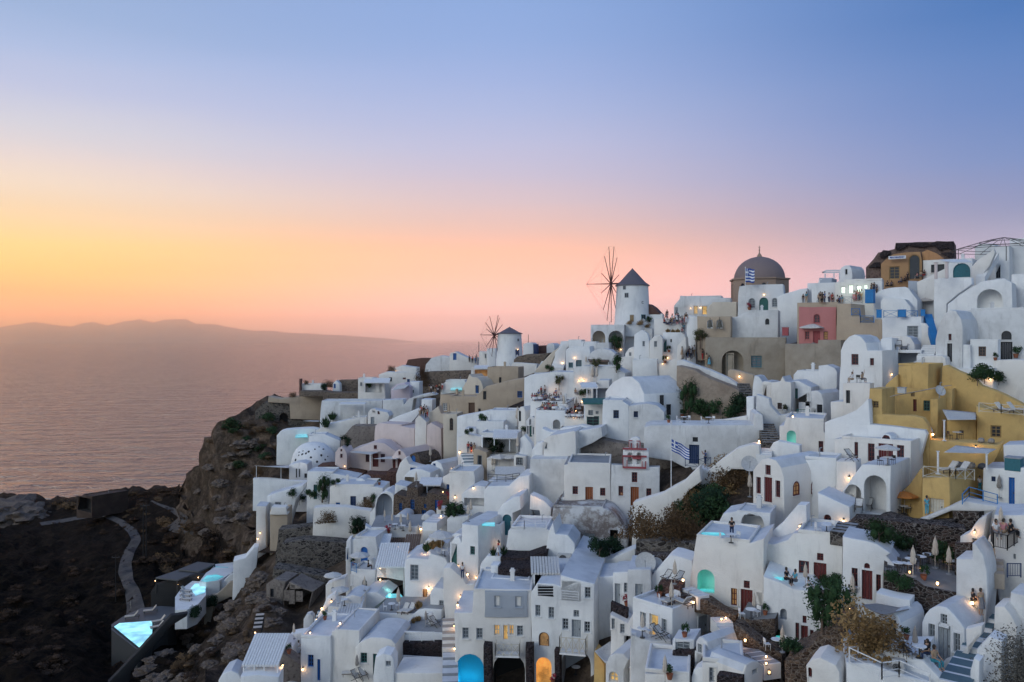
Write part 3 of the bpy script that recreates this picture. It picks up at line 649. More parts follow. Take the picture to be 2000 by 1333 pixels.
H('broad blank lilac grey house wall with one small arched window',[(495,935),(498,870),(515,852),(780,850),(780,752),(832,745),(912,702),(1166,700),(1166,935)],[('a',1060,760,1094,810,'dark'),('an',640,868,772,935,'white_aged',.5)],m='white_aged',L=6,yaw=22,d=135)
H('beige parapet house with two bell niches',bx(508,742,780,860),[('an',588,768,634,842,'white',1.2),('an',664,768,714,842,'white',1.2)],m='beige',L=2.4,yaw=22,d=134,name='bell_wall',cat='bell wall')
WL('tall narrow white wall left of the bell niches',[(418,1000),(424,762),(440,735),(505,745),(530,770),(530,852),(500,872),(494,930),(500,1000)],L=2.5,d=136)
r=H('square beige house with a rose pink panel front and an arched red window',bx(1318,640,1652,960),m='beige',L=9,yaw=30,d=122,br=1750)
H('',bx(1333,667,1636,950),[('a',1454,724,1508,797,'rose'),('w',1384,865,1420,930,'rose'),('d',1450,862,1506,966,'rose'),('w',1535,866,1571,931,'dim')],m='pink',L=.3,yaw=30,d=121.3,parent=r,pname='pink_front')
H('beige flank house between the rose pink house and the blue railing',[(1634,1100),(1640,640),(1755,640),(1762,740),(1830,742),(1835,795),(1945,795),(1950,765),(2010,765),(2010,1100)],m='beige',L=6,yaw=42,d=117)
WL('stained beige terrace wall below the large white parasol',[(1220,1240),(1222,966),(1486,965),(1490,936),(1680,936),(1680,1240)],'beige_grey',L=6,d=118)
H('weathered olive beige house with a deep archway and a teal door',[(570,1260),(572,922),(895,922),(1228,926),(1226,1260)],[('an',706,1020,884,1230,'beige_grey',1.6),('w',946,1063,1031,1158,'teal')],m='beige_grey',L=7,yaw=20,d=125)
H('',bx(740,1040,806,1230),[('d',746,1052,800,1226,'teal')],m='beige_grey',L=.2,yaw=20,d=126.2,parent=LAST,pname='archway_back')
WL('low beige stair wall with a lamp below the archway',[(748,1290),(752,1190),(775,1175),(830,1182),(965,1218),(975,1400),(850,1400)],'beige',L=1.5,d=118)
H('white gabled house at the left end of the bell wall terrace',[(-10,1110),(-5,890),(60,852),(100,880),(116,930),(118,1110)],[('w',62,944,81,986,'grey')],L=6,yaw=12,d=142)
H('little white arched porch house between the gable and the green door',[(112,1105),(118,942),(160,904),(200,896),(226,918),(232,1105)],[('w',157,944,181,991,'grey')],L=4,yaw=14,d=141)
H('low white house with a tall green door under the planted roof',bx(228,882,408,1060),[('d',226+3,930,258,1032,'green'),('w',288,928,301,953,'dark')],L=6,yaw=16,d=142)
H('white roof terrace with seated visitors and dark railing',bx(155,768,440,860),L=6,yaw=16,d=148)
WL('white flank wall dropping to the photographers walkway',[(160,1230),(170,1130),(245,1110),(340,1086),(345,985),(415,905),(420,1000),(380,1090),(345,1240)],L=2,d=133)
H('plain flat white house below the gabled house',bx(-20,1104,182,1240),L=6,yaw=12,d=134)
WL('brown tiled lean to roof right of the big windmill',[(108,725),(112,640),(150,668),(206,722)],'tile_brown',L=4,d=163,ext=.1)
WL('white wall under the brown lean to roof',bx(106,724,208,775),L=4,d=163)
Z(1240,700)
WL('white capped retaining wall of the photographers walkway',[(338,110),(342,22),(380,14),(600,92),(760,160),(825,205),(850,262),(850,310),(836,245),(780,222),(600,158),(480,95)],L=1.6,d=117,ext=0)
WL('rough flaking tan retaining wall below the photographers walkway',[(335,330),(342,62),(480,96),(600,162),(790,230),(846,262),(850,305),(906,312),(912,520),(640,520),(430,520)],'rough',L=3,d=114)
H('great smooth white barrel vault beside the terrace restaurant',[(-262,380),(-240,270),(-175,190),(-100,150),(-30,150),(30,200),(72,290),(82,380)],L=12,br=395,yaw=60,d=116,s=[('d',200,300,233,384,'dark'),('d',254,374,291,462,'dark')],ext=4)
H('square white house with one deep blue window below the great vault',[(-270,700),(-262,352),(-100,350),(-50,384),(-50,700)],[('w',-176,423,-130,489,'navy')],L=7,yaw=14,d=110)
H('white house with a small teal window beside the long garden wall',[(-52,720),(-52,388),(92,370),(180,385),(238,440),(240,720)],[('w',-10,432,26,481,'navy')],L=7,yaw=14,d=109)
WL('very long white terrace wall holding the navy door',[(75,780),(75,562),(130,546),(970,542),(970,452),(1000,446),(1040,465),(1050,590),(1102,640),(1062,690),(970,740),(900,860),(600,960),(420,900),(300,840),(80,800)],'white_aged',L=6,d=98,o=[('w',470,643,513,680,'dark'),('d',441,705,523,858,'navy')],yaw=12)
WL('low white garden parapet before the green shrubs',[(625,545),(640,503),(780,490),(912,465),(915,545)],L=.8,d=104)
WL('tall white gate pillar at the head of the lit stairs',bx(906,312,968,545),L=1.5,d=103)
WL('lower white ramp wall sweeping up to the navy railing',[(-30,1400),(-15,1178),(220,1102),(400,1000),(500,902),(530,884),(540,1000),(440,1080),(350,1200),(350,1400)],L=2,d=90,yaw=20)
WL('upper white ramp wall curving up to the glowing lamp',[(530,1080),(528,895),(600,916),(700,822),(830,736),(960,702),(1016,706),(1016,860),(900,910),(785,900),(700,980),(620,1080)],L=2,d=90,yaw=22)
H('white corner house with a tall brown door above the stair lane',[(1034,360),(1034,200),(1050,186),(1108,192),(1112,360)],[('d',1041,218,1071,342,'brown')],L=5,d=109)
H('white cottage with a roof chimney in the tight upper cluster',[(1105,470),(1105,200),(1180,190),(1200,150),(1220,190),(1272,196),(1272,470)],[('w',1160,364,1197,414,'brown')],L=5,d=107)
H('white cottage with a green shuttered door and strung lines',[(1265,480),(1268,186),(1330,184),(1432,240),(1432,480)],[('d',1279,247,1326,326,'green'),('w',1340,365,1381,432,'brown'),('w',1406,282,1426,346,'dark')],L=5,d=108)
H('long low white house under the stained beige terrace',[(1270,260),(1290,135),(1315,106),(1590,116),(1602,260)],m='white',L=5,d=113)
H('white boulder shaped wall end below the beige corner',[(1488,250),(1495,60),(1560,56),(1620,80),(1648,110),(1642,230),(1600,262),(1488,262)],L=4,d=111)
H('narrow white gable house on the stair lane',[(950,400),(956,230),(970,142),(1005,150),(1042,200),(1042,330),(1020,400)],L=4,d=111)
WL('white lane wall winding down past the chimney cottage',[(982,460),(988,292),(1088,332),(1100,385),(1170,462),(1318,440),(1318,500),(1218,562),(1170,640),(1050,560)],'white_aged',L=1.4,d=101)
H('small white barrel house with dark green window right of the fence',[(1430,520),(1432,268),(1478,262),(1515,292),(1534,345),(1536,520)],[('w',1436,408,1470,450,'green'),('w',1480,378,1526,456,'dark')],L=6,br=1690,yaw=44,d=103)
H('white wall house with a blue shutter below the terrace couple',bx(1590,352,1760,620),L=5,yaw=40,d=96)
H('large plain white house with an aqua arched recess and a red window',[(1175,850),(1175,556),(1214,546),(1220,496),(1300,490),(1538,512),(1536,604),(1622,652),(1626,850)],[('an',1235,590,1311,700,'niche_aqua_glow',1.0),('w',1494,675,1533,776,'red')],L=8,yaw=24,d=92)
WL('rounded white bench wall before the aqua recess',[(1090,850),(1100,728),(1125,685),(1160,676),(1340,712),(1346,850)],L=1.2,d=89)
H('white vaulted house with red doors, red windows and two lit arched side windows',[(960,1280),(960,920),(985,868),(1030,826),(1085,812),(1140,832),(1185,890),(1212,970),(1214,1280)],[('w',1062,872,1106,946,'red'),('w',988,970,1026,1098,'red'),('d',1052,973,1118,1166,'red'),('w',1144,998,1184,1128,'red')],L=9,br=1560,yaw=50,d=79,s=[('a',1283,995,1336,1122,'redlit'),('a',1430,985,1481,1106,'redlit')])
WL('square white stair house with a lit wall beside the red windowed vault',[(1490,1300),(1492,1105),(1530,1085),(1700,1150),(1750,1220),(1750,1300)],L=4,d=76,yaw=40,name='house',cat='house')
Z(1600,700)
r=H('upper box of the mustard ochre house with a plain front',[(636,330),(645,66),(800,60),(887,62),(890,330)],m='ochre',L=5,br=1010,yaw=44,d=92)
WL('huge mustard ochre wall sweeping down to the right edge',[(995,470),(1000,62),(1040,58),(1130,106),(1250,152),(1320,226),(1500,292),(1640,362),(1720,420),(1720,520),(1280,470)],'ochre',L=2,d=90,yaw=36)
WL('mustard ochre ramp wall left of the upper box',[(500,280),(540,215),(600,162),(642,130),(645,280)],'ochre',L=2,d=93)
H('mustard ochre corner turret with a small framed window',bx(405,248,516,560),[('w',432,350,484,402,'ochre')],m='ochre',L=4,br=620,yaw=42,d=86)
H('mustard ochre courtyard house with a red and a green window',bx(515,262,1082,520),[('d',764,335,793,432,'red'),('w',848,345,901,427,'green'),('w',745,275,778,312,'ochre')],m='ochre',L=4,yaw=34,d=90.5)
H('small mustard ochre block beside the courtyard steps',bx(900,332,965,470),m='ochre',L=3,br=1085,yaw=44,d=87)
WL('curling mustard ochre parapet before the courtyard',[(410,580),(410,455),(520,458),(760,465),(845,485),(880,545),(898,612),(895,700),(860,640),(640,600)],'ochre',L=1.2,d=84)
H('mustard ochre house with a shuttered window under the railed roof terrace',[(1280,720),(1276,392),(1400,420),(1760,462),(1760,720)],[('w',1394,550,1482,642,'ochre')],m='ochre',L=7,yaw=34,d=84)
H('mustard ochre patio recess behind the tall white sail post',bx(1035,505,1282,700),m='ochre',L=2,yaw=34,d=86.5)
WL('lower mustard ochre wall behind the cushioned terrace',[(815,960),(815,690),(900,666),(1270,692),(1440,712),(1505,684),(1400,890),(1340,960)],'ochre',L=3,d=81,yaw=34)
H('mustard ochre front tower with a pale shuttered door under the sail terrace',bx(832,972,1062,1320),[('d',900,1150,1016,1250,'cream')],m='ochre',L=6,br=1330,yaw=46,d=72,s=[('w',1173,1060,1217,1106,'ochre')])
WL('shadowed mustard ochre wall behind the orange parasol',[(560,1330),(580,1162),(740,1030),(818,900),(840,900),(840,1330)],'ochre',L=2,d=77)
H('wide white house with four dark red shutters and a roof dormer',[(125,1080),(125,657),(180,652),(560,675),(745,690),(752,1080)],[('w',287,684,317,812,'red'),('w',396,696,451,836,'red'),('d',482,700,601,880,'red'),('w',632,710,691,852,'red')],L=6,br=880,yaw=40,d=82)
H('small white dormer with a red fanlight on the red shuttered house',vt(500,592,615,660,700),[('a',507,625,576,674,'red')],L=2,yaw=40,d=82)
H('swooping white roof wall behind the red shuttered house',[(35,700),(42,520),(90,500),(200,470),(300,422),(350,380),(385,336),(402,336),(415,540),(640,562),(860,585),(880,620),(750,690),(560,690),(180,660)],L=4,yaw=36,d=85)
H('white porch house with a wide dark arch and reclining chairs',[(160,1300),(170,1102),(350,870),(400,868),(580,876),(586,1300)],[('an',365,962,546,1250,'white_aged',2.2),('an',205,1035,342,1200,'white_aged',2.0)],L=5,br=748,yaw=40,d=76)
H('',bx(436,1030,552,1262),[('d',447,1040,541,1250,'red')],m='white_aged',L=.2,yaw=40,d=77.6,parent=LAST,pname='porch_back_wall')
WL('white wall warmly lit by a lamp beside the stair',bx(133,838,302,1200),'white_warm',L=2.5,d=78,yaw=34)
H('plain white cube between the lit wall and the vaulted house',bx(-115,828,136,1120),L=4,yaw=30,d=80.5)
H('white block with a red fan light door at the foot of the lit stair',[(-10,1460),(-10,1090),(60,1120),(140,1165),(250,1212),(252,1460)],[('a',38,1275,98,1345,'red')],L=4,yaw=36,d=73)
H('white house with a blue door and navy window on the right edge',bx(1330,892,1760,1200),[('w',1400,964,1435,1002,'navy'),('d',1542,972,1591,1188,'blue')],L=5,yaw=40,d=73)
H('upper white block carrying the teal box on the right edge',bx(1498,706,1760,900),L=4,yaw=40,d=76)
WL('white terrace edge below the blue railing',[(780,1345),(800,1310),(1080,1195),(1160,1160),(1500,1210),(1520,1240),(1300,1248),(1080,1240),(900,1320),(880,1345)],L=2,d=70,ext=.3)
WL('dark stone wall under the blue railing terrace',[(1080,1420),(1082,1205),(1300,1248),(1300,1420)],'dark_stone',L=2,d=69.5)
WL('dark stone retaining wall under the orange parasol',[(470,1420),(482,1290),(540,1276),(740,1336),(860,1345),(1090,1330),(1090,1420)],'dark_stone',L=2,d=71)
Z(1600,1013)
WL('tall dark stone wall at the back of the candle lit terrace',[(120,170),(290,20),(300,0),(480,5),(850,42),(1190,84),(1200,330),(1110,440),(640,430),(590,330),(470,250)],'dark_stone',L=2,d=68,yaw=24)
WL('dark stone wall step beside the white stair wall',bx(1100,200,1240,340),'dark_stone',L=2,d=62)
H('white curved house with dark red doors facing the candle terrace',[(184,680),(186,150),(275,165),(380,180),(470,212),(580,290),(552,310),(600,360),(640,412),(525,425),(515,680)],[('w',264,406,313,550,'red'),('d',347,427,433,655,'red'),('w',463,458,502,592,'red'),('a',366,366,412,405,'red')],L=4,yaw=30,d=62.5)
WL('curving dark stone terrace front with a pale coping',[(520,720),(526,426),(740,475),(800,505),(860,552),(1000,585),(1240,628),(1216,740),(900,740),(720,720)],'dark_stone',L=9,d=59,yaw=26,top='paving')
WL('white wall block below the dark stone coping',[(458,720),(460,606),(736,668),(736,760)],L=1.5,d=58)
WL('upper white wall sweeping along the golden stairs',[(1104,192),(1150,150),(1222,108),(1272,42),(1300,0),(1370,-30),(1350,70),(1330,185),(1250,165),(1242,215),(1118,198)],L=2,d=62)
WL('lower white curved wall along the golden stairs',[(1112,640),(1108,332),(1244,324),(1240,205),(1262,200),(1330,300),(1366,420),(1372,600),(1320,620),(1200,640)],L=3,d=57)
H('white balcony house where three people sit at the top of the golden stairs',[(1372,185),(1395,120),(1420,-30),(1760,-30),(1760,500),(1532,500),(1430,462),(1425,250)],[('w',1580,290,1600,330,'grey')],L=5,yaw=34,d=60)
H('white vaulted house with pale grey doors in the lower right corner',[(832,1200),(838,845),(850,790),(890,738),(960,712),(1028,724),(1090,780),(1150,850),(1186,905),(1190,1200)],[('w',989,785,1041,866,'greydark'),('w',889,864,942,1002,'grey'),('d',967,878,1069,1150,'grey'),('w',1094,940,1147,1082,'grey')],L=8,br=1340,yaw=48,d=55)
H('small white vault with a large grey window beside the grey doored house',[(508,1040),(508,802),(540,778),(600,770),(636,798),(660,848),(666,1040)],[('w',549,830,629,968,'greydark')],L=6,br=860,yaw=50,d=56)
WL('low white terrace wall with a lattice front and a flower pot',[(655,1130),(664,962),(705,1012),(902,1012),(892,1190),(760,1140)],L=1.5,d=54)
H('white foreground roof with a wire railing and cooling units',[(225,1500),(225,1182),(420,1180),(560,1240),(900,1330),(900,1500)],L=7,yaw=20,d=49,group=None)
WL('white roof edge block behind the cooling units',[(498,1200),(500,1052),(600,1046),(730,1140),(842,1156),(900,1212),(1000,1310),(1000,1500),(760,1500),(740,1240)],L=1.2,d=49.5,yaw=32)
WL('rough rubble retaining wall above the yellow bush',[(-20,1200),(-20,930),(60,892),(180,886),(290,900),(400,945),(345,1110),(225,1200)],'brown_stone',L=3,d=56)
WL('white wall of the dark steps left side',[(1010,1333),(1015,1172),(1190,1090),(1192,905),(1330,868),(1322,940),(1205,1075),(1100,1190),(1030,1333)],L=.8,d=53)
WL('white stepped block right of the dark steps',[(1422,900),(1424,722),(1500,710),(1560,780),(1612,880),(1612,940),(1500,1000),(1440,960)],L=2.5,d=54)
WL('white end wall on the right edge of the dark steps',[(1530,800),(1560,602),(1760,650),(1760,1100),(1640,1000)],L=3,d=54.5)
WL('white diagonal wall below the dark steps',[(1275,1150),(1285,1065),(1380,962),(1490,1002),(1490,1200),(1300,1200)],L=1.5,d=50)
WL('white lower wall at the bottom of the dark steps',[(1212,1450),(1230,1250),(1250,1132),(1305,1162),(1300,1450)],L=1,d=48.5)
Z(1240,1013)
H('big white terraced house with an aqua plunge pool arch and red doors',[(440,640),(468,350),(500,142),(620,160),(760,172),(935,206),(1052,160),(1052,880),(860,860),(740,800),(560,700)],[('an',508,424,648,592,'niche_aqua_glow',1.6),('w',782,571,831,706,'redlit'),('d',861,584,958,796,'red'),('w',988,606,1038,739,'red'),('w',885,510,934,566,'red')],L=6,yaw=26,d=68.5)
H('white arched porch behind the plunge pool terrace',[(635,180),(645,110),(690,20),(722,-42),(830,-55),(1100,-20),(1080,180)],[('an',864,-40,1050,206,'white_aged',1.8),],L=4,yaw=26,d=75)
WL('white stair parapet with a triangular gap',[(1048,260),(1050,164),(1200,30),(1322,-110),(1400,-110),(1400,20),(1322,130),(1250,190),(1130,230)],L=1.6,d=71)
H('white house with a red door and a closed cream parasol on the middle terrace',[(1060,620),(1050,202),(1130,215),(1250,175),(1290,125),(1330,115),(1500,122),(1640,140),(1686,150),(1688,700),(1430,660)],[('w',1333,349,1417,480,'red'),('d',1454,367,1559,578,'red'),('w',1481,286,1534,340,'red'),('an',1110,374,1188,468,'niche_aqua_glow',.6),('an',1232,416,1270,470,'niche_aqua_glow',.5)],L=5,yaw=28,d=67.5)
WL('wavy white terrace front with a niche and narrow red doors',[(1048,860),(1050,470),(1190,522),(1290,572),(1430,592),(1482,652),(1560,702),(1692,742),(1692,900),(1600,950),(1400,1090),(1300,1020),(1140,880)],L=5,d=63,yaw=24,o=[('an',1182,738,1236,816,'panel_grey',.5),('w',1364,794,1396,852,'red'),('w',1306,850,1336,992,'red'),('d',1351,875,1408,1068,'red'),('w',1424,908,1454,1012,'red')],name='house',cat='house')
WL('dark stone block under the two reclining chairs',[(188,700),(188,538),(370,568),(366,700)],'red_stone',L=2,d=68)
WL('wavy brown stone wall flanking the candle lit steps',[(355,760),(350,630),(400,630),(520,642),(600,672),(700,742),(780,780),(822,792),(818,930),(770,920),(700,870),(600,790),(440,760)],'brown_stone',L=1.4,d=66)
WL('brown stone terrace block under the round white table',[(860,940),(858,796),(940,832),(1135,812),(1140,940),(940,1000)],'brown_stone',L=4,d=63,yaw=26,top='paving')
WL('long brown stone wall stepping down beside the lantern steps',[(795,900),(800,868),(860,890),(940,960),(1050,1040),(1200,1100),(1215,1220),(1100,1220),(940,1120),(830,980)],'brown_stone',L=1.6,d=60)
WL('large curved brown rubble wall in the lower middle',[(1212,1400),(1218,1152),(1270,1142),(1330,1110),(1400,1060),(1500,960),(1580,892),(1700,884),(1700,1200),(1500,1180),(1430,1400)],'brown_stone',L=5,d=55)
H('white flat roofed house with a lit door under the corner terrace',[(-30,1010),(-20,662),(80,690),(300,746),(304,1010)],[('d',120,792,191,958,'lit'),('w',219,824,259,914,'grey'),('w',45,770,90,880,'grey')],L=7,br=610,yaw=47,d=66,s=[('d',515,775,584,950,'grey')])
WL('rounded white balcony parapet below the lit door',[(-30,1100),(-30,945),(60,975),(140,1002),(290,986),(302,1050),(260,1080),(140,1088)],L=1.5,d=63.5,yaw=10)
H('white ground floor under the rounded balcony',[(-40,1300),(-40,1040),(120,1082),(240,1092),(302,1082),(302,1300)],m='white_warm',L=4,yaw=14,d=64.5)
WL('black lava stone panel wall in the lower middle',bx(300,1078,496,1340),'lava_stone',L=3,d=60,yaw=24)
H('white service box with a lattice grille on the lava panel',bx(303,986,482,1084),[('w',330,1005,450,1080,'grey')],L=2.5,yaw=24,d=60.4)
H('white vaulted house with small grey windows behind the twin vaults',[(488,1260),(492,1000),(515,970),(545,965),(590,1010),(612,1110),(614,1260)],[('w',511,1029,546,1092,'grey'),('d',500,1110,553,1235,'grey')],L=8,br=850,yaw=52,d=59)
H('low white barrel vault running down to the lower middle',[(884,1430),(890,1252),(912,1190),(960,1157),(1010,1166),(1043,1212),(1052,1430)],[('w',954,1215,1001,1272,'grey')],L=9,bl=600,yaw=-38,d=55)
H('white lower house front below the twin vaults',bx(552,1175,888,1400),[('w',605,1215,660,1330,'grey')],L=4,yaw=14,d=56)
WL('black lava wall before the lower white house front',bx(660,1280,884,1420),'lava_stone',L=1,d=54.5)
WL('white wavy wall end beside the lava panel',[(448,1450),(455,1290),(480,1235),(520,1208),(550,1214),(572,1250),(572,1450)],L=1.2,d=57)
H('white corner terrace front at the bottom middle',bx(80,1268,450,1450),L=5,yaw=14,d=57)
WL('dark stone retaining wall below the scrub garden',[(5,330),(8,182),(240,186),(400,196),(492,206),(472,360),(300,330)],'grey_rubble',L=2,d=80)
WL('patched stone wall behind the satellite dishes',[(-10,470),(-5,298),(180,300),(300,296),(280,340),(130,490)],'dark_stone',L=1.5,d=78)
WL('white wing wall climbing from the dish roof',[(80,700),(135,470),(160,432),(250,332),(292,300),(335,306),(466,346),(500,620),(440,640),(370,600),(190,580),(175,700)],L=3,d=73)
H('white house with a pale grey door left of the reclining chairs',bx(-60,415,132,720),[('d',2,535,66,662,'grey')],L=5,yaw=14,d=73)
WL('weathered white boulder chimney in the lower right',[(1392,1450),(1396,1200),(1438,1142),(1500,1132),(1640,1198),(1664,1260),(1664,1450)],'white_warm',L=2.5,d=50,o=[('a',1405,1216,1441,1288,'red')])
Z(880,460)
H('white arcade with two deep arches under the big windmill',bx(1140,735,1410,905),[('an',1153,775,1259,905,'cream',2.5),('an',1284,775,1404,905,'white_aged',2.5)],L=5,yaw=14,d=160)
H('white wall terrace right of the twin arches',[(1405,905),(1405,742),(1560,738),(1642,760),(1642,905)],L=5,yaw=14,d=162)
H('small white gabled house with one window below the arcade',[(1418,1040),(1420,960),(1450,916),(1500,905),(1548,960),(1550,1040)],[('w',1452,953,1470,981,'grey')],L=5,d=146)
H('long white house with two teal windows and wall lamps below the arcade',[(932,1130),(938,934),(960,914),(1130,912),(1142,960),(1142,1130)],[('w',960,1035,996,1077,'teal'),('w',1020,1015,1066,1067,'teal')],L=6,yaw=14,d=150)
H('white terrace box left of three on the arcade slope',bx(960,856,1062,930),L=5,yaw=14,d=160)
H('white terrace box between two others on the arcade slope',bx(1058,872,1182,940),L=5,yaw=14,d=157)
H('pale teal washed terrace box nearest the arch on the arcade slope',bx(1180,882,1292,950),L=5,yaw=14,d=156,m='white_aged')
H('flattened white dome roofed cafe with a teal window',[(1128,1150),(1130,985),(1145,950),(1185,928),(1240,920),(1300,932),(1338,965),(1345,1150)],[('w',1130,1016,1159,1066,'teal'),('n',1175,1012,1290,1066,'cream',1.5)],L=5,yaw=14,d=147)
H('broad white house slope right of the domed cafe',[(1345,1160),(1345,1010),(1420,1000),(1505,1000),(1510,1160)],L=6,d=143)
H('long white terrace fronts below the domed cafe',[(1000,1220),(1000,1080),(1140,1062),(1345,1080),(1420,1120),(1420,1220)],L=6,d=136)
WL('cream stair wall climbing to the small windmill',[(675,1150),(690,1095),(830,945),(900,900),(912,922),(842,990),(720,1130),(700,1150)],'cream',L=1.2,d=176)
WL('white stair wall right of the teal steps',[(806,1110),(850,952),(938,862),(975,850),(990,870),(938,932),(930,1110)],L=2,d=172)
WL('round rubble mound wall beside the small windmill',[(500,1050),(515,1010),(545,985),(620,968),(720,966),(802,955),(770,1000),(700,1050)],'rubble',L=6,d=186)
WL('white curved wall below the rubble mound',[(480,1130),(490,1072),(505,1035),(600,1040),(702,1048),(692,1130)],'white_warm',L=3,d=182)
H('long low white sheds on the ridge behind the small windmill',[(585,960),(590,890),(625,872),(660,872),(700,905),(700,960)],L=5,d=205)
H('navy blue kiosk on the ridge between white sheds',bx(672,886,704,958),m='navy',L=2,d=198)
WL('low brown roofed shed on the ridge',bx(700,898,786,955),'tile_brown',L=4,d=200)
H('tiny white barrel chapel on the ridge right of the small windmill',vt(780,846,878,905,950),L=4,yaw=25,d=196)
H('small white cube under the left sail tip of the small windmill',bx(230,945,310,1030),[('w',278,965,292,1000,'grey')],L=4,yaw=6,d=205)
H('white house block leaning on the small windmill',bx(296,920,368,1050),L=4,yaw=6,d=202)
H('white sloping ridge house with a blue door on the left',[(-10,1130),(-8,960),(40,948),(78,966),(150,1000),(216,996),(218,1130)],[('d',21,960,48,1014,'blue')],L=6,yaw=4,d=214)
WL('brown stone wall below the ridge crowd',[(-60,1200),(-60,1105),(165,1100),(165,1180),(100,1200)],'rubble',L=3,d=206)
H('white terrace bar with warm lights under a thin canopy',bx(165,1085,308,1160),[('n',190,1095,300,1145,'lit_dim',1.0)],L=5,yaw=8,d=192)
WL('white landing between the small windmill and the beige house',[(395,1110),(395,1035),(470,1010),(505,1040),(500,1110)],L=4,d=188)
H('tan flat house with a dark slit window below the small windmill',bx(300,1080,550,1250),[('w',394,1155,414,1201,'dark')],m='beige',L=6,yaw=12,d=168)
Z(880,700)
H('cream vaulted cottage with a blue shutter and a pointed chimney',[(82,340),(95,245),(125,190),(150,132),(170,150),(215,155),(245,185),(262,230),(264,340)],[('w',202,221,231,284,'blue')],m='cream',L=6,br=366,yaw=32,d=166)
H('large tan house with a slanted parapet and blue windows',[(195,480),(197,322),(296,226),(420,196),(600,162),(608,340),(420,420),(300,480)],[('w',265,268,291,336,'dark'),('w',543,268,584,320,'blue'),('w',225,410,246,446,'dark')],m='beige',L=6,yaw=10,d=152)
WL('rounded tan apse at the end of the large tan house',[(602,330),(606,200),(620,168),(640,180),(650,240),(646,330)],'beige',L=3,d=153)
H('tan house with a wide brown door left of the slanted parapet',[(-10,480),(-8,322),(155,314),(206,322),(206,480)],[('d',146,362,201,462,'brown')],m='beige',L=6,yaw=10,d=156)
H('tall tan wall with an arched opening below the tan houses',bx(-60,462,52,660),[('a',-8,487,22,588,'brown')],m='cream',L=5,yaw=10,d=150)
H('wide white terrace wall behind the busy restaurant',[(598,420),(598,162),(650,136),(860,106),(1060,126),(1068,340),(940,400)],L=6,yaw=12,d=139)
H('white cottage right of the two glowing wall lamps',[(1060,330),(1062,126),(1180,128),(1320,130),(1320,330)],L=6,yaw=12,d=137)
H('white flat roofed bar with thin columns beside the great vault',[(1140,380),(1142,238),(1200,180),(1290,178),(1290,380)],[('n',1160,245,1280,330,'panel_grey',1.5)],L=5,yaw=12,d=127)
H('upper dining terrace of the busy restaurant',[(640,430),(648,348),(705,350),(945,372),(945,430)],m='white',L=9,yaw=12,d=126,roof='paving',br=None)
H('middle dining terrace of the busy restaurant',[(675,520),(688,415),(730,404),(930,428),(930,520)],L=6,yaw=12,d=120,roof='paving')
H('lower dining terrace of the busy restaurant',[(915,600),(922,492),(1078,494),(1230,505),(1232,600)],L=6,yaw=12,d=116,roof='paving')
H('white cafe cabin with a green awning frame and a patterned panel',[(1082,560),(1086,362),(1160,355),(1240,366),(1242,560)],[('w',1120,422,1160,470,'grey'),('w',1180,430,1205,455,'grey'),('w',1108,472,1208,552,'green')],L=5,yaw=12,d=115)
H('narrow two storey white house with a dark arched door',[(546,620),(550,432),(566,396),(592,392),(608,430),(612,620)],[('ad',552,427,574,512,'dark')],L=6,br=695,yaw=30,d=132)
H('small white gabled chapel house with a green door and many slim windows',[(610,680),(615,512),(640,478),(665,470),(692,500),(718,560),(724,680)],[('a',640,495,656,542,'grey'),('ad',640,550,663,638,'green'),('w',621,552,636,616,'grey'),('w',665,560,681,620,'grey'),('a',697,570,718,642,'dark')],L=6,br=800,yaw=30,d=124)
H('white house under the dining terraces with a rounded niche',[(700,640),(690,432),(790,440),(930,432),(932,640)],[('an',832,500,892,575,'white_aged',1.2),('an',898,552,930,600,'white_aged',.6)],L=5,yaw=12,d=117)
WL('smooth curved white court wall below the dining terraces',[(720,660),(735,600),(745,570),(800,598),(880,600),(900,570),(1000,560),(1060,545),(1220,575),(1220,640),(1000,660)],L=2,d=112)
H('massive blank white retaining house with a ridge roof',[(755,800),(756,662),(800,632),(1000,592),(1018,600),(1018,800)],[('w',764,685,786,737,'grey')],m='white',L=6,yaw=14,d=106)
H('tall blank white wall house above the church roof',[(1005,800),(1008,600),(1228,562),(1236,640),(1150,690),(1050,735),(1015,800)],m='white_aged',L=5,yaw=16,d=107)
WL('huge stained white wall left of the church',[(640,1170),(645,820),(760,815),(1012,820),(935,870),(928,1200),(770,1180)],'white_aged',L=4,d=104,yaw=12)
H('square white terrace house with a dark lattice railing',[(514,1000),(515,792),(530,785),(612,800),(615,1000)],[('w',535,808,583,872,'grey')],L=4,yaw=12,d=112)
H('large white mass with a glowing hollow below the terrace house',[(268,1240),(274,1078),(300,1040),(470,1036),(560,960),(642,952),(650,1240)],L=6,yaw=10,d=103)
H('white arched stair house with a dark teal arched door',[(376,1440),(385,1250),(425,1185),(520,1126),(565,1120),(570,1230),(505,1260),(500,1440)],[('ad',422,1272,498,1440,'teal')],L=5,yaw=12,d=97)
WL('white ramp parapet above the ruined vault',[(640,1230),(645,1106),(700,1132),(762,1162),(816,1220),(800,1290),(720,1240)],L=2,d=97)
r=H('plain white church wing with a wooden door and two small dark windows',[(898,1225),(900,1140),(926,1130),(926,866),(955,862),(1302,866),(1308,1225)],[('w',992,1042,1036,1106,'red'),('d',1096,1048,1158,1200,'wood'),('w',1216,1055,1259,1119,'red')],L=8,yaw=8,d=98,name='church_wing',cat='church',roof='floor_grey')
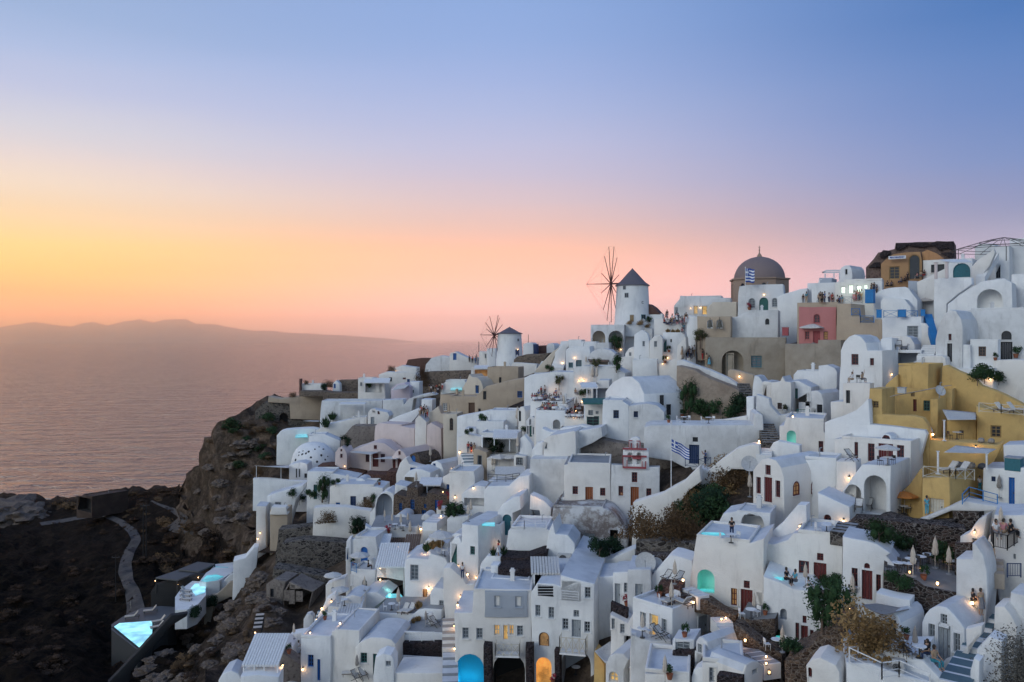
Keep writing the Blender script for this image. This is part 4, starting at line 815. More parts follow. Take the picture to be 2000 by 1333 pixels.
r=H('white church with a red trimmed bell gable and a wooden door',[(1308,1225),(1305,867),(1400,869),(1402,882),(1612,885),(1702,882),(1706,1225)],[('w',1366,1040,1404,1119,'red'),('d',1464,1048,1531,1200,'wood'),('w',1474,928,1519,1009,'red'),('w',1592,1060,1633,1142,'red')],L=8,yaw=10,br=1850,d=97,name='church',cat='church',roof='floor_grey')
CH=r
bt=H('',[(1402,905),(1402,737),(1450,735),(1452,668),(1478,650),(1510,640),(1540,655),(1546,735),(1612,738),(1614,905)],[('an',1440,766,1479,862,'white',.5),('an',1514,766,1551,862,'white',.5),('an',1462,690,1478,732,'white',.5),('an',1512,690,1528,732,'white',.5)],L=.7,yaw=10,d=96.9,parent=CH,pname='bell_gable',ext=0)
fb=Face(T((1500,0))[0],96.7,R(10));mb=MB()
def tr(x0,y0,x1,y1):
 a,z=fb.loc(*T((x0,y1)));a2,z2=fb.loc(*T((x1,y0)))
 mb.box(fb.w((a+a2)/2,(z+z2)/2,.05),(a2-a,.12,z2-z),0,0,(Vector((fb.t.x,fb.t.y,0)),Vector((fb.n.x,fb.n.y,0)),Vector((0,0,1))))
for q in[(1400,733,1596,743),(1448,667,1480,673),(1512,671,1545,677),(1398,793,1596,803),(1400,885,1592,895),(1400,800,1407,890),(1583,838,1592,890),(1450,680,1457,732),(1469,690,1476,732),(1537,680,1545,732),(1515,690,1521,732),(1432,828,1439,880),(1555,838,1562,885),(1480,793,1552,820)]:tr(*q)
attach(CH,[mb.obj('bell_gable_trim','rose')])
WL('bare brown rock mass behind the church roof',[(1010,880),(1018,736),(1180,667),(1240,660),(1345,686),(1450,696),(1666,722),(1770,762),(1900,812),(1905,880)],'stone_house',L=7,d=107,yaw=12,name='rock_wall')
WL('white garden wall above the tan houses lane',[(46,760),(50,475),(100,466),(320,426),(410,430),(410,620),(200,700)],L=3,d=140)
H('white courtyard wall with plants and a dark slot',[(318,640),(322,430),(415,428),(540,438),(545,640)],[('w',437,510,450,552,'dark')],L=5,yaw=8,d=136)
H('white flat roof block behind the palm pot',bx(208,522,432,660),L=5,yaw=8,d=133)
H('white stepped wall with a potted bush in its corner',bx(118,572,212,700),L=3,yaw=8,d=133)
H('white shaded shelter with a beam pergola',bx(246,618,548,790),[('n',262,650,535,780,'white_aged',3.2)],L=4.5,yaw=10,d=126)
H('beige house end with a pale blue door above the teal stairs',[(182,1010),(184,742),(215,738),(296,768),(296,1010)],[('d',219,790,256,936,'sky_blue')],m='beige',L=4,yaw=10,d=124)
H('white flat house right below the parasol court',[(-10,1180),(-10,936),(120,930),(186,932),(200,960),(202,1180)],L=6,yaw=10,d=112)
H('rounded white canopy roofed bar beside the dark bench',[(86,1240),(90,1112),(130,1072),(210,1038),(284,1046),(292,1152),(292,1240)],[('n',110,1140,280,1200,'white_aged',1.2)],L=4,yaw=8,d=108)
H('white court wall behind two folded parasols',bx(296,830,520,980),L=3,d=122)
WL('low white parapet below the open parasols',bx(300,1000,470,1080),L=4,d=112)
Z(880,1013)
H('four storey white hotel front with a blue pool arch and a dark cave arch',[(36,1480),(30,768),(180,770),(186,592),(275,588),(656,600),(664,1480)],[('an',45,1105,271,1480,'niche_blue_glow',3.0),('w',97,888,148,978,'grey'),('w',210,892,262,981,'grey'),('w',355,867,401,950,'lit'),('d',428,868,470,984,'lit'),('w',473,868,516,946,'lit'),('w',540,872,591,956,'grey'),('an',346,1100,606,1480,'black',3.5)],L=7,yaw=4,d=78,name='hotel',cat='hotel')
H('',bx(278,592,624,806),[('w',357,628,404,718,'grey'),('w',527,635,578,721,'grey')],m='panel_grey',L=.3,yaw=4,d=77.7,parent=LAST,pname='grey_upper_front',ext=0)
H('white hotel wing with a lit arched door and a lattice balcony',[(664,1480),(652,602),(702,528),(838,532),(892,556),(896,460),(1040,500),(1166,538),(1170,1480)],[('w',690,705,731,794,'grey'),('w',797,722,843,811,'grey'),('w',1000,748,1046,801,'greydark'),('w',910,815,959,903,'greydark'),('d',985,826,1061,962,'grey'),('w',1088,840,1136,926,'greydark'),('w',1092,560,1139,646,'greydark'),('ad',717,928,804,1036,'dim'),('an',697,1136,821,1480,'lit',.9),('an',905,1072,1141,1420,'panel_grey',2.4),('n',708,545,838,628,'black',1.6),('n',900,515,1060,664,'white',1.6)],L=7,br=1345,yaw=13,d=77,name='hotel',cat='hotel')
H('',bx(930,505,1066,668),[('w',952,516,998,600,'grey'),('d',1020,522,1062,660,'grey')],m='white',L=.2,yaw=13,d=78.5,parent=LAST,pname='loggia_back')
H('broad white flat roof behind the hotel wing',[(1010,600),(1012,478),(1150,474),(1300,470),(1388,450),(1388,600)],L=5,yaw=14,d=80)
WL('black lava stone pier left of the cave arch',bx(268,1036,336,1480),'lava_stone',L=1.2,d=76,yaw=4)
WL('black lava stone pier right of the cave arch',bx(610,1038,678,1480),'lava_stone',L=1.2,d=76,yaw=4)
WL('narrow black lava stone pier beside the lit arched door',bx(845,1076,890,1360),'lava_stone',L=1,d=75.6,yaw=13)
WL('upper black stone planter above the hotel roof',[(408,440),(410,316),(600,320),(720,280),(778,276),(762,372),(690,402),(680,440)],'lava_stone',L=3,d=86)
WL('lower black stone planter above the hotel roof',bx(384,404,668,540),'lava_stone',L=3,d=83)
H('smooth white rounded tower with a slatted roof rail',[(446,400),(455,220),(470,102),(492,86),(780,90),(832,100),(846,310),(760,400)],L=6,yaw=10,d=90)
H('stepped white house carrying a cooling unit',[(755,420),(775,280),(800,100),(835,32),(850,130),(950,132),(1008,205),(1022,420)],L=5,yaw=12,d=87)
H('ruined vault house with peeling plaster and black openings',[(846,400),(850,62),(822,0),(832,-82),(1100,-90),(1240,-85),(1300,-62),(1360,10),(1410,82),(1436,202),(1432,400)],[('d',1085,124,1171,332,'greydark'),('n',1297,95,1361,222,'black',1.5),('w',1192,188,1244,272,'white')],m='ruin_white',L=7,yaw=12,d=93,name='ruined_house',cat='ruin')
WL('white wing wall right of the ruined vault',[(1020,420),(1022,334),(1300,330),(1490,246),(1508,252),(1500,440),(1380,440)],L=2,d=86,yaw=14)
H('white courtyard house with three pale grey doors',bx(1318,440,1520,720),[('d',1335,530,1381,692,'grey'),('w',1410,525,1451,602,'grey'),('d',1460,535,1514,690,'grey')],L=4,yaw=16,d=76)
WL('black louvred panel of the courtyard planter',[(1300,800),(1304,682),(1436,742),(1436,858)],'lava_stone',L=.6,d=72)
WL('white stair flank between the hotel wing and the balcony',[(1298,1080),(1300,782),(1440,852),(1500,745),(1510,960),(1410,960),(1405,1080)],L=2.5,d=71,o=[('w',1310,815,1336,897,'grey'),('w',1380,860,1416,932,'grey')])
H('white vaulted kiosk with a glowing arched opening at the bottom',[(1250,1450),(1262,1192),(1295,1125),(1340,1094),(1400,1105),(1445,1150),(1410,1240),(1405,1450)],[('a',1288,1255,1366,1322,'lit')],L=6,br=1620,yaw=30,d=67)
WL('ochre lit wall between the hotel wing and the kiosk',[(1164,1400),(1164,1082),(1205,1120),(1252,1185),(1252,1400)],'ochre',L=2,d=73)
H('tall white house with a dark green door and shutter',[(-4,520),(0,202),(25,162),(70,152),(90,200),(90,45),(225,62),(230,520)],[('d',4,208,53,374,'green'),('w',160,228,199,293,'green')],L=7,br=440,yaw=22,d=92)
WL('white stair parapet where the woman in red stands',[(234,520),(236,400),(250,360),(300,308),(405,312),(412,520)],L=2.5,d=87)
H('white low roof house behind the hotel front',[(184,700),(190,545),(240,482),(330,502),(640,512),(658,700)],L=4,yaw=8,d=82)
WL('square white chimney block left of the black planters',bx(328,382,388,560),L=1.5,d=84)
WL('white lower stair wall beside the man in white',[(-60,640),(-60,400),(0,400),(100,490),(130,540),(190,540),(185,700),(-20,700)],L=2,d=89)
Z(520,1013)
H('white house with a long barrel roof and bright blue doors',[(640,640),(652,190),(662,172),(690,163),(690,640)],[('w',654,240,668,336,'blue')],L=2,yaw=-4,d=108)
H('white blue doored house wall beneath the open parasol',[(682,640),(682,175),(720,163),(890,156),(906,262),(906,640)],[('ad',768,232,826,430,'blue')],L=5,yaw=10,d=108)
H('white terrace room below the blue door with a round wall ornament',bx(690,430,888,680),[('w',684+8,460,702,542,'grey'),('a',780,500,822,590,'cream')],L=4,yaw=12,d=104)
H('curved white pool room below the slatted roof',[(898,680),(895,480),(905,400),(1120,385),(1125,680)],[('n',898+4,402,975,478,'lit_dim',1.2)],m='white',L=5,yaw=8,d=102,sl_=[])
H('white rounded house with a louvred panel and a lit side door',[(1120,720),(1124,420),(1130,342),(1160,325),(1315,332),(1330,282),(1450,322),(1500,412),(1600,500),(1602,560),(1520,620),(1340,740)],[('w',1171,377,1239,502,'grey'),('d',1272,575,1311,662,'dim'),('w',1455,505,1600,572,'grey')],L=5,yaw=8,d=97)
H('tiny white barrel vault with one small window left of the stairs',[(1334,840),(1335,602),(1362,562),(1440,572),(1500,592),(1535,642),(1526,840)],[('w',1407,668,1443,712,'grey')],L=4,yaw=8,d=92)
H('white planter terrace with golden grass and a parasol',[(1135,380),(1145,302),(1290,252),(1290,182),(1330,170),(1475,202),(1480,262),(1330,300),(1318,380)],L=5,yaw=8,d=101)
H('square white stair head with a tiny blue window',[(764,900),(765,622),(800,604),(900,600),(978,652),(882,722),(882,900)],[('w',795,655,813,698,'blue')],L=5,yaw=8,d=97)
H('rounded white sun terrace front with two reclining chairs above',[(878,980),(880,762),(960,772),(1200,776),(1240,742),(1290,736),(1426,746),(1430,980)],L=6,yaw=8,d=91,roof='floor_grey')
H('small white vault below the slatted roof terrace',[(690,980),(700,900),(745,868),(830,860),(900,870),(905,980)],L=4,yaw=8,d=92)
H('plain white house with a blue window and a narrow blue door',[(275,1400),(280,972),(332,976),(522,962),(528,1400)],[('w',338,1109,386,1207,'blue'),('d',414,1145,441,1320,'blue')],L=7,yaw=6,d=84)
H('white double vault house with a green shutter at the bottom',[(526,1290),(532,922),(562,910),(760,930),(760,1290)],L=7,yaw=8,d=84)
H('white arched gable with a green window and a grey green door',[(720,1300),(722,1052),(770,1002),(850,972),(950,972),(1020,992),(1052,1030),(1052,1300)],[('w',768,1093,821,1174,'green'),('d',868,1103,929,1275,'green')],L=6,yaw=8,d=83)
WL('small white chimney house in front of the green door',[(870,1450),(870,1275),(888,1132),(950,1098),(1012,1112),(1038,1152),(1042,1450)],L=2,d=79,o=[('w',972,1160,1014,1204,'grey')])
H('white terrace with a cross railing above the black stone band',bx(1088,942,1446,1020),L=6,yaw=8,d=86,roof='floor_grey')
WL('black and brown stone band below the cross railing',bx(1090,1012,1446,1150),'lava_stone',L=4,d=85.2,yaw=8)
H('white wall dotted with black stones beside the plank stairs',bx(1062,1142,1446,1290),L=4,yaw=8,d=84.8)
WL('low white yard wall at the very bottom',bx(1045,1258,1446,1450),L=4,d=79)
WL('white outer stair wall with three lamps on the cliff side',[(322,1010),(330,940),(470,702),(490,650),(565,600),(570,650),(482,745),(425,900),(405,1010)],L=1,d=92)
WL('white terrace wall under the upper cliff parasol',[(468,760),(485,545),(560,512),(640,482),(650,600),(560,640),(490,700)],L=2,d=99)
H('white steps and pad under the lower cliff parasol',[(488,830),(500,712),(620,722),(640,642),(700,622),(766,642),(768,830)],L=4,yaw=6,d=95)
H('abandoned stone hut with a pitched slab roof on the cliff',[(0,705),(0,532),(60,492),(160,512),(140,585),(122,705)],[('d',33,572,62,640,'dark')],m='stone_house',L=4,yaw=10,d=112,name='stone_hut',cat='hut')
H('abandoned stone house with dark empty openings on the cliff',[(134,700),(140,602),(190,512),(290,562),(380,592),(292,700)],[('w',150,590,181,662,'dark'),('d',192,590,226,694,'dark'),('w',248,600,291,667,'dark'),('w',190,540,233,573,'rose')],m='stone_house',L=4,yaw=10,d=111,name='stone_hut',cat='hut')
WL('broken stone terrace wall above the abandoned house',[(50,480),(55,402),(440,462),(560,502),(380,572),(325,552)],'grey_rubble',L=3,d=116)
WL('wide dark rubble slope wall below the village edge',[(95,420),(130,205),(300,172),(652,202),(655,340),(500,480),(330,440)],'grey_rubble',L=3,d=122,yaw=-5)
WL('low dark terrace wall above the rubble slope',[(60,200),(100,90),(420,60),(680,70),(760,120),(650,190),(300,180)],'grey_rubble',L=3,d=128,yaw=-5)
WL('white oval cave mouth in the cliff rock',[(298,915),(300,820),(325,782),(360,772),(382,800),(382,860),(350,915)],L=1,d=97)
Z(640,860,320)
H('low white house with a navy panelled door and blue shutters',[(-8,760),(18,602),(20,482),(60,456),(180,450),(470,470),(562,490),(562,540),(480,760)],[('w',82,635,126,673,'blue'),('d',230,570,288,690,'navy'),('w',362,578,396,632,'navy')],L=6,yaw=2,d=132)
H('little white dormer with a blue shutter behind the navy door house',vt(278,382,388,425,500),[('w',286,422,316,465,'blue')],L=4,yaw=4,d=136)
H('tall white arch house sheltering a blue door',[(400,870),(430,742),(480,682),(498,592),(538,542),(600,518),(655,540),(684,590),(672,870)],[('an',486,543,657,835,'panel_grey',1.6)],L=5,yaw=4,d=126)
H('',bx(560,560,655,838),[('ad',566,566,650,826,'blue')],m='panel_grey',L=.2,yaw=4,d=127.4,parent=LAST,pname='arch_back')
WL('long curved white wall above the dry slope',[(-160,830),(-140,692),(0,680),(180,682),(440,722),(402,860),(120,850)],L=2,d=127,yaw=-4)
WL('upper red brown terrace wall under the pink house',[(-110,320),(-100,262),(0,250),(50,256),(120,290),(376,332),(380,400),(260,385),(0,340)],'red_stone',L=4,d=152)
WL('lower red brown terrace wall with flower pots',[(378,450),(380,346),(600,352),(602,320),(702,320),(690,450)],'red_stone',L=4,d=142)
H('stone fronted vault with a sky blue arched door',[(812,275),(815,192),(836,148),(878,130),(918,155),(940,205),(942,275)],[('ad',844,157,894,252,'blue')],m='brown_stone',L=7,br=1152,yaw=36,d=143)
WL('white swept wall left of the stone fronted vault',[(688,470),(698,352),(738,232),(772,190),(800,182),(830,242),(1010,292),(1010,340),(900,330),(780,470)],L=3,d=137,o=[('w',838,280,897,307,'blue')])
H('white vault with an open ochre lined arch',[(765,470),(768,372),(830,312),(900,292),(960,296),(1042,332),(1046,470)],[('n',782,378,880,442,'cream',1.6)],L=5,yaw=16,d=130)
H('white gabled house with blue shutters beside the long vault',[(1018,400),(1028,272),(1060,226),(1100,210),(1148,238),(1174,300),(1176,400)],[('w',1072,238,1099,302,'blue'),('w',1124,348,1146,392,'blue'),('w',1066,345,1092,380,'navy')],L=7,br=1390,yaw=34,d=134)
H('white house with a tall blue shutter and a plain flank',[(1158,600),(1168,372),(1238,340),(1268,380),(1278,620)],[('w',1207,452,1241,545,'blue')],L=8,br=1500,yaw=36,d=125)
H('white flat cabin with a blue window above the stone house',[(678,600),(684,450),(802,472),(802,600)],[('w',727,490,763,552,'blue'),('w',764,490,800,560,'white')],L=4,yaw=6,d=125)
H('white veranda with a bright blue door under a slim canopy',bx(918,452,1152,580),[('n',945,462,1090,550,'white_aged',2),('d',1092,455,1141,548,'blue')],L=4,yaw=8,d=127)
H('rough stone house with blue shutters in the middle of the slope',[(655,860),(668,560),(690,546),(800,572),(806,472),(915,490),(920,576),(1000,582),(1012,532),(1210,572),(1232,602),(1232,860)],[('w',726,640,758,714,'blue'),('w',842,607,882,704,'blue'),('w',978,650,1004,689,'blue'),('d',1090,610,1129,712,'blue'),('w',957,712,1003,766,'blue')],m='brown_stone',L=5,yaw=8,d=121)
H('white cube planter and steps beside the stone house',bx(1103,695,1190,800),[('w',1150,720,1180,770,'grey')],L=2,yaw=8,d=117.5)
H('grey plaster arch mound behind the folded parasols',vt(672,808,748,810,900),m='white_aged',L=4,yaw=8,d=117)
H('small grey plaster arch at the foot of the steps',vt(948,1048,756,800,880),m='white_aged',L=3,yaw=8,d=115.5)
H('white block with a shadowed side under the dark bench',[(1212,1010),(1215,806),(1258,770),(1430,776),(1436,850),(1362,862),(1358,1010)],L=5,yaw=8,d=106)
H('white pool terrace block with a wooden rail',[(1360,1100),(1362,848),(1400,838),(1540,868),(1760,872),(1760,1100)],L=6,yaw=14,d=96,roof='floor_grey')
H('small white vault beside the dark green door',[(1238,1110),(1245,1010),(1265,965),(1310,946),(1362,960),(1362,1110)],L=4,yaw=14,d=97)
WL('long white wall slanting down beside the plank roofs',[(380,1010),(384,868),(470,915),(560,970),(700,1060),(822,1132),(800,1170),(560,1060)],L=1.6,d=113,yaw=-8)
H('white court floor of the folded parasols',[(420,960),(440,890),(700,880),(960,870),(1000,940),(1000,1060),(820,1060),(560,990)],L=5,yaw=0,d=113,roof='floor_grey',rise=.6)
WL('round white planter wall with golden light',[(960,1130),(972,1062),(1000,1040),(1040,1070),(1150,1090),(1228,1060),(1232,1130)],L=3,d=103)
H('curved white parapet block left of the plank roof end',[(790,1260),(800,1182),(850,1160),(1010,1130),(1015,1260)],m='white_warm',L=3,yaw=8,d=103)
H('curving white balcony parapet below the round planter',[(1015,1290),(1015,1140),(1040,1132),(1190,1205),(1270,1320),(1200,1330)],L=3,yaw=8,d=99)
H('white house part under the small terrace room',bx(488,1150,512,1200),L=2,yaw=8,d=108)
Z(520,700)
WL('dark old fort wall with an arched hole at the village tip',[(-95,600),(-90,430),(-22,358),(190,370),(195,402),(442,406),(440,600),(180,580)],'grey_rubble',L=5,d=212,yaw=-6,o=[('an',108,445,176,545,'black',2.0)])
WL('tan plaster bastion on top of the old fort wall',[(12,358),(18,312),(105,330),(190,322),(270,305),(462,306),(446,412),(195,404),(190,372)],'beige',L=5,d=211.4,yaw=-6,ext=3)
WL('long brown stone wall under the first white houses',[(268,312),(274,268),(500,272),(520,278),(942,286),(936,360),(455,356),(460,312)],'rubble',L=5,d=208,yaw=-4)
H('long low white building at the village tip',bx(268,217,462,285),L=5,yaw=0,d=218)
WL('brown chimney stack at the village tip',bx(267,168,284,285),'tile_brown',L=1.5,d=217)
H('tiny white chapel with a blue door at the village tip',[(538,285),(540,205),(568,182),(596,205),(598,285)],[('d',548,208,565,245,'blue')],L=3,yaw=4,d=214)
WL('brown ruined wall between the shrubs at the village tip',[(590,300),(594,180),(748,175),(750,300)],'rubble',L=3,d=216)
H('large plain white terrace wall house with roof frames',[(428,590),(440,440),(452,352),(700,350),(942,354),(942,420),(800,500),(560,590)],L=6,yaw=-2,d=186)
H('white house with an open porch and a blue door near the tip',[(744,300),(748,170),(862,165),(960,192),(982,300)],[('n',806,195,938,278,'white_aged',1.6),('d',893,200,916,276,'blue'),('w',764,197,781,226,'grey')],L=5,yaw=4,d=205)
H('white upper house with a dark and a blue window near the tip',[(902,215),(915,132),(980,110),(1215,126),(1242,182),(1242,220)],[('w',1000,156,1023,189,'dark'),('w',1110,158,1136,172,'red'),('w',1146,170,1168,204,'blue')],L=5,yaw=4,d=212)
H('white roof terrace house right of the upper house near the tip',[(1018,150),(1040,82),(1100,60),(1222,76),(1232,150)],L=5,yaw=4,d=220)
H('lilac tinted house with a sagging awning front',[(1010,345),(1014,252),(1060,212),(1120,202),(1172,232),(1172,345)],m='lilac',L=5,yaw=6,d=196)
H('white house with a small green window right of the lilac house',bx(1168,190,1244,320),[('w',1182,258,1201,282,'green')],L=4,yaw=6,d=198)
H('white stepped terrace below the lilac house',[(940,440),(948,342),(1112,336),(1118,380),(1162,330),(1240,302),(1350,282),(1382,300),(1200,330),(1152,440)],L=4,yaw=4,d=184)
WL('reddish rubble roof mound on the ridge',[(1075,60),(1150,12),(1240,0),(1336,0),(1300,60)],'red_stone',L=5,d=226)
H('white sloping ridge house left of the crowd',[(1255,120),(1300,52),(1340,0),(1420,-22),(1680,20),(1640,100),(1420,120)],L=6,yaw=2,d=220)
WL('brown stone bank under the ridge crowd',[(1238,260),(1260,132),(1312,110),(1640,102),(1668,132),(1640,240),(1400,260)],'rubble',L=4,d=208)
H('white pool roof house with a glowing edge beside the crowd',[(1405,310),(1420,230),(1460,192),(1610,182),(1645,210),(1610,310)],L=5,yaw=6,d=186)
H('tan house with two white shutters at the crowd lane',[(1408,480),(1414,302),(1550,306),(1550,480)],[('w',1435,365,1471,427,'white'),('w',1490,372,1523,442,'white')],m='beige',L=6,br=1700,yaw=24,d=168)
WL('tall tan wall with a brown arched door below the shutters house',[(1318,560),(1328,442),(1400,392),(1425,452),(1546,466),(1542,700),(1430,700),(1322,600)],'cream',L=3,d=160,o=[('ad',1490,487,1521,590,'brown')])
H('little white chapel with red windows and notched parapet',[(812,600),(830,442),(850,416),(985,440),(1002,472),(900,600)],[('w',862,415,886,442,'red'),('w',905,430,926,456,'red'),('d',850,478,879,545,'grey')],L=4,yaw=4,d=172,name='chapel',cat='chapel')
WL('white wall slope left of the notched chapel',[(735,600),(765,502),(812,480),(822,600)],L=3,d=173)
WL('long white ramp climbing to the tan houses',[(975,540),(1000,502),(1270,395),(1262,425),(1015,540)],L=2.5,d=167)
H('white stepped block at the head of the long ramp',bx(1262,336,1350,420),L=4,yaw=6,d=172)
H('white gable beside the pink houses with a round dark sign',[(1205,640),(1212,500),(1240,462),(1300,515),(1305,640)],m='white_warm',L=4,yaw=10,d=158)
H('pale pink gable right of the round dark sign',[(1300,660),(1310,545),(1340,525),(1420,572),(1432,680)],m='pinkish',L=4,yaw=10,d=156)
WL('low white bastion around the small cliff pool',[(82,690),(85,632),(112,596),(150,585),(370,570),(420,582),(430,680),(340,690)],L=4,d=180,yaw=-8)
H('white canopy terrace roof sloping to the cliff pool',[(370,680),(385,600),(500,540),(700,495),(812,482),(745,545),(650,620),(480,680)],L=4,yaw=-4,d=178)
H('whitewashed steps cascading beside the stone studded dome',[(345,720),(345,632),(480,622),(602,672),(604,742),(560,800),(420,740)],L=4,yaw=-4,d=170)
WL('brown earth bank between the white steps and the pink house',[(600,760),(610,650),(700,552),(890,552),(905,600),(870,720)],'stone_house',L=4,d=168)
H('pale pink windowless house with a flat sloping roof',[(868,760),(880,620),(886,548),(910,526),(1050,545),(1202,572),(1208,760)],m='pinkish',L=6,br=1390,yaw=24,d=162)
H('pale pink gabled house with two tiny red windows',[(552,900),(560,765),(585,735),(612,716),(636,738),(656,775),(660,900)],[('w',603,740,618,758,'red'),('w',602,778,621,811,'red')],m='pinkish',L=5,yaw=4,d=153)
H('pale pink long house with red doors behind the white sail',[(650,930),(656,772),(700,742),(820,702),(880,684),(960,690),(1060,762),(1062,930)],[('w',875,708,901,739,'red'),('w',808,783,839,845,'red'),('d',865,775,913,884,'red'),('w',930,780,966,847,'red')],m='pinkish',L=6,yaw=4,d=155)
H('pale pink gable with a narrow red door right of the sail',[(1018,960),(1022,802),(1052,755),(1085,740),(1120,770),(1152,822),(1150,960)],[('w',1075,757,1094,786,'red'),('d',1028,820,1053,905,'red'),('d',1068,822,1101,905,'red')],m='pinkish',L=8,br=1370,yaw=30,d=148)
H('white round arch room below the stone studded dome',[(182,1010),(185,872),(240,852),(285,846),(335,862),(348,1010)],[('w',240,898,251,972,'dark'),('d',264,900,276,968,'dark'),('d',310,938,332,974,'dark')],L=4,yaw=-2,d=156)
WL('low white parapet of the cliff side parking pad',[(-110,1030),(-108,980),(0,978),(200,998),(345,1000),(345,1040)],L=1.2,d=152,yaw=-6)
H('white house wall with a dark green gate and climbing tree',[(328,1200),(330,1072),(336,926),(400,920),(620,950),(742,976),(722,1030),(520,1060),(480,1200)],[('d',385,1028,413,1148,'green')],L=5,yaw=0,d=142)
H('white garden house wall with one slatted window over the cliff',[(0,1240),(8,1122),(100,1092),(300,1032),(302,1070),(242,1150),(150,1240)],[('w',70,1170,121,1202,'grey')],L=4,yaw=-4,d=142)
H('small white annex at the cliff corner',bx(-82,1205,-2,1420),L=4,yaw=-8,d=138)
H('tan plaster wall under the garden house',bx(30,1240,172,1480),m='beige',L=4,yaw=-4,d=136)
WL('narrow white parapet over the tan wall',[(28,1270),(45,1210),(160,1210),(172,1270)],L=2,d=135.5,ext=.1)
def to_mesh(o):
 bpy.context.view_layer.update();me=bpy.data.meshes.new_from_object(o.evaluated_get(bpy.context.evaluated_depsgraph_get()))
 n=bpy.data.objects.new('lettering',me);COL.objects.link(n);n.matrix_world=o.matrix_world.copy();bpy.data.objects.remove(o);bpy.context.view_layer.update();return n
def px2w(x,y,d):return P(*T((x,y)),d)
def mill(label,cx,xt0,xt1,xb0,xb1,ycap,yeave,ybase,d,wins,hub,tips,mast,yaw_hint,name='windmill',logo=None):
 c=px2w(cx,ybase,d);s=SC/F*d
 rt,rb,h=(xt1-xt0)/2*s,(xb1-xb0)/2*s,(ybase-yeave)*s
 root=empty(name,c,label,'windmill');ob=[]
 mb=MB();n=40
 mb.lathe(c,[(rb*1.04,-2.5),(rb*1.03,0),(rb,.5),((rb+rt)/2,h*.5),(rt,h-.15),(rt+.05,h),(rt-.2,h+.05)],n,wob=lambda a,z:1+.006*math.sin(a*5+z))
 tw=mb.obj('tower','white',smooth=50);ob.append(tw);SOLID.append(tw)
 hc=(yeave-ycap)*s;mb=MB()
 conc=[(rt+.28,h-.05),(rt+.30,h+.1),(rt*.80,h+hc*.22),(rt*.52,h+hc*.50),(rt*.26,h+hc*.76),(rt*.07,h+hc*.93),(.05,h+hc)]
 mb.lathe(c,conc,32,wob=lambda a,z:1+.012*math.sin(a*16));ob.append(mb.obj('thatched_cap','mill_cap',smooth=50))
 for(x0,y0,x1,y1,frm,gl,kind)in wins:
  px,pya,pyb=T(((x0+x1)/2,y0))[0],T((0,y0))[1],T((0,y1))[1]
  dz0=(ybase-y1)*s;dz1=(ybase-y0)*s;hh=dz1-dz0;ww=max(.5,(x1-x0)*s)
  rr=rb+(rt-rb)*((dz0+dz1)/2/h);off=max(-.9,min(.9,((x0+x1)/2-cx)*s/rr));vd=math.atan2(c.x,c.y)
  ang=-math.pi/2-vd+math.asin(off)
  o_=Vector((math.cos(ang),math.sin(ang),0));t_=Vector((-o_.y,o_.x,0));ctr=c+o_*(rr+.0)+Vector((0,0,(dz0+dz1)/2))
  ax=(t_,o_,Vector((0,0,1)));mb=MB()
  for q,sz in(((-ww/2,0),(.09,.12,hh+.09)),((ww/2,0),(.09,.12,hh+.09))):mb.box(ctr+t_*q[0],sz,0,0,ax)
  for z in(-hh/2,hh/2):mb.box(ctr+Vector((0,0,z)),(ww,.12,.09),0,0,ax)
  mb.box(ctr,(.05,.10,hh),0,0,ax);f_=mb.obj(kind,frm);ob.append(f_)
  mb=MB();mb.box(ctr,(ww-.06,.06,hh-.06),0,0,ax);pn=mb.obj('pane',gl,f_)
 hubw=px2w(*hub,d-.6)if hub else None
 if hub:
  hubw=px2w(hub[0],hub[1],d-1.0);mb=MB()
  axis_in=c+Vector((0,0,h+.6));mb.rod(hubw,axis_in,.16,8);mt=px2w(mast[0],mast[1],d-3.0);mb.rod(hubw,mt,.12,6,.05)
  ob.append(mb.obj('wind_shaft','mill_pole'))
  adir=(mt-hubw).normalized();e2=Vector((0,0,1));e2=(e2-adir*e2.dot(adir)).normalized();e1=adir.cross(e2)
  R_=max(abs(t[1]-hub[1])for t in tips)*s
  rotor=empty('sail_rotor',hubw);tipw=[]
  for tx,ty in tips:
   wdir=px2w(tx,ty,d-1.0)-hubw
   w2=px2w(tx,ty,d-1.0)
   l=wdir.length;dep=math.sqrt(max(0,(R_*.98)**2-l*l));sgn=1 if tx>hub[0]else-1
   w2=px2w(tx,ty,d-1.0+sgn*dep*.9);tipw.append(w2)
   mb=MB();mb.rod(hubw,w2,.11,5,.06);sp_=mb.obj('sail_pole','mill_pole');ob.append(sp_)
  mb=MB()
  order=sorted(tipw,key=lambda w:math.atan2((w-hubw).dot(e2),(w-hubw).dot(e1)))
  for a,b in zip(order,order[1:]+order[:1]):mb.rod(a,b,.012,3)
  for a in order:mb.rod(a,mt,.010,3)
  ob.append(mb.obj('rigging','rope'));bpy.data.objects.remove(rotor)
 if logo:
  for i,(tx,x,y,size)in enumerate(logo):
   cu=bpy.data.curves.new('lettering','FONT');cu.body=tx;cu.size=size*s;cu.extrude=.02;cu.align_x='CENTER'
   off=(x-cx)*s/rb*.98;vd=math.atan2(c.x,c.y);ang=-math.pi/2-vd+math.asin(max(-.9,min(.9,off)))
   o_=Vector((math.cos(ang),math.sin(ang),0));zz=(ybase-y)*s;rr=rb+(rt-rb)*zz/h
   q=bpy.data.objects.new('lettering',cu);COL.objects.link(q);cu.materials.append(M['dark_metal'])
   q.location=c+o_*(rr+.06)+Vector((0,0,zz));q.rotation_euler=(R(90),0,ang+math.pi/2);ob.append(to_mesh(q))
 bpy.context.view_layer.update()
 attach(root,ob);return root
Z(880,460)
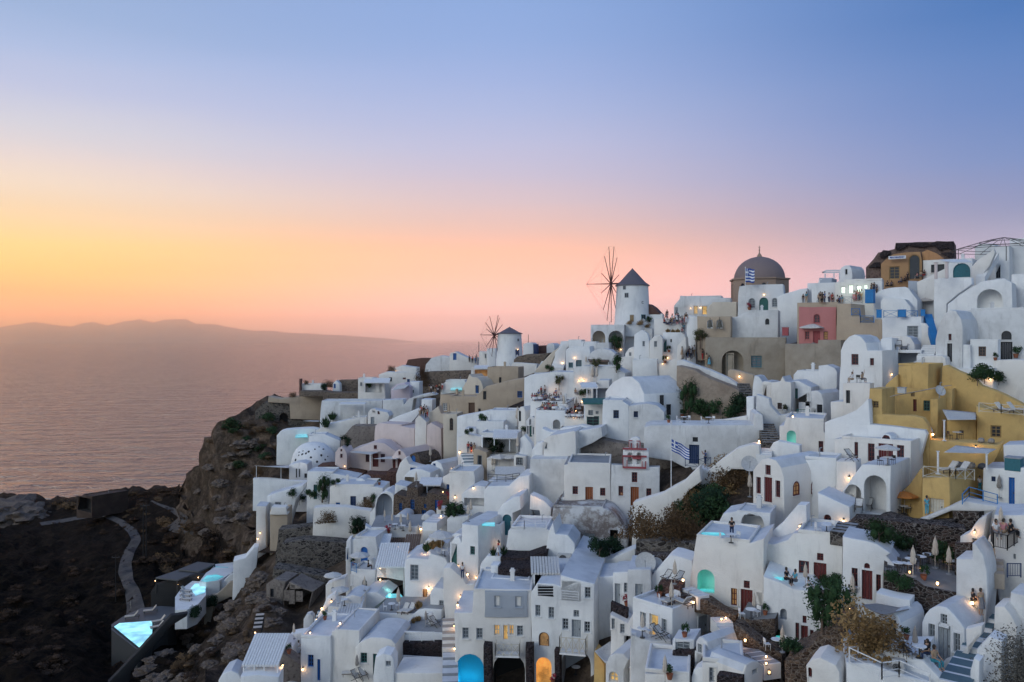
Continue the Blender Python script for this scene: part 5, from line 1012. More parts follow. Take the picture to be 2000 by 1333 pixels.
mill('tall white windmill with a pointed dark cap and a bare many poled sail wheel',1479,1352,1608,1332,1618,268,412,725,165,[(1405,418,1428,447,'grey','glass','window'),(1418,476,1448,512,'grey','glass','window'),(1460,652,1490,705,'grey','ochre_dark','window'),(1547,650,1586,705,'teal','glass','door')],(1305,395),[(1288,92),(1330,92),(1355,180),(1252,170),(1228,308),(1370,322),(1228,468),(1368,500),(1243,605),(1273,695),(1308,708),(1350,638)],(1105,398),0,logo=[('C',1565,562,30)])
mill('small white windmill on the ridge with a low conical cap and thin sail poles',480,384,576,372,586,745,800,1010,190,[(542,842,556,861,'grey','glass','window'),(526,930,557,990,'navy','navy','door')],(355,812),[(318,658),(388,650),(398,672),(285,710),(422,728),(292,762),(430,850),(290,905),(312,935),(335,985),(410,912),(395,1003)],(243,810),0)
def domed_church():
 Z(1240,440);d=168.;c=px2w(1013,660,d);s=SC/F*d;root=empty('domed_church',c,'church drum of brown stone under a large grey brown dome with a finial','church')
 ob=[];r=(1245-782)/2*s;h=(660-440)*s
 def octo(rr):return[(rr*math.cos(math.pi*2*i/8+.25),rr*math.sin(math.pi*2*i/8+.25))for i in range(8)]
 mb=MB();V=[]
 for rr,z in((r*1.0,-3),(r*1.0,h-.35),(r*1.05,h-.3),(r*1.05,h),(r*.86,h+.02)):
  V+=[c+Vector((x,y,z))for x,y in octo(rr)]
 Fs=[(j*8+i,j*8+(i+1)%8,(j+1)*8+(i+1)%8,(j+1)*8+i)for j in range(4)for i in range(8)]+[tuple(range(32,40))]
 mb.add(V,Fs);dr=mb.obj('drum','church_stone');ob.append(dr);SOLID.append(dr)
 rd=(1208-808)/2*s;hd=(440-258)*s
 mb=MB();mb.lathe(c+Vector((0,0,h)),[(rd*math.cos(a),hd*math.sin(a))for a in[R(x)for x in(0,6,14,24,35,46,57,68,79,88)]],40,wob=lambda a,z:1+.004*math.sin(a*9+z*2))
 ob.append(mb.obj('dome','dome',smooth=60))
 mb=MB();mb.lathe(c+Vector((0,0,h+hd-.1)),[(.55,0),(.5,.3),(.25,.7),(.12,.9),(.10,1.3),(.2,1.5),(.08,1.7),(.05,2.4)],12)
 mb.rod(c+Vector((-.3,0,h+hd+2.0)),c+Vector((.3,0,h+hd+2.0)),.05);ob.append(mb.obj('finial','church_stone',smooth=50))
 for i in range(8):
  a=math.pi*2*(i+.5)/8+.25;o_=Vector((math.cos(a),math.sin(a),0));t_=Vector((-o_.y,o_.x,0));rr=r*math.cos(math.pi/8)+.02
  mb=MB();w,z0,z1=.45,h-4.2,h-1.6
  pts=[(-w,z0),(w,z0)]+[(w*math.cos(R(q)),z1+w*math.sin(R(q)))for q in(0,30,60,90,120,150,180)]
  mb.add([c+o_*(rr+.03)+t_*x+Vector((0,0,z))for x,z in pts],[tuple(range(len(pts)))])
  wf=mb.obj('arched_window','glass');ob.append(wf)
  mb=MB()
  for x in(-w-.1,w+.1):mb.box(c+o_*(rr+.05)+t_*x+Vector((0,0,(z0+z1)/2)),(.14,.16,z1-z0),0,0,(t_,o_,Vector((0,0,1))))
  ar=[c+o_*(rr+.05)+t_*((w+.1)*math.cos(R(q)))+Vector((0,0,z1+(w+.1)*math.sin(R(q))))for q in range(0,181,20)]
  mb.tube(ar,.09,5);mb.obj('surround','church_stone',wf)
 attach(root,ob)
domed_church()
def igloo():
 Z(520,700);d=166.;c=px2w(385,868,d);s=SC/F*d;rx,h=182*s,186*s
 root=empty('domed_house',c,'smooth white dome house studded with black stones and glowing at its base','dome house');ob=[]
 mb=MB();mb.lathe(c,[(rx*1.03,-2.5),(rx,0)]+[(rx*math.cos(a)**.8,h*math.sin(a))for a in[R(x)for x in(8,18,30,42,54,66,77,86)]],36,wob=lambda a,z:1+.02*math.sin(a*3+z*.7)+.01*math.sin(a*8+z*2))
 b=mb.obj('dome','white',smooth=60);ob.append(b);SOLID.append(b)
 bv=BVHTree.FromPolygons([v.co.copy()for v in b.data.vertices],[tuple(p.vertices)for p in b.data.polygons])
 o0=Vector((0,0,EYE));k=0
 for x,y in[(268,765),(292,782),(323,775),(362,808),(300,755),(238,828),(448,790),(480,825),(465,740),(500,800),(345,760),(415,842),(265,790),(395,740),(430,722)]:
  t=px2w(x,y,d)-o0;hit=bv.ray_cast(o0,t.normalized())
  if hit[0]is None:continue
  mb=MB();n=hit[1];r0=random.uniform(.16,.30)
  u=n.orthogonal().normalized();w=n.cross(u);m_=7
  ring=[hit[0]+u*(r0*random.uniform(.7,1.2)*math.cos(2*math.pi*i/m_))+w*(r0*random.uniform(.7,1.1)*math.sin(2*math.pi*i/m_))for i in range(m_)]
  mb.add(ring+[hit[0]+n*.18],[(i,(i+1)%m_,m_)for i in range(m_)]);ob.append(mb.obj('inset_stone','black'))
 attach(root,ob)
igloo()
def slab(label,pts,d,mat,th=.3,name='terrace',cat='terrace',kind=None,parent=None,solid=True,dz=0,ref=0,smooth=None,z=None):
 """horizontal slab whose top outline is drawn in the picture; d is the distance of point `ref`"""
 q=[T(p)for p in pts]
 if z is None:z=EYE+(CY-q[ref][1])/F*d
 top=[]
 for x,y in q:
  dd=(EYE-z)/((y-CY)/F)if(y-CY)>8 else d;top.append(P(x,y,dd))
 n=len(top);V=[v+Vector((0,0,dz))for v in top]+[v+Vector((0,0,dz-th))for v in top]
 Fs=[(i,n+i,n+(i+1)%n,(i+1)%n)for i in range(n)]
 tris=tessellate_polygon([[Vector((v.x,v.y,0))for v in top]])
 Fs+=[tuple(t)for t in tris]+[tuple(n+i for i in t)[::-1]for t in tris]
 o=mesh_obj(name,V,Fs,mat)
 bm=bmesh.new();bm.from_mesh(o.data);bmesh.ops.recalc_face_normals(bm,faces=bm.faces);bm.to_mesh(o.data);bm.free()
 if parent:attach(parent,[o])
 else:tag(o,label,cat,kind=kind)
 if solid:SOLID.append(o)
 return o,z
Z(160,1013)
plain('deck_dark',(.055,.06,.065),.5);plain('dark_wall',(.018,.018,.02),.8)
dk,zz=slab('dark grey stone deck around the infinity pool',[(240,862),(330,800),(480,730),(640,712),(760,720),(770,790),(700,840),(575,905),(560,960),(470,1064),(452,1068),(240,905)],137,'deck_dark',6,'pool_deck','deck',ref=5)
pr=empty('swimming_pool',px2w(420,930,132),'glowing turquoise infinity pool at the lower left','pool')
w_,_=slab('',[(262,880),(305,852),(572,832),(572,928),(468,1048)],128.6,'water_bright',.1,'water',parent=pr,solid=False,z=zz+.10)
c_,_=slab('',[(240,882),(262,880),(468,1048),(462,1062)],128.4,'dark_wall',.5,'overflow_rim',parent=pr,solid=False,z=zz+.05)
Z(160,1013)
WL('dark sloping boundary wall running down from the pool',[(205,1500),(215,1335),(470,1070),(600,930),(730,790),(862,772),(850,800),(720,880),(400,1250),(330,1500)],'dark_wall',L=1,d=116,yaw=-30)
def water(label,pts,z,mat,name='swimming_pool'):
 o,z=slab(label,pts,100,mat,.08,name,'pool',solid=False,z=z+.1);return o
s1,z1=slab('lowest white spa terrace above the dark deck',[(758,640),(800,580),(900,508),(1012,518),(1010,622),(938,705),(856,742),(757,745)],132,'white',3.2,'spa_terrace','terrace',ref=7)
water('brightest spa pool on the lowest white terrace',[(885,570),(920,528),(1006,536),(1002,600),(925,625)],z1,'water_bright')
s2,z2=slab('middle white spa terrace beside the dark pergolas',[(955,515),(1010,442),(1080,396),(1200,400),(1235,430),(1120,505),(1010,520)],144,'white',3,'spa_terrace','terrace',ref=6)
water('middle pale spa pool beside the dark pergolas',[(972,506),(1015,464),(1090,455),(1150,470),(1100,500),(1010,512)],z2,'water_pool')
s3,z3=slab('upper white spa terrace below the white cliff path',[(1022,446),(1085,372),(1230,356),(1245,430),(1200,452),(1110,470)],149,'white',3,'spa_terrace','terrace',ref=5)
water('upper small aqua spa pool below the white cliff path',[(1040,432),(1088,392),(1190,396),(1150,440),(1100,446)],z3,'water_pool')
WL('white cliff path wall rising to the village corner',[(1222,445),(1232,345),(1330,320),(1400,235),(1434,235),(1428,330),(1378,424),(1300,438)],L=3,d=134,yaw=-15)
WL('curving white wall under the spa terraces',[(1005,720),(1010,602),(1130,532),(1200,462),(1300,436),(1382,424),(1382,520),(1200,560),(1100,640),(1012,740)],L=1,d=146,yaw=-10,m='white_aged')
WL('grey outer wall below the curving spa wall',[(990,760),(1000,640),(1100,620),(1200,520),(1370,490),(1380,640),(1200,640),(1080,700),(1010,770)],L=1,d=142,yaw=-10,m='beige_grey')
def roofed(label,pts,d,ref,posts,mat,th=.25,hgt=2.6,name='pergola',cat='pergola',pm=None,slats=0):
 q=[T(p)for p in pts];z=EYE+(CY-q[ref][1])/F*d;c=P(*q[ref],d);root=empty(name,(c.x,c.y,z-hgt),label,cat)
 o,z=slab('',pts,d,mat,th,'canopy',parent=root,ref=ref,solid=False);ob=[]
 for(x,y,yb)in posts:
  a=T((x,y));dd=(EYE-z)/((a[1]-CY)/F)if a[1]-CY>8 else d;dd=min(max(dd,d*.85),d*1.15)
  t=P(a[0],a[1],dd);hh=(yb-y)*SC/F*dd;mb=MB();mb.box((t.x,t.y,t.z-hh/2-th),(.16,.16,hh));ob.append(mb.obj('post',pm or mat))
 attach(root,ob);return root
plain('pergola_dark',(.10,.10,.105),.7)
roofed('front dark flat pergola beside the spa terraces',[(600,480),(780,418),(948,436),(776,500)],146,3,[(604,482,600),(776,500,620),(945,438,520)],'pergola_dark',pm='dark_metal')
roofed('rear dark flat pergola beside the spa terraces',[(784,414),(942,352),(1084,368),(952,432)],150,3,[(1080,370,400),(952,430,500)],'pergola_dark',pm='dark_metal')
WL('low dark bar wall under the dark pergolas',[(560,720),(560,600),(600,540),(940,450),(1020,470),(960,560),(770,620),(760,700)],L=1,d=148,m='dark_wall',yaw=-10)
plaster('bunker',(.05,.034,.028),(.09,.065,.05),.8,.6)
Z(0,900)
H('derelict brown flat building by the sea with an open dark end',bx(622,290,748,420),[('n',632,312,742,400,'black',3)],m='bunker',L=14,yaw=34,d=272,br=1042,ext=2,name='derelict_building',cat='building')
Z(160,1013)
WL('white pool wall at the lower left corner of the village',[(1385,1130),(1390,1085),(1540,1040),(1666,1002),(1720,1050),(1720,1160)],L=2.5,d=90)
WL('low white counter under the wooden pavilion',[(1285,1400),(1290,1288),(1430,1270),(1600,1285),(1604,1400)],L=2.5,d=79)
H('small white dome roof at the very bottom left of the village',[(1105,1420),(1112,1320),(1150,1265),(1210,1240),(1270,1265),(1300,1330),(1305,1420)],L=3,d=80)
Z(520,1013)
WL('brown earth wall between the corner pool and the parasol',[(95,1330),(110,1085),(180,1120),(272,1190),(278,1330)],'stone_house',L=2,d=88)
WL('white angular wall around the corner pool loungers',[(60,1090),(62,1035),(160,1000),(200,945),(330,920),(332,1000),(280,1060)],L=1.5,d=94)
Z(640,860,320)
WL('small white garden wall above the folded parasol court',[(960,900),(962,850),(1100,812),(1210,840),(1212,900)],L=1,d=112)
WL('white step wall between the veranda and the blue shutter house',[(1000,600),(1003,560),(1090,548),(1206,580),(1206,620)],L=1,d=122)
Z(880,700)
WL('curved white parapet beside the palm pot roof',[(60,700),(62,640),(130,610),(250,640),(252,720)],L=1.5,d=130)
WL('short white buttress wall below the two storey house',[(560,760),(565,650),(600,625),(660,700),(700,760)],L=1.5,d=113)
WL('white stair flank with a sloping top beside the ridge roofed house',[(655,800),(660,745),(700,690),(752,680),(755,800)],L=1.5,d=108)
Z(1240,1013)
WL('low white parapet before the grey door courtyard',[(80,760),(82,700),(190,640),(196,700),(140,770)],L=.8,d=69.5)
WL('white planter edge along the middle red door terrace',[(1430,640),(1432,600),(1500,600),(1640,625),(1640,690)],'brown_stone',L=1,d=63)
Z(1600,700)
def sail(label,pts,ds,mat='canvas',sagm=.35,name='shade_sail',cat='shade sail',group=None):
 c=[P(*T(p),d)for p,d in zip(pts,ds)];n=8;V=[]
 for i in range(n+1):
  for j in range(n+1):
   u,v=i/n,j/n;p=(c[0]*(1-u)+c[1]*u)*(1-v)+(c[3]*(1-u)+c[2]*u)*v
   p=p.copy();p.z-=sagm*16*u*(1-u)*v*(1-v)*.6;V.append(p)
 Fs=[(i*(n+1)+j,(i+1)*(n+1)+j,(i+1)*(n+1)+j+1,i*(n+1)+j+1)for i in range(n)for j in range(n)]
 o=mesh_obj(name,V,Fs,mat,smooth=60);m_=o.modifiers.new('solid','SOLIDIFY');m_.thickness=.04
 return tag(o,label,cat,group)
def post(label,x,y0,y1,d,r=.09,mat='white_paint',name='post',cat='post'):
 mb=MB();a,b=P(*T((x,y1)),d),P(*T((x,y0)),d);mb.rod(a,b,r,8);mb.box(a,(.3,.3,.1));mb.box(b,(r*2.6,r*2.6,.06));return tag(mb.obj(name,mat),label,cat)
sail('narrow cream sail stretched over the ochre courtyard',[(575,312),(610,300),(1080,218),(1010,224)],[86,86,89,90],'canvas_cream',.1)
sail('upper cream shade sail at the ochre patio',[(1000,418),(1275,444),(1275,500),(1045,503)],[87,86,83,83])
sail('lower cream shade sail over the cushioned ochre terrace',[(1015,768),(1110,712),(1440,742),(1372,776)],[74,78,77,74])
post('upper white sail post on the ochre patio',1017,505,670,82)
post('lower left white sail post on the cushioned terrace',966,758,940,73)
post('lower right white sail post on the cushioned terrace',1362,775,900,73.5)
Z(1600,1013);sail('grey brown awning stretched over the stone alley',[(335,705),(470,695),(732,742),(510,792)],[56,58,57,54],'canvas_taupe')
post('slanted awning mast beside the stone alley',335,700,880,54.5,.05)
Z(880,1013);sail('pale canvas awning over the ochre lit wall',[(1172,1082),(1300,1002),(1420,1072),(1260,1180)],[72,75,72,69],'canvas',.8)
sail('rippled grey canvas strip beside the arched kiosk',[(1440,1215),(1560,1130),(1666,1180),(1640,1260)],[66,68,67,64],'canvas_taupe',.6)
Z(520,700);sail('white shade sail over the pink house terrace',[(680,765),(740,752),(945,755),(850,785)],[151,156,156,148]);sail('second thinner white sail beside the pink house',[(870,820),(1000,800),(1110,800),(1060,822)],[147,150,150,146])
post('curved white sail mast in front of the pink house',848,782,935,147,.12)
sail('thin white sail over the parking pad on the cliff',[(-95,875),(0,880),(195,872),(190,895)],[150,156,158,152]);sail('thin white sail before the old fort wall',[(300,512),(360,506),(435,508),(430,518)],[196,200,200,196])
post('left sail mast of the cliff parking pad',-80,880,975,151,.06);post('right sail mast of the cliff parking pad',120,885,985,153,.06)
sail('drooping lilac awning of the tinted house',[(1018,262),(1075,218),(1168,212),(1130,245)],[193,196,196,192],'canvas',.5)
Z(1600,440);roofed('white flat pergola on the far right skyline',[(25,380),(60,365),(172,363),(172,378)],140,0,[(48,384,432),(120,376,432),(165,378,430)],'white_paint')
def box_canopy(label,x0,y0,x1,y1,d,dep,mat='white_paint',posts=(),hgt=None,name='pergola',cat='pergola',th=.2,tilt=0.,slat=False):
 a,b=P(*T((x0,y1)),d),P(*T((x1,y1)),d);c=(a+b)/2;root=empty(name,c-Vector((0,0,2.4)),label,cat);w=(b-a).length;ob=[]
 mb=MB();up=(y1-y0)*SC/F*d;nz_=int(w/.28)if slat else 1
 for i in range(nz_):
  u0,u1=i/nz_,(i+(.82 if slat else 1))/nz_
  V=[a.lerp(b,u0),a.lerp(b,u1),a.lerp(b,u1)+Vector((0,dep,up+tilt)),a.lerp(b,u0)+Vector((0,dep,up+tilt))]
  V=V+[v-Vector((0,0,th))for v in V];mb.add(V,[(0,1,2,3),(7,6,5,4),(0,4,5,1),(1,5,6,2),(2,6,7,3),(3,7,4,0)])
 ob.append(mb.obj('canopy',mat))
 for(x,yb)in posts:
  u=(x-x0)/(x1-x0);t=a.lerp(b,u)+Vector((0,.15,0));hh=(yb-y1)*SC/F*d;mb=MB();mb.box((t.x,t.y,t.z-hh/2-th),(.14,.14,hh));ob.append(mb.obj('post','white_paint'))
 attach(root,ob);return root
Z(520,1013)
box_canopy('sloping white slatted roof above the glowing bar shelf',885,290,1135,392,100,4.5,slat=True,tilt=.3)
box_canopy('lower white slatted roof beside the cliff stairs',556,742,752,850,92,4,posts=[(575,905),(740,905)],slat=True,tilt=.3)
Z(160,1013)
r=box_canopy('white wooden pavilion roof at the bottom left of the village',1300,1090,1600,1190,80,4.2,posts=[(1312,1300),(1400,1300),(1480,1290),(1590,1290)],slat=True,tilt=.4)
Z(880,700)
box_canopy('white beam pergola over the shaded shelter',345,605,548,648,121,4,posts=[(480,750),(355,700)],slat=True)
box_canopy('flat white canopy beside the dining terraces',1065,205,1200,238,122,3.5,posts=[(1110,330),(1190,330)])
box_canopy('green edged flat awning beside the dining terraces',1082,335,1280,365,113,2.5,mat='green',posts=[(1090,495)])
Z(880,460)
box_canopy('thin white canopy over the warm lit terrace bar',190,1060,310,1082,190,3,posts=[(195,1130),(305,1130)])
box_canopy('brown beam pergola over the domed cafe door',1130,1008,1290,1022,145,3,mat='planks',posts=[(1160,1068),(1285,1068)])
Z(640,860,320)
box_canopy('slim white canopy over the bright blue veranda door',925,415,1150,456,124,3.2,posts=[(1010,545)])
box_canopy('left slab of the rough brown plank roof',630,940,780,1040,112,3,mat='planks',slat=True)
box_canopy('right slab of the rough brown plank roof',770,1010,930,1110,108,3,mat='planks',slat=True)
box_canopy('thin dark edged sunshade deck beside the plank roof',490,1005,620,1090,108,3,posts=[(505,1150),(600,1150)])
Z(880,1013)
box_canopy('torn cloth awning over the dark hotel loggia',655,375,895,442,80,3,mat='canvas',slat=True,posts=[(680,545)])
Z(880,700)
box_canopy('flat white sunshade over the rail enclosed deck',360,905,605,945,108,2.5,mat='canvas',posts=[(370,1010),(450,1020)])
Z(520,700)
box_canopy('thin white canopy over the open porch near the tip',790,165,1000,198,203,2.5,posts=[(800,270)])
box_canopy('open white roof frame on the large plain terrace house',590,365,800,372,182,2.5,posts=[(592,465),(795,470)])
Z(1600,440)
box_canopy('thin canopy strip over the two pink terrace posts',1040,268,1252,300,117,2)
post('left pink post on the corner tower terrace',950,306,436,116,.22,'pinkish');post('right pink post on the corner tower terrace',1039,300,432,116,.22,'pinkish')
def gazebo():
 Z(1600,440);d=124.;root=empty('gazebo_frame',px2w(1420,210,d),'bare dark metal dome frame on the far right skyline','gazebo');mb=MB();ob=[]
 top=px2w(1500,100,d);n=12;rx=(1500-1098)*SC/F*d;z0=px2w(0,205,d).z;h=top.z-z0
 mb=MB()
 for i in range(n):
  a=2*math.pi*i/n;pts=[Vector((top.x+rx*math.cos(a)*math.sin(t*math.pi/2),top.y+rx*.8*math.sin(a)*math.sin(t*math.pi/2),z0+h*(1-math.sin(t*math.pi/2)**1.25)))for t in[k/6 for k in range(7)]]
  mb.tube(pts,.04,4)
 ob.append(mb.obj('ribs','dark_metal'));mb=MB()
 for t in(.3,.65,1.0):
  pts=[Vector((top.x+rx*math.cos(a)*math.sin(t*math.pi/2),top.y+rx*.8*math.sin(a)*math.sin(t*math.pi/2),z0+h*(1-math.sin(t*math.pi/2)**1.25)))for a in[2*math.pi*k/24 for k in range(25)]];mb.tube(pts,.05,4)
 ob.append(mb.obj('ring','dark_metal'));mb=MB()
 for a in(3.3,4.3,5.3):b=Vector((top.x+rx*math.cos(a),top.y+rx*.8*math.sin(a),z0));mb.rod(b,b-Vector((0,0,2.2)),.06,5)
 ob.append(mb.obj('post','dark_metal'));attach(root,ob)
gazebo()
def stairs(label,p0,p1,d0,d1,w,mat='step_blue',n=None,edge='white',name='staircase'):
 a,b=px2w(*p0,d0),px2w(*p1,d1);dz=b.z-a.z;n=n or max(4,int(abs(dz)/.2));hd=Vector((b.x-a.x,b.y-a.y,0));L_=hd.length or 1;hd/=L_
 side=Vector((-hd.y,hd.x,0));root=empty(name,a,label,'stairs');mt,mr_=MB(),MB()
 for i in range(n):
  q=a+hd*(L_*(i+.5)/n);z=a.z+dz*(i+1)/n;ax=(hd,side,Vector((0,0,1)))
  mt.box((q.x+hd.x*.04,q.y+hd.y*.04,z-.03),(L_/n*.72,w,.07),0,0,ax);mr_.box((q.x,q.y,z-.56),(L_/n+.005,w-.02,1.1),0,0,ax)
 t_,r_=mt.obj('treads',mat),mr_.obj('risers',edge);SOLID.append(r_);attach(root,[t_,r_]);return root
Z(880,460)
stairs('wide teal treaded steps climbing to the small windmill',(735,1122),(818,985),176,190,3.0)
stairs('narrow teal steps below the rubble mound',(540,1105),(510,1040),182,186,2)
stairs('white steps between the lamp lit wall and the teal steps',(865,1085),(950,860),170,184,2.8,'roof_white')
Z(880,700)
stairs('upper flight of blue grey steps beside the blue gate',(200,915),(135,765),121,131,2.4)
stairs('lower flight of blue grey steps beside the beige house',(232,1035),(222,935),115,120,1.6)
Z(1240,700)
stairs('lit stone steps climbing behind the glowing lamp',(1120,700),(1060,530),93,99,2.0,'floor_grey',edge='grey_rubble')
stairs('dark stone steps in the beige lane under the archway',(905,300),(880,205),112,116,1.8,'floor_grey',edge='grey_rubble')
stairs('short white steps by the railing below the lamp',(1050,800),(1050,730),88.5,90.5,1.7,'roof_white')
Z(1600,440)
stairs('steep white staircase on the top right house',(1310,430),(1425,232),120.5,124,1.3,'roof_white')
stairs('steps between the round tub and the lounger cabin',(860,1075),(915,975),101,106,1.9,'floor_grey')
stairs('bright blue staircase dropping beside the white house',(945,930),(885,725),108,112,1.0,'sky_blue',edge='sky_blue')
Z(1600,1013)
stairs('golden lit stone stairs between curved white walls',(1425,470),(1395,-20),58,67,1.3,'step_warm',edge='step_warm')
stairs('long dark steps with white edges in the lower right corner',(1100,1330),(1240,1090),48,53,1.7,'step_blue')
stairs('upper dark steps with white edges behind the vaulted house',(1250,1080),(1370,760),53,58.5,1.4,'step_blue')
stairs('worn brown steps in the dark stone wall',(170,120),(240,30),66,69,1.6,'floor_grey',edge='grey_rubble')
Z(1240,1013)
stairs('candle lit steps running down beside the brown stone wall',(900,1080),(680,800),60,65.5,1.4,'roof_white')
stairs('lower lantern lit steps between stone walls',(1120,1180),(920,1060),57,60,1.4,'floor_grey')
stairs('little white steps beside the plunge pool arch',(560,632),(420,560),66.5,68.5,1.2,'roof_white')
Z(520,1013)
stairs('plank treaded stairs lit in gold beside the hotel',(1490,1070),(1490,810),81,87,1.5,'step_warm',edge='white_warm')
stairs('lower white plank stairs beside the blue arch',(1497,1345),(1497,1085),74,80.5,1.5,'roof_white',edge='floor_grey')
stairs('dark steps inside the white cliff side stair walls',(385,955),(470,745),91.5,96,1.3,'step_blue')
stairs('white garden steps beside the stone house in the middle',(1330,35),(1420,-35),107,112,2.0,'roof_white')
Z(160,1013)
stairs('pale wooden ladder stairs on the rocky slope',(1425,905),(1452,770),98,102,1.0,'canvas_cream',edge='dark_wall')
def rail(label,pts,ds,h=1.0,mat='white_paint',style='x',name='railing',cat='railing',group=None):
 W_=[px2w(x,y,d)for(x,y),d in zip(pts,ds)];up=Vector((0,0,h));mp_,mr_,ml=MB(),MB(),MB()
 for a,b in zip(W_,W_[1:]):
  l=(b-a).length;k=max(1,round(l/1.5));mr_.rod(a+up,b+up,.04,4);mr_.rod(a+up*.12,b+up*.12,.03,4)
  for i in range(k+1):q=a.lerp(b,i/k);mp_.rod(q,q+up*1.03,.045,4)
  for i in range(k):
   q0,q1=a.lerp(b,i/k),a.lerp(b,(i+1)/k)
   if style=='x':ml.rod(q0+up*.12,q1+up,.025,4);ml.rod(q1+up*.12,q0+up,.025,4)
   elif style=='bars':
    for j in range(1,8):q=q0.lerp(q1,j/8);ml.rod(q+up*.12,q+up,.018,4)
   elif style=='h':ml.rod(q0+up*.4,q1+up*.4,.03,4);ml.rod(q0+up*.7,q1+up*.7,.03,4)
   else:ml.rod(q0+up*.5,q1+up*.5,.025,4)
 c=sum(W_,Vector())/len(W_);c.z=min(w.z for w in W_);root=empty(name,c,label,cat,group)
 attach(root,[mp_.obj('posts',mat),mr_.obj('handrail',mat),ml.obj('infill',mat)]);return root
Z(1600,440)
rail('blue crossed railing of the white terrace with one grey window',[(525,755),(640,755),(705,755),(800,755)],[111.5]*4,1.0,'sky_blue')
rail('blue crossed railing beside the blue stair panels',[(262,735),(330,735),(335,795),(445,795)],[116,116,115,115],1.0,'sky_blue')
rail('pale railing in front of the lit shops',[(180,640),(350,640)],[128,128],1.1,'grey','x')
rail('white rail of the small roof beside the red windowed vault',[(398,1018),(490,1018)],[101.5,102.5],1.0,'white_paint','h')
Z(1600,700)
rail('pale crossed railing of the upper ochre roof terrace',[(1300,440),(1480,452),(1666,470)],[83.5,82.5,82],1.0,'cream_paint')
rail('pale crossed railing round the cushioned ochre terrace',[(845,968),(1062,985),(1110,985),(1262,995)],[72.3,71.5,71.8,73],1.0,'cream_paint')
rail('thin blue pipe railing of the stone walled terrace',[(1165,1190),(1220,1130),(1450,1195)],[69,70.5,68.5],.9,'sky_blue','one')
Z(1240,700)
rail('navy crossed railing before the navy door',[(410,880),(520,895),(618,880)],[95,94,94.5],1.05,'navy')
Z(880,1013)
def balcony(label,x0,y0,x1,y1,d,yaw,dep=1.1):
 f=Face(T((x0,0))[0],d,R(yaw));a0,z0=f.loc(*T((x0,y1)));a1,z1=f.loc(*T((x1,y0)));c=f.w((a0+a1)/2,z0,.5);root=empty('balcony',c,label,'balcony');ax=(Vector((f.t.x,f.t.y,0)),Vector((f.n.x,f.n.y,0)),Vector((0,0,1)))
 mb=MB();mb.box(f.w((a0+a1)/2,z0,dep/2),(a1-a0,dep+.1,.16),0,0,ax);sl_=mb.obj('floor_slab','white');SOLID.append(sl_)
 mp_,ml=MB(),MB();h=z1-z0;pts=[f.w(a0,z0,.05),f.w(a0,z0,dep),f.w(a1,z0,dep),f.w(a1,z0,.05)];up=Vector((0,0,h))
 for a,b in zip(pts,pts[1:]):
  k=max(1,round((b-a).length/.7));mp_.rod(a+up,b+up,.04,4);mp_.rod(a+up*.15,b+up*.15,.035,4)
  for i in range(k+1):q=a.lerp(b,i/k);mp_.rod(q,q+up*1.05,.045,4)
  for i in range(k):q0,q1=a.lerp(b,i/k),a.lerp(b,(i+1)/k);ml.rod(q0+up*.15,q1+up,.03,4);ml.rod(q1+up*.15,q0+up,.03,4)
 attach(root,[sl_,mp_.obj('posts','cream_paint'),ml.obj('lattice','cream_paint')])
balcony('pale lattice balcony above the dark cave arch',372,990,565,1086,77.5,4)
balcony('pale lattice balcony on the hotel wing',902,950,1112,1062,76,13)
rail('white slatted rail on top of the rounded tower',[(492,98),(600,92),(778,92)],[89.6,89,89],1.0,'white_paint','h')
rail('white slatted rail across the dark hotel loggia',[(708,625),(838,625)],[76.4,76],.9,'white_paint','h')
rail('white slatted rail across the pale hotel loggia',[(900,655),(1042,668)],[76.2,75.6],.8,'white_paint','h')
Z(520,1013)
rail('white crossed railing above the black stone band',[(1165,1000),(1365,1000)],[85.3,85.3],1.0)
Z(1600,1013)
rail('white wire railing round the foreground roof',[(245,1180),(510,1140)],[49.5,54],1.0,'white_paint','one')
rail('white pipe handrail at the front of the foreground roof',[(245,1182),(510,1310),(650,1290),(900,1400)],[49.4,47.9,48.2,46.8],1.0,'white_paint','one')
rail('dark railing before the three people on the balcony house',[(1400,190),(1420,240),(1530,262),(1640,190)],[58.5,58,58,60],1.1,'dark_metal','bars')
rail('dark gate railing under the balcony house',[(1530,480),(1640,480)],[57,57.5],1.0,'navy','bars')
Z(1240,700)
rail('green slatted fence between two white cottages',[(1320,495),(1420,495)],[99.5,99.5],1.2,'green','bars')
Z(880,700)
rail('thin dark railing round the parasol deck',[(305,1010),(450,1018),(560,1000)],[107,106,108],1.1,'dark_metal','h')
rail('dark lattice railing of the square terrace house',[(535,868),(585,872)],[111.5,111.5],1.0,'dark_metal','x')
Z(520,1013)
rail('blue railing of the blue doored house terrace',[(690,430),(735,445)],[104,103],1.2,'sky_blue','bars')
Z(0,900)
def pole(label,x,y0,y1,d,r=.16,cross=True,name='utility_pole',cat='utility pole'):
 a,b=px2w(x,y1,d),px2w(x,y0,d);root=empty(name,a,label,cat);mb=MB();mb.rod(a-Vector((0,0,1)),b,r,7,r*.7);ob=[mb.obj('shaft','black')]
 mb=MB();mb.box(b-Vector((0,0,.6)),(1.6,.12,.12));
 for k in(-.7,0,.7):mb.rod(b+Vector((k,0,-.55)),b+Vector((k,0,-.3)),.06)
 ob.append(mb.obj('crossarm','dark_metal'));attach(root,ob)
pole('left pole of the tall pair beside the dirt road',1166,350,765,200,.15);pole('right pole of the tall pair beside the dirt road',1190,345,745,198,.15);pole('single slender pole below the bend of the dirt road',941,765,1110,165,.11)
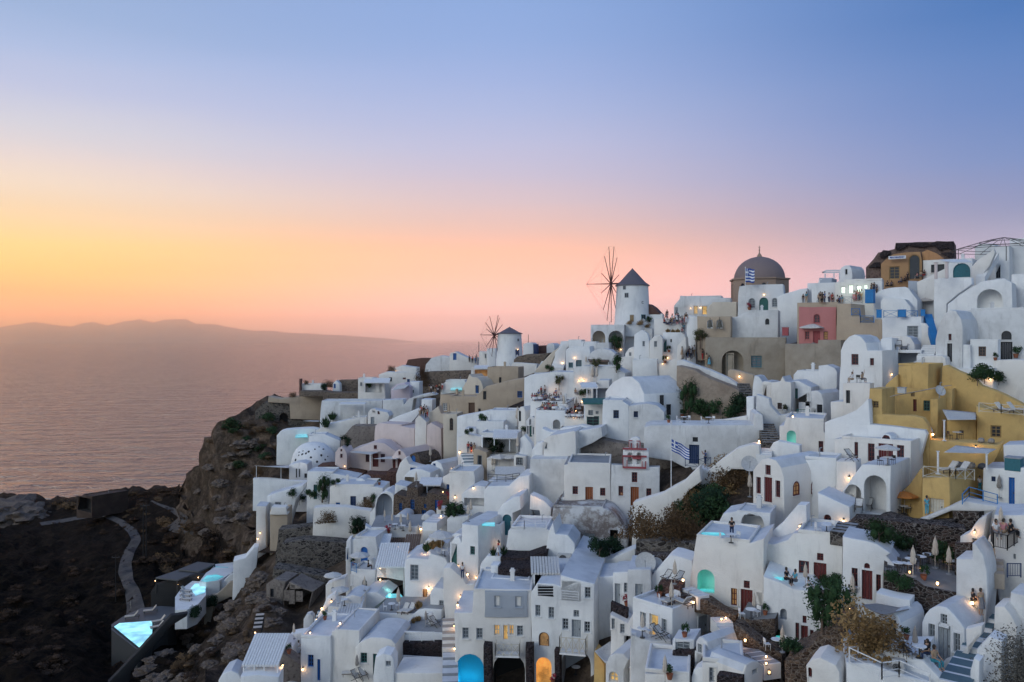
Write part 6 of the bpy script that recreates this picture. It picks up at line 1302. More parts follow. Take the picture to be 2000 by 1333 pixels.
def flag(label,x,y0,y1,d,w,h,fx,fy,droop=0.,dark=True):
 a,b=px2w(x,y1,d),px2w(x,y0,d);root=empty('flag_pole',a,label,'flag');mb=MB();mb.rod(a,b,.05,6);mb.lathe(b,[(.02,-.05),(.09,.03),(.02,.12)],8);ob=[mb.obj('pole','white_paint')]
 o_=px2w(x,fy,d);n,m_=27,18;V,Fs,mi=[],[],[]
 for j in range(m_+1):
  for i in range(n+1):
   u,v=i/n,j/m_;V.append(o_+Vector((w*u*(1-.15*droop),-.25*math.sin(u*7+v*1.2)*u-.1*u,-h*v-droop*u*h*1.1-.10*math.sin(u*9+v)*u)))
 for j in range(m_):
  for i in range(n):
   Fs.append((j*(n+1)+i,j*(n+1)+i+1,(j+1)*(n+1)+i+1,(j+1)*(n+1)+i));s_=int(j/m_*9);blue=s_%2==0
   if i<10 and j<10:blue=not(4<=i<6 or 4<=j<6)
   mi.append(1 if blue else 0)
 me=mesh_obj('flag_cloth',V,Fs,None,smooth=60,mats=['flag_white','flag_blue'],fm=mi);md=me.modifiers.new('s','SOLIDIFY');md.thickness=.02;ob.append(me);attach(root,ob)
Z(1240,440);flag('blue and white striped flag on a pole before the big dome',899,345,690,145,1.5*1.05,2.5,0,352,.05)
Z(1240,700);flag('blue and white striped flag drooping from the tall pole by the church',295,515,1050,92,2.3,1.35,0,655,.75)
Z(880,460);post('thin mast on the ridge behind the small windmill',230,868,945,204,.08,'dark_metal','mast','mast');post('thin antenna mast on the far ridge',633,808,870,204,.06,'dark_metal','mast','mast')
def textobj(body,loc,size,yaw,mat,parent=None,ext=.015,sx=1):
 cu=bpy.data.curves.new('lettering','FONT');cu.body=body;cu.size=size;cu.extrude=ext;cu.align_x='CENTER';cu.align_y='CENTER';cu.materials.append(M[mat]);cu.offset=.012
 o=bpy.data.objects.new('lettering',cu);COL.objects.link(o);o.location=loc;o.rotation_euler=(R(90),0,-yaw);o.scale=(sx,1,1)
 o=to_mesh(o);attach(parent,[o]);return o
Z(1600,440);f=Face(T((635,0))[0],136.0,R(32));a0,z0=f.loc(*T((564,280)));a1,z1=f.loc(*T((706,247)));c=f.w((a0+a1)/2,(z0+z1)/2,.1)
sg=empty('shop_sign',c,'white shop sign with dark lettering reading MINI-MARKET','sign');mb=MB();mb.box(c,(a1-a0,.08,z1-z0),0,0,(Vector((f.t.x,f.t.y,0)),Vector((f.n.x,f.n.y,0)),Vector((0,0,1))));attach(sg,[mb.obj('board','white_paint')])
textobj('MINI·MARKET',f.w((a0+a1)/2,(z0+z1)/2,.16),(z1-z0)*.80,R(32),'flag_blue',sg,sx=.86)
def bell(label,x,y,d,s=.55):
 c=px2w(x,y,d);root=empty('church_bell',c,label,'bell');mb=MB();mb.lathe(c,[(s*.62,-s*.8),(s*.5,-s*.6),(s*.36,0),(s*.25,s*.45),(s*.08,s*.6)],12);mb2=MB();mb2.rod(c+Vector((0,0,s*.5)),c+Vector((0,0,s*1.25)),.05);mb2.rod(c-Vector((0,0,s*.8)),c-Vector((0,0,s*1.05)),.07)
 attach(root,[mb.obj('bell_body','bronze',smooth=50),mb2.obj('clapper_and_hook','dark_metal')])
Z(1240,440);bell('left dark bell in the bell wall niche',612,800,133,.75);bell('right dark bell in the bell wall niche',690,800,133,.85)
Z(880,700);bell('left bell of the red trimmed gable',1460,810,97.0,.38);bell('right bell of the red trimmed gable',1532,805,97.0,.38)
def boxy(label,x0,y0,x1,y1,d,dep,mat,name,cat,yaw=None,lid=None):
 xm=(T((x0,0))[0]+T((x1,0))[0])/2;yw=R(yaw)if yaw is not None else math.atan((xm-CX)/F)+.2;f=Face(xm,d,yw);a0,z0=f.loc(*T((x0,y1)));a1,z1=f.loc(*T((x1,y0)));ax=(Vector((f.t.x,f.t.y,0)),Vector((f.n.x,f.n.y,0)),Vector((0,0,1)))
 c=f.w((a0+a1)/2,z0,-dep/2);root=empty(name,c,label,cat);mb=MB();mb.box(f.w((a0+a1)/2,(z0+z1)/2,-dep/2),(a1-a0,dep,z1-z0),0,0,ax);body=mb.obj('body',mat);ob=[body]
 md=body.modifiers.new('b','BEVEL');md.width=.03;md.segments=2
 if lid:mb=MB();mb.box(f.w((a0+a1)/2,z1+.03,-dep/2),(a1-a0+.1,dep+.1,.08),0,0,ax);ob.append(mb.obj('lid',lid))
 return root,f,(a0,z0,a1,z1),ob,ax
def ac(label,x0,y0,x1,y1,d,yaw=None):
 root,f,(a0,z0,a1,z1),ob,ax=boxy(label,x0,y0,x1,y1,d,.5,'ac_white','cooling_unit','air conditioner',yaw)
 r0=min((z1-z0)*.4,(a1-a0)*.35);c=(a0+(a1-a0)*.4,(z0+z1)/2);mb=MB()
 pts=[f.w(c[0]+r0*math.cos(2*math.pi*i/20),c[1]+r0*math.sin(2*math.pi*i/20),.012)for i in range(20)];mb.add(pts,[tuple(range(20))]);fan=mb.obj('fan','black');mb=MB()
 for rr in(1,.7,.4):mb.tube([f.w(c[0]+r0*rr*math.cos(2*math.pi*i/20),c[1]+r0*rr*math.sin(2*math.pi*i/20),.03)for i in range(21)],.012,4)
 ob+=[fan,mb.obj('fan_guard','steel')];mb=MB()
 for a in(a0+.08,a1-.08):mb.box(f.w(a,z0-.05,-.25),(.08,.45,.1),0,0,ax)
 ob.append(mb.obj('feet','steel'));attach(root,ob)
Z(880,1013);ac('boxy cooling unit on the stepped white house',868,292,982,362,86.4,8)
Z(1600,1013);ac('left cooling unit on the foreground roof',425,1120,520,1215,50.2);ac('middle taller cooling unit on the foreground roof',500,1075,620,1190,51.2);ac('right cooling unit on the foreground roof',590,1165,690,1265,49)
Z(1600,700);r_,f_,q_,ob,ax=boxy('big teal metal tank box on the right edge block',1506,822,1636,912,72.8,1.6,'teal','storage_tank','tank',lid='steel');attach(r_,ob)
r_,f_,q_,ob,ax=boxy('white cooling box on the ochre courtyard wall',636,243,700,285,85.5,.6,'ac_white','cooling_unit','air conditioner',lid='steel');attach(r_,ob)
Z(1240,440);r_,f_,q_,ob,ax=boxy('small red pointed shrine box left of the parasol',1197,835,1246,900,117,.6,'rose','shrine','shrine',lid='rose');attach(r_,ob)
Z(1600,440);r_,f_,q_,ob,ax=boxy('bright blue kiosk hut beside the blue steps',372,525,440,635,124,1.6,'sky_blue','kiosk','kiosk',lid='sky_blue');attach(r_,ob)
for i,(a,b,c,e,lb)in enumerate([(640,690,705,748,'wide bright blue panel in the terrace railing'),(825,690,862,740,'small bright blue panel by the white terrace corner'),(465,690,508,755,'bright blue gate panel left of the terrace railing')]):
 r_,f_,q_,ob,ax=boxy(lb,a,b,c,e,111,.12,'sky_blue','gate_panel','panel',lid='sky_blue');attach(r_,ob)
def dish(label,x,y,d,r,az_=0,el_=25):
 c=px2w(x,y,d);root=empty('satellite_dish',c-Vector((0,0,r*1.2)),label,'satellite dish');mb=MB()
 mb.lathe((0,0,0),[(.02,0),(r*.5,.06*r),(r*.85,.18*r),(r,.27*r),(r,.30*r),(r*.5,.1*r),(.02,.04)],24)
 o=mb.obj('reflector','ac_white',smooth=60);o.matrix_world=Matrix.Translation(c)@Matrix.Rotation(R(az_),4,'Z')@Matrix.Rotation(R(90-el_),4,'X')
 n=(o.matrix_world.to_3x3()@Vector((0,0,1)));mb=MB();tip=c+n*r*1.1;mb.rod(c-Vector((0,0,r*.95)),tip,.03);mb.box(tip,(.12,.12,.12));mb.rod(c-n*.05,c-n*.05-Vector((0,0,r*1.3)),.06)
 bpy.context.view_layer.update();attach(root,[o]);o.matrix_parent_inverse=Matrix.Translation(-root.location);attach(root,[mb.obj('arm_and_mast','steel')])
Z(1240,1013);dish('large round dish before the dark stone wall',87,362,74,.95,-12);dish('smaller dish half hidden beside the large one',168,382,74.5,.72,5)
Z(1240,700);dish('pale dish on the white roof above the scrub garden',930,862,84,.85,-10);dish('white dish on the ochre courtyard wall',0,0,84,.1)if False else None
Z(1600,700);dish('round white dish on the ochre courtyard wall',980,267,88,.6,10)
bpy.context.view_layer.update()
def make_bvh(objs):
 V,Fs=[],[]
 for o in objs:
  b=len(V);mw=o.matrix_world;V+=[mw@v.co for v in o.data.vertices];Fs+=[tuple(b+i for i in p.vertices)for p in o.data.polygons]
 return BVHTree.FromPolygons(V,Fs)
BV=make_bvh(SOLID);E0=Vector((0,0,EYE))
def hit(x,y):
 p=T((x,y));d=Vector(((p[0]-CX)/F,1,(CY-p[1])/F)).normalized();h=BV.ray_cast(E0,d)
 if h[0]is None:dd=D(*p);return P(p[0],p[1],dd),Vector((0,0,1))
 n=h[1]if h[1].dot(d)<0 else-h[1];return h[0],n
def put(x,y):
 h,n=hit(x,y)
 if n.z>.45:return h
 q=h+Vector((n.x,n.y,0)).normalized()*.4 if abs(n.x)+abs(n.y)>.01 else h
 f=BV.ray_cast(q+Vector((0,0,.25)),Vector((0,0,-1)))
 return f[0]if f[0]is not None and(q-f[0]).length<1.3 else q
def face_cam(p,off=0.):return math.atan2(-p.x,p.y)+off
def tree_copy(o,parent=None):
 c=o.copy();COL.objects.link(c);c.parent=parent
 for ch in list(o.children):tree_copy(ch,c)
 return c
PROTO,USED={},set()
def inst(kind,loc,rz=0.,s=1.,label=None,cat=None,group=None,tilt=None):
 o=PROTO[kind]
 if kind in USED:o=tree_copy(o)
 USED.add(kind);o.location=loc;o.rotation_euler=(0,0,rz);o.scale=(s,s,s)if not isinstance(s,tuple)else s
 o['label']=label
 if cat:o['category']=cat
 if group:o['group']=group
 elif 'group' in o:del o['group']
 return o
def proto(name,key,parts,cat):
 r=bpy.data.objects.new(name,None);COL.objects.link(r);r['category']=cat
 for mb,pn,mat,sm in parts:
  o=mb.obj(pn,mat,r,sm)if isinstance(mb,MB)else mb
  o.parent=r
 PROTO[key]=r;return r
def parasol(key,mat,r=1.7,h=2.5,nseg=8,square=False):
 n=4 if square else nseg;mb=MB();V=[Vector((0,0,h+.55))]
 for k,(rr,z)in enumerate(((r*.5,h+.30),(r,h),(r*1.0,h-.16))):
  for i in range(n*4):
   a=2*math.pi*i/(n*4);q=(i%4)/4;sc_=math.cos(math.pi/n)/math.cos((q-.5)*2*math.pi/n);V.append(Vector((rr*sc_*math.cos(a),rr*sc_*math.sin(a),z-(.05*math.sin(q*math.pi)if k else 0))))
 m_=n*4;Fs=[(0,1+i,1+(i+1)%m_)for i in range(m_)]
 for k in range(2):Fs+=[(1+k*m_+i,1+(k+1)*m_+i,1+(k+1)*m_+(i+1)%m_,1+k*m_+(i+1)%m_)for i in range(m_)]
 mb.add(V,Fs);pole=MB();pole.rod((0,0,0),(0,0,h+.7),.035,8);base=MB();base.lathe((0,0,0),[(.3,0),(.3,.08),(.06,.12),(.05,.3)],12)
 rib=MB()
 for i in range(n):a=2*math.pi*i/n;rib.rod((0,0,h+.5),(r*math.cos(a)*.97,r*math.sin(a)*.97,h-.02),.02,4)
 proto('parasol',key,[(mb,'canopy',mat,None),(pole,'pole','canvas_cream',None),(base,'base','floor_grey',None),(rib,'ribs','canvas_cream',None)],'parasol')
parasol('open','canvas');parasol('open_orange','canvas_orange');parasol('open_taupe','canvas_cream');parasol('open_sq','canvas',2.1,2.4,square=True)
def closed(key,mat,h=2.7):
 mb=MB();mb.lathe((0,0,0),[(.10,h*.42),(.20,h*.45),(.24,h*.55),(.17,h*.68),(.19,h*.76),(.12,h*.90),(.03,h*1.0)],24,wob=lambda a,z:1+.16*math.cos(a*8)+.05*math.sin(a*3+z*3))
 tie=MB();tie.lathe((0,0,0),[(.175,h*.66),(.19,h*.68),(.175,h*.70)],14);pole=MB();pole.rod((0,0,0),(0,0,h*1.05),.03,6);base=MB();base.lathe((0,0,0),[(.28,0),(.28,.08),(.06,.12),(.05,.25)],12)
 proto('folded_parasol',key,[(mb,'folded_canopy',mat,50),(tie,'tie_band',mat,None),(pole,'pole','canvas_cream',None),(base,'base','floor_grey',None)],'parasol')
closed('closed','canvas_cream');closed('closed_grey','canvas_taupe')
def lounger(key,fr,pad):
 f=MB();
 for s_ in(-.3,.3):f.box((s_,0,.28),(.05,1.9,.06))
 for y in(-.9,-.3,.35,.9):f.box((0,y,.27),(.6,.05,.05))
 st=MB();st.box((0,-.35,.36),(.6,1.2,.10));bk=MB();a=R(50);bk.box((0,.25+.35*math.cos(a),.38+.35*math.sin(a)),(.6,.75,.09),0,0,(Vector((1,0,0)),Vector((0,math.cos(a),math.sin(a))),Vector((0,-math.sin(a),math.cos(a)))))
 parts=[(f,'frame',fr,None),(st,'seat_cushion',pad,None),(bk,'backrest',pad,None)]
 for sx in(-.27,.27):
  for sy in(-.8,.8):l=MB();l.box((sx,sy,.13),(.06,.06,.27));parts.append((l,'leg',fr,None))
 proto('sun_lounger',key,parts,'sun lounger')
lounger('lounger','planks','canvas');lounger('lounger_dark','dark_metal','canvas_cream')
def deckchair(key):
 parts=[]
 for s_ in(-.28,.28):
  f=MB();f.rod((s_,-.55,0),(s_,.55,.95),.025,5);f.rod((s_,.45,0),(s_,-.45,.5),.025,5);f.rod((s_,-.4,.5),(s_,.3,.55),.025,5);parts.append((f,'side_frame','dark_metal',None))
 b=MB();b.rod((-.28,.55,.95),(.28,.55,.95),.025,5);b.rod((-.28,-.45,.5),(.28,-.45,.5),.025,5);parts.append((b,'crossbars','dark_metal',None))
 s=MB();pts=[(.55,.93),(.3,.6),(.05,.34),(-.2,.33),(-.45,.49)]
 for(y0,z0),(y1,z1)in zip(pts,pts[1:]):s.add([(-.26,y0,z0),(.26,y0,z0),(.26,y1,z1),(-.26,y1,z1),(-.26,y0,z0-.02),(.26,y0,z0-.02),(.26,y1,z1-.02),(-.26,y1,z1-.02)],[(0,1,2,3),(7,6,5,4),(0,4,5,1),(2,6,7,3),(0,3,7,4),(1,5,6,2)])
 parts.append((s,'sling','canvas',None));proto('deck_chair',key,parts,'deck chair')
deckchair('deck')
def table(key,top,leg):
 t=MB();t.lathe((0,0,0),[(.02,.70),(.40,.70),(.41,.72),(.40,.74),(.02,.74)],20);l=MB();l.rod((0,0,0),(0,0,.7),.04,8);b=MB();b.lathe((0,0,0),[(.22,0),(.20,.03),(.04,.06)],12)
 proto('round_table',key,[(t,'tabletop',top,None),(l,'stem',leg,None),(b,'foot',leg,None)],'table')
table('table','white_paint','dark_metal')
def tclothed():
 t=MB();t.lathe((0,0,0),[(.05,.75),(.45,.75),(.47,.70),(.49,.45)],16,wob=lambda a,z:1+.03*math.cos(a*8)*(z<.6));l=MB();l.rod((0,0,0),(0,0,.7),.05,8);proto('dining_table','dtable',[(t,'tablecloth','white_paint',None),(l,'stem','dark_metal',None)],'table')
tclothed()
def chair(key,mat):
 parts=[];s=MB();s.box((0,0,.45),(.42,.42,.04));b=MB();b.box((0,.2,.72),(.42,.03,.3));parts+=[(s,'seat',mat,None),(b,'backrest',mat,None)]
 for x in(-.18,.18):
  for y in(-.18,.18):l=MB();l.rod((x,y,0),(x,y,.45 if y<0 else.85),.018,4);parts.append((l,'leg',mat,None))
 proto('chair',key,parts,'chair')
chair('chair_dark','dark_metal');chair('chair_white','white_paint')
def lampp():
 g=MB();g.lathe((0,0,0),[(.02,-.10),(.07,-.06),(.085,0),(.07,.06),(.02,.10)],12);b=MB();b.rod((0,.0,.12),(0,.12,.2),.02,5);b.box((0,.13,.16),(.1,.03,.2));b.lathe((0,0,.12),[(.10,0),(.02,.06)],10)
 proto('wall_lamp','lamp',[(g,'bulb','bulb',40),(b,'bracket','dark_metal',None)],'lamp')
 g=MB();g.lathe((0,0,.02),[(.02,0),(.06,.04),(.075,.12),(.06,.2),(.02,.24)],12);b=MB();b.lathe((0,0,0),[(.13,0),(.13,.03),(.03,.04)],10);c=MB();c.lathe((0,0,.25),[(.11,0),(.03,.06),(.01,.12)],10)
 proto('candle_lantern','lantern',[(g,'glowing_glass','bulb',40),(b,'base','dark_metal',None),(c,'lid','dark_metal',None)],'lantern')
lampp()
def plight(loc,e,c=(1,.55,.24),r=.12):
 l=bpy.data.lights.new('lamp_light','POINT');l.energy=e*.16*(.35+1.3*((abs(loc[0]*7.3+loc[2]*3.1))%1));l.color=c;l.shadow_soft_size=r;o=bpy.data.objects.new('lamp_light',l);COL.objects.link(o);o.location=loc;return o
def lamp(label,x,y,e=40,s=1.,kind='lamp',group=None,c=(1,.55,.24)):
 if kind=='lamp':
  h,n=hit(x,y);n2=Vector((n.x,n.y,0));n2=n2.normalized()if n2.length>.2 else Vector((0,-1,0));loc=h+n2*.16
  if n.z>.6:loc=h+Vector((0,0,.2))
  inst(kind,loc,math.atan2(n2.y,n2.x)+math.pi/2,s*(.75+.55*((x*.37+y*.11)%1)),label,group=group);q=loc+n2*.25
 else:
  loc=put(x,y);inst(kind,loc,random.random()*6,s*(.8+.4*((x*.37+y*.11)%1)),label,group=group);q=loc+Vector((0,-.3,.35))
 if e:plight(q,e,c)
def leafcloud(n,rx,ry,rz,size,seed,z0=0.,clump=3,core=.62):
 n=int(n*(1.7 if core else 1.35))
 rn=random.Random(seed);mb=MB();cl=[Vector((rn.uniform(-.6,.6)*rx,rn.uniform(-.6,.6)*ry,z0+rz*(.5+rn.uniform(-.5,.5))))for _ in range(clump)]
 for _ in range(n):
  c=rn.choice(cl);d_=Vector((rn.gauss(0,1),rn.gauss(0,1),rn.gauss(0,1))).normalized()*(rn.random()**.4)
  p=c+Vector((d_.x*rx*.55,d_.y*ry*.55,d_.z*rz*.5));p.z=max(p.z,.02);a=Vector((rn.gauss(0,1),rn.gauss(0,1),rn.gauss(0,1))).normalized();b=a.orthogonal().normalized();s=size*rn.uniform(.6,1.5)
  mb.add([p-a*s,p+b*s*.5,p+a*s,p-b*s*.5],[(0,1,2,3)])
 for c in(cl if core else[]):
  q=Vector((rn.random(),rn.random(),0))*9;mb.lathe(c-Vector((0,0,rz*.36)),[(.02,rz*.1),(rx*.26*core,rz*.18),(rx*.36*core,rz*.34),(rx*.26*core,rz*.50),(.02,rz*.58)],9,wob=lambda a,z:1+.35*noise.noise(Vector((math.cos(a)*1.5,math.sin(a)*1.5,z*2))+q))
 return mb
def blades(n,r,h,seed):
 rn=random.Random(seed);mb=MB()
 for _ in range(n):
  a=rn.uniform(0,2*math.pi);q=rn.random();tip=Vector((math.cos(a)*r*.8*q,math.sin(a)*r*.8*q,h*(1.12-.4*q)*rn.uniform(.75,1.1)));b=Vector((math.cos(a)*.35*r*q,math.sin(a)*.35*r*q,0));w=Vector((-math.sin(a),math.cos(a),0))*.03
  mb.add([b-w,b+w,tip*.6+w*.8,tip,tip*.6-w*.8],[(0,1,2,3,4)])
 return mb
for k,c in dict(leaf_green=(.035,.075,.030),leaf_dark=(.018,.045,.022),leaf_olive=(.08,.085,.04),leaf_dry=(.34,.22,.10),leaf_brown=(.17,.105,.055),leaf_grey=(.15,.135,.11),leaf_soil=(.075,.045,.028),leaf_flower=(.40,.05,.08)).items():plain(k,c,.9,var=.5,spec=.2)
def plantp(key,name,cat,mb,mat,extra=()):proto(name,key,[(mb,'foliage',mat,None)]+list(extra),cat)
def stem(h,r=.04):
 m=MB();m.rod((0,0,-.2),(.05,0,h),r,6,r*.6)
 for k in range(4):a=k*1.6;m.rod((.03,0,h*.6),(.4*math.cos(a),.4*math.sin(a),h*1.15),r*.5,4,r*.2)
 return m
for i in range(3):plantp(f'bush{i}','shrub','shrub',leafcloud(520,1.,1.,1.1,.085,20+i,0,5+i),'leaf_green',[(stem(.6),'stem','planks',None)])
for i in range(2):plantp(f'bushd{i}','shrub','shrub',leafcloud(620,1.,1.,1.2,.085,40+i,0,6),'leaf_dark',[(stem(.7),'stem','planks',None)])
for i in range(3):plantp(f'dry{i}','dry_shrub','shrub',leafcloud(1500,.95,.95,.95,.05,60+i,-.1,9,0),'leaf_dry' if i<1 else 'leaf_brown')
for i in range(3):plantp(f'tus{i}','tussock','shrub',leafcloud(420,1.1,1.1,.8,.10,160+i,-.15,7,.9),'leaf_soil' if i else 'leaf_brown')
plantp('grass','grass_clump','plant',blades(260,.7,.9,71),'leaf_dry');plantp('agave','agave','plant',blades(60,.8,1.0,72),'leaf_green')
pot=lambda:(lambda m:(m.lathe((0,0,0),[(.16,0),(.24,.35),(.27,.40),(.22,.41),(.20,.34)],14),m)[1])(MB())
plantp('pot','potted_plant','potted plant',leafcloud(160,.42,.42,.6,.06,80,.35,4),'leaf_green',[(pot(),'pot','terracotta',None)])
plantp('pot_w','potted_plant','potted plant',leafcloud(160,.40,.40,.7,.06,81,.35,4),'leaf_olive',[(pot(),'pot','white_paint',None)])
plantp('pot_f','potted_plant','potted plant',leafcloud(150,.42,.42,.5,.05,82,.35,4),'leaf_flower',[(pot(),'pot','terracotta',None)])
plantp('olive','olive_tree','tree',leafcloud(900,1.3,1.3,1.5,.07,90,1.7,9),'leaf_olive',[(stem(2.1,.12),'trunk','planks',None)])
plantp('smalltree','small_tree','tree',leafcloud(800,1.1,1.1,2.2,.08,91,.6,9),'leaf_green',[(stem(2.0,.09),'trunk','planks',None)])
plantp('bigbrown','bare_shrub','shrub',leafcloud(5200,2.3,2.3,2.2,.055,95,-.2,16,0),'leaf_grey')
def skin_mesh(name,pts,edges,sub=1):
 me=bpy.data.meshes.new(name);me.from_pydata([p[:3]for p in pts],edges,[]);o=bpy.data.objects.new(name,me);COL.objects.link(o)
 o.modifiers.new('k','SKIN');sv=me.skin_vertices[0].data
 for v,p in zip(sv,pts):v.radius=(p[3],p[4]if len(p)>4 else p[3])
 sv[0].use_root=True;m=o.modifiers.new('s','SUBSURF');m.levels=sub;m.render_levels=sub
 bpy.context.view_layer.update();dg=bpy.context.evaluated_depsgraph_get();out=bpy.data.meshes.new_from_object(o.evaluated_get(dg));out.name=name
 bpy.data.objects.remove(o);out.polygons.foreach_set('use_smooth',[True]*len(out.polygons));return out
def pose(kind):
 """joints as (x,y,z); figure looks along -Y"""
 J=dict(pel=(0,0,.96),sp=(0,0,1.15),ch=(0,0,1.36),nk=(0,0,1.50),hd=(0,-.01,1.60),top=(0,0,1.72))
 for s,t in((-1,'l'),(1,'r')):
  J['sh'+t]=(s*.17,0,1.42);J['el'+t]=(s*.23,.02,1.14);J['wr'+t]=(s*.24,-.06,.90);J['hp'+t]=(s*.09,0,.93);J['kn'+t]=(s*.10,-.02,.50);J['an'+t]=(s*.10,.02,.08);J['to'+t]=(s*.11,-.14,.04)
 if kind=='walk':J['knl']=(-.1,-.18,.52);J['anl']=(-.1,-.20,.10);J['tol']=(-.1,-.36,.06);J['knr']=(.1,.05,.50);J['anr']=(.1,.26,.14);J['tor']=(.1,.14,.04);J['wrl']=(-.24,.16,.95);J['wrr']=(.24,-.22,.98)
 if kind=='photo':
  for s,t in((-1,'l'),(1,'r')):J['el'+t]=(s*.24,-.18,1.24);J['wr'+t]=(s*.07,-.34,1.52)
 if kind=='fold':
  for s,t in((-1,'l'),(1,'r')):J['el'+t]=(s*.25,-.04,1.16);J['wr'+t]=(-s*.02,-.20,1.12)
 if kind in('sit','sit_up'):
  for k in J:J[k]=(J[k][0],J[k][1],J[k][2]-.50)
  for s,t in((-1,'l'),(1,'r')):J['kn'+t]=(s*.12,-.44,.50);J['an'+t]=(s*.12,-.42,.08);J['to'+t]=(s*.12,-.57,.04);J['el'+t]=(s*.24,-.08,.66);J['wr'+t]=(s*.14,-.32,.60)
  if kind=='sit_up':J['elr']=(.22,-.06,1.10);J['wrr']=(.24,-.08,1.36)
 return J
def build_person(kind):
 J=pose(kind);pts,ed,ix=[],[],{}
 def add(n,p,r,r2=None):ix[n]=len(pts);pts.append((*p,r,r2 or r));return ix[n]
 def link(a,b):ed.append((ix[a],ix[b]))
 add('pel',J['pel'],.12,.10);add('sp',J['sp'],.115,.09);add('ch',J['ch'],.13,.10);add('nk',J['nk'],.05);add('hd',J['hd'],.075,.085);add('top',J['top'],.06)
 for a,b in(('pel','sp'),('sp','ch'),('ch','nk'),('nk','hd'),('hd','top')):link(a,b)
 hx,hy,hz=J['hd'];add('nose',(hx,hy-.095,hz+.02),.018);link('hd','nose')
 for s in(-1,1):add(f'ear{s}',(hx+s*.085,hy+.01,hz+.02),.014);link('hd',f'ear{s}')
 for s,t in((-1,'l'),(1,'r')):
  add('sh'+t,J['sh'+t],.055);add('el'+t,J['el'+t],.040);add('wr'+t,J['wr'+t],.026);link('ch','sh'+t);link('sh'+t,'el'+t);link('el'+t,'wr'+t)
  dv=(Vector(J['wr'+t])-Vector(J['el'+t])).normalized();sd_=dv.orthogonal().normalized();palm=Vector(J['wr'+t])+dv*.07;add('pm'+t,palm,.030,.018);link('wr'+t,'pm'+t)
  for k in range(4):
   q=palm+sd_*((k-1.5)*.019)+dv*.04;add(f'f{k}a'+t,q,.008);q2=q+dv*(.045+.01*(k in(1,2)))+Vector((0,-.012,0));add(f'f{k}b'+t,q2,.006);link('pm'+t,f'f{k}a'+t);link(f'f{k}a'+t,f'f{k}b'+t)
  th=Vector(J['wr'+t])+dv*.03+sd_*.04;add('th'+t,th,.010);add('tt'+t,th+dv*.04+sd_*.015,.008);link('wr'+t,'th'+t);link('th'+t,'tt'+t)
  add('hp'+t,J['hp'+t],.085);add('kn'+t,J['kn'+t],.055);add('an'+t,J['an'+t],.036);add('to'+t,J['to'+t],.032);link('pel','hp'+t);link('hp'+t,'kn'+t);link('kn'+t,'an'+t);link('an'+t,'to'+t)
 body=skin_mesh('body',pts,ed)
 def sub(names,rs,edges,nm):
  p=[(*J[n],r,r*.85)for n,r in zip(names,rs)];i2={n:i for i,n in enumerate(names)};return skin_mesh(nm,p,[(i2[a],i2[b])for a,b in edges])
 mid=lambda a,b,t:tuple(Vector(J[a]).lerp(Vector(J[b]),t))
 J['ell2']=mid('shl','ell',.7);J['elr2']=mid('shr','elr',.7)
 shirt=sub(['pel','sp','ch','shl','ell2','shr','elr2'],[.145,.14,.155,.078,.062,.078,.062],[('pel','sp'),('sp','ch'),('ch','shl'),('shl','ell2'),('ch','shr'),('shr','elr2')],'shirt')
 J['all']=mid('knl','anl',.85);J['alr']=mid('knr','anr',.85)
 trou=sub(['pel','hpl','knl','all','hpr','knr','alr'],[.135,.105,.075,.058,.105,.075,.058],[('pel','hpl'),('hpl','knl'),('knl','all'),('pel','hpr'),('hpr','knr'),('knr','alr')],'trousers')
 m=MB();kz=[(.15,.20),(.17,0),(.21,-.25),(.25,-.50)]if not kind.startswith('sit')else[(.16,.18),(.20,0),(.24,-.1),(.26,-.2)]
 m.lathe(Vector(J['pel'])+(Vector((0,-.15,0))if kind.startswith('sit')else Vector()),[(.12,.22)]+kz,16,wob=lambda a,z:1+.05*math.cos(a*7)*(z<-.1));sk=m
 hm=MB();hm.lathe(Vector(J['hd'])+Vector((0,.015,.0)),[(.04,-.12),(.085,-.05),(.097,.03),(.09,.10),(.05,.155),(.01,.165)],14)
 return body,shirt,trou,sk,hm
PB={k:build_person(k)for k in('stand','walk','photo','fold','sit','sit_up')}
SKM={k:(lambda o:(o.data,bpy.data.objects.remove(o))[0])(v[3].obj('skirt','cloth_white',smooth=60))for k,v in PB.items()}
HRM={k:(lambda o:(o.data,bpy.data.objects.remove(o))[0])(v[4].obj('hair','hair',smooth=60))for k,v in PB.items()}
def mobj(name,me,mat,root):
 o=bpy.data.objects.new(name,me);COL.objects.link(o);o.parent=root
 if not me.materials:me.materials.append(M[mat])
 o.material_slots[0].link='OBJECT';o.material_slots[0].material=M[mat];return o
def person(loc,rz,kind,top,bot,label,group=None,s=1.,skirt=False):
 r=bpy.data.objects.new('person',None);COL.objects.link(r);r.location=loc;r.rotation_euler=(0,0,rz);r.scale=(s,s,s);tag(r,label,'person',group)
 b,sh,tr_,_,_=PB[kind];mobj('body',b,'skin',r);mobj('shirt',sh,top,r)
 if skirt:mobj('skirt',SKM[kind],bot,r)
 else:mobj('trousers',tr_,bot,r)
 mobj('hair',HRM[kind],'hair',r);return r
CN=dict(cloth_white='white',cloth_blue='blue',cloth_red='red',cloth_black='black',cloth_teal='teal',cloth_tan='tan',cloth_pink='pink',cloth_navy='navy',cloth_grey='grey',cloth_sky='sky blue')
ORD=['leftmost','second','third','fourth','fifth','sixth','seventh','eighth','ninth','tenth','eleventh','twelfth','thirteenth','fourteenth','fifteenth','sixteenth','seventeenth','eighteenth','nineteenth','twentieth','twenty first','twenty second','twenty third','twenty fourth','twenty fifth','twenty sixth','twenty seventh','twenty eighth','twenty ninth','thirtieth']
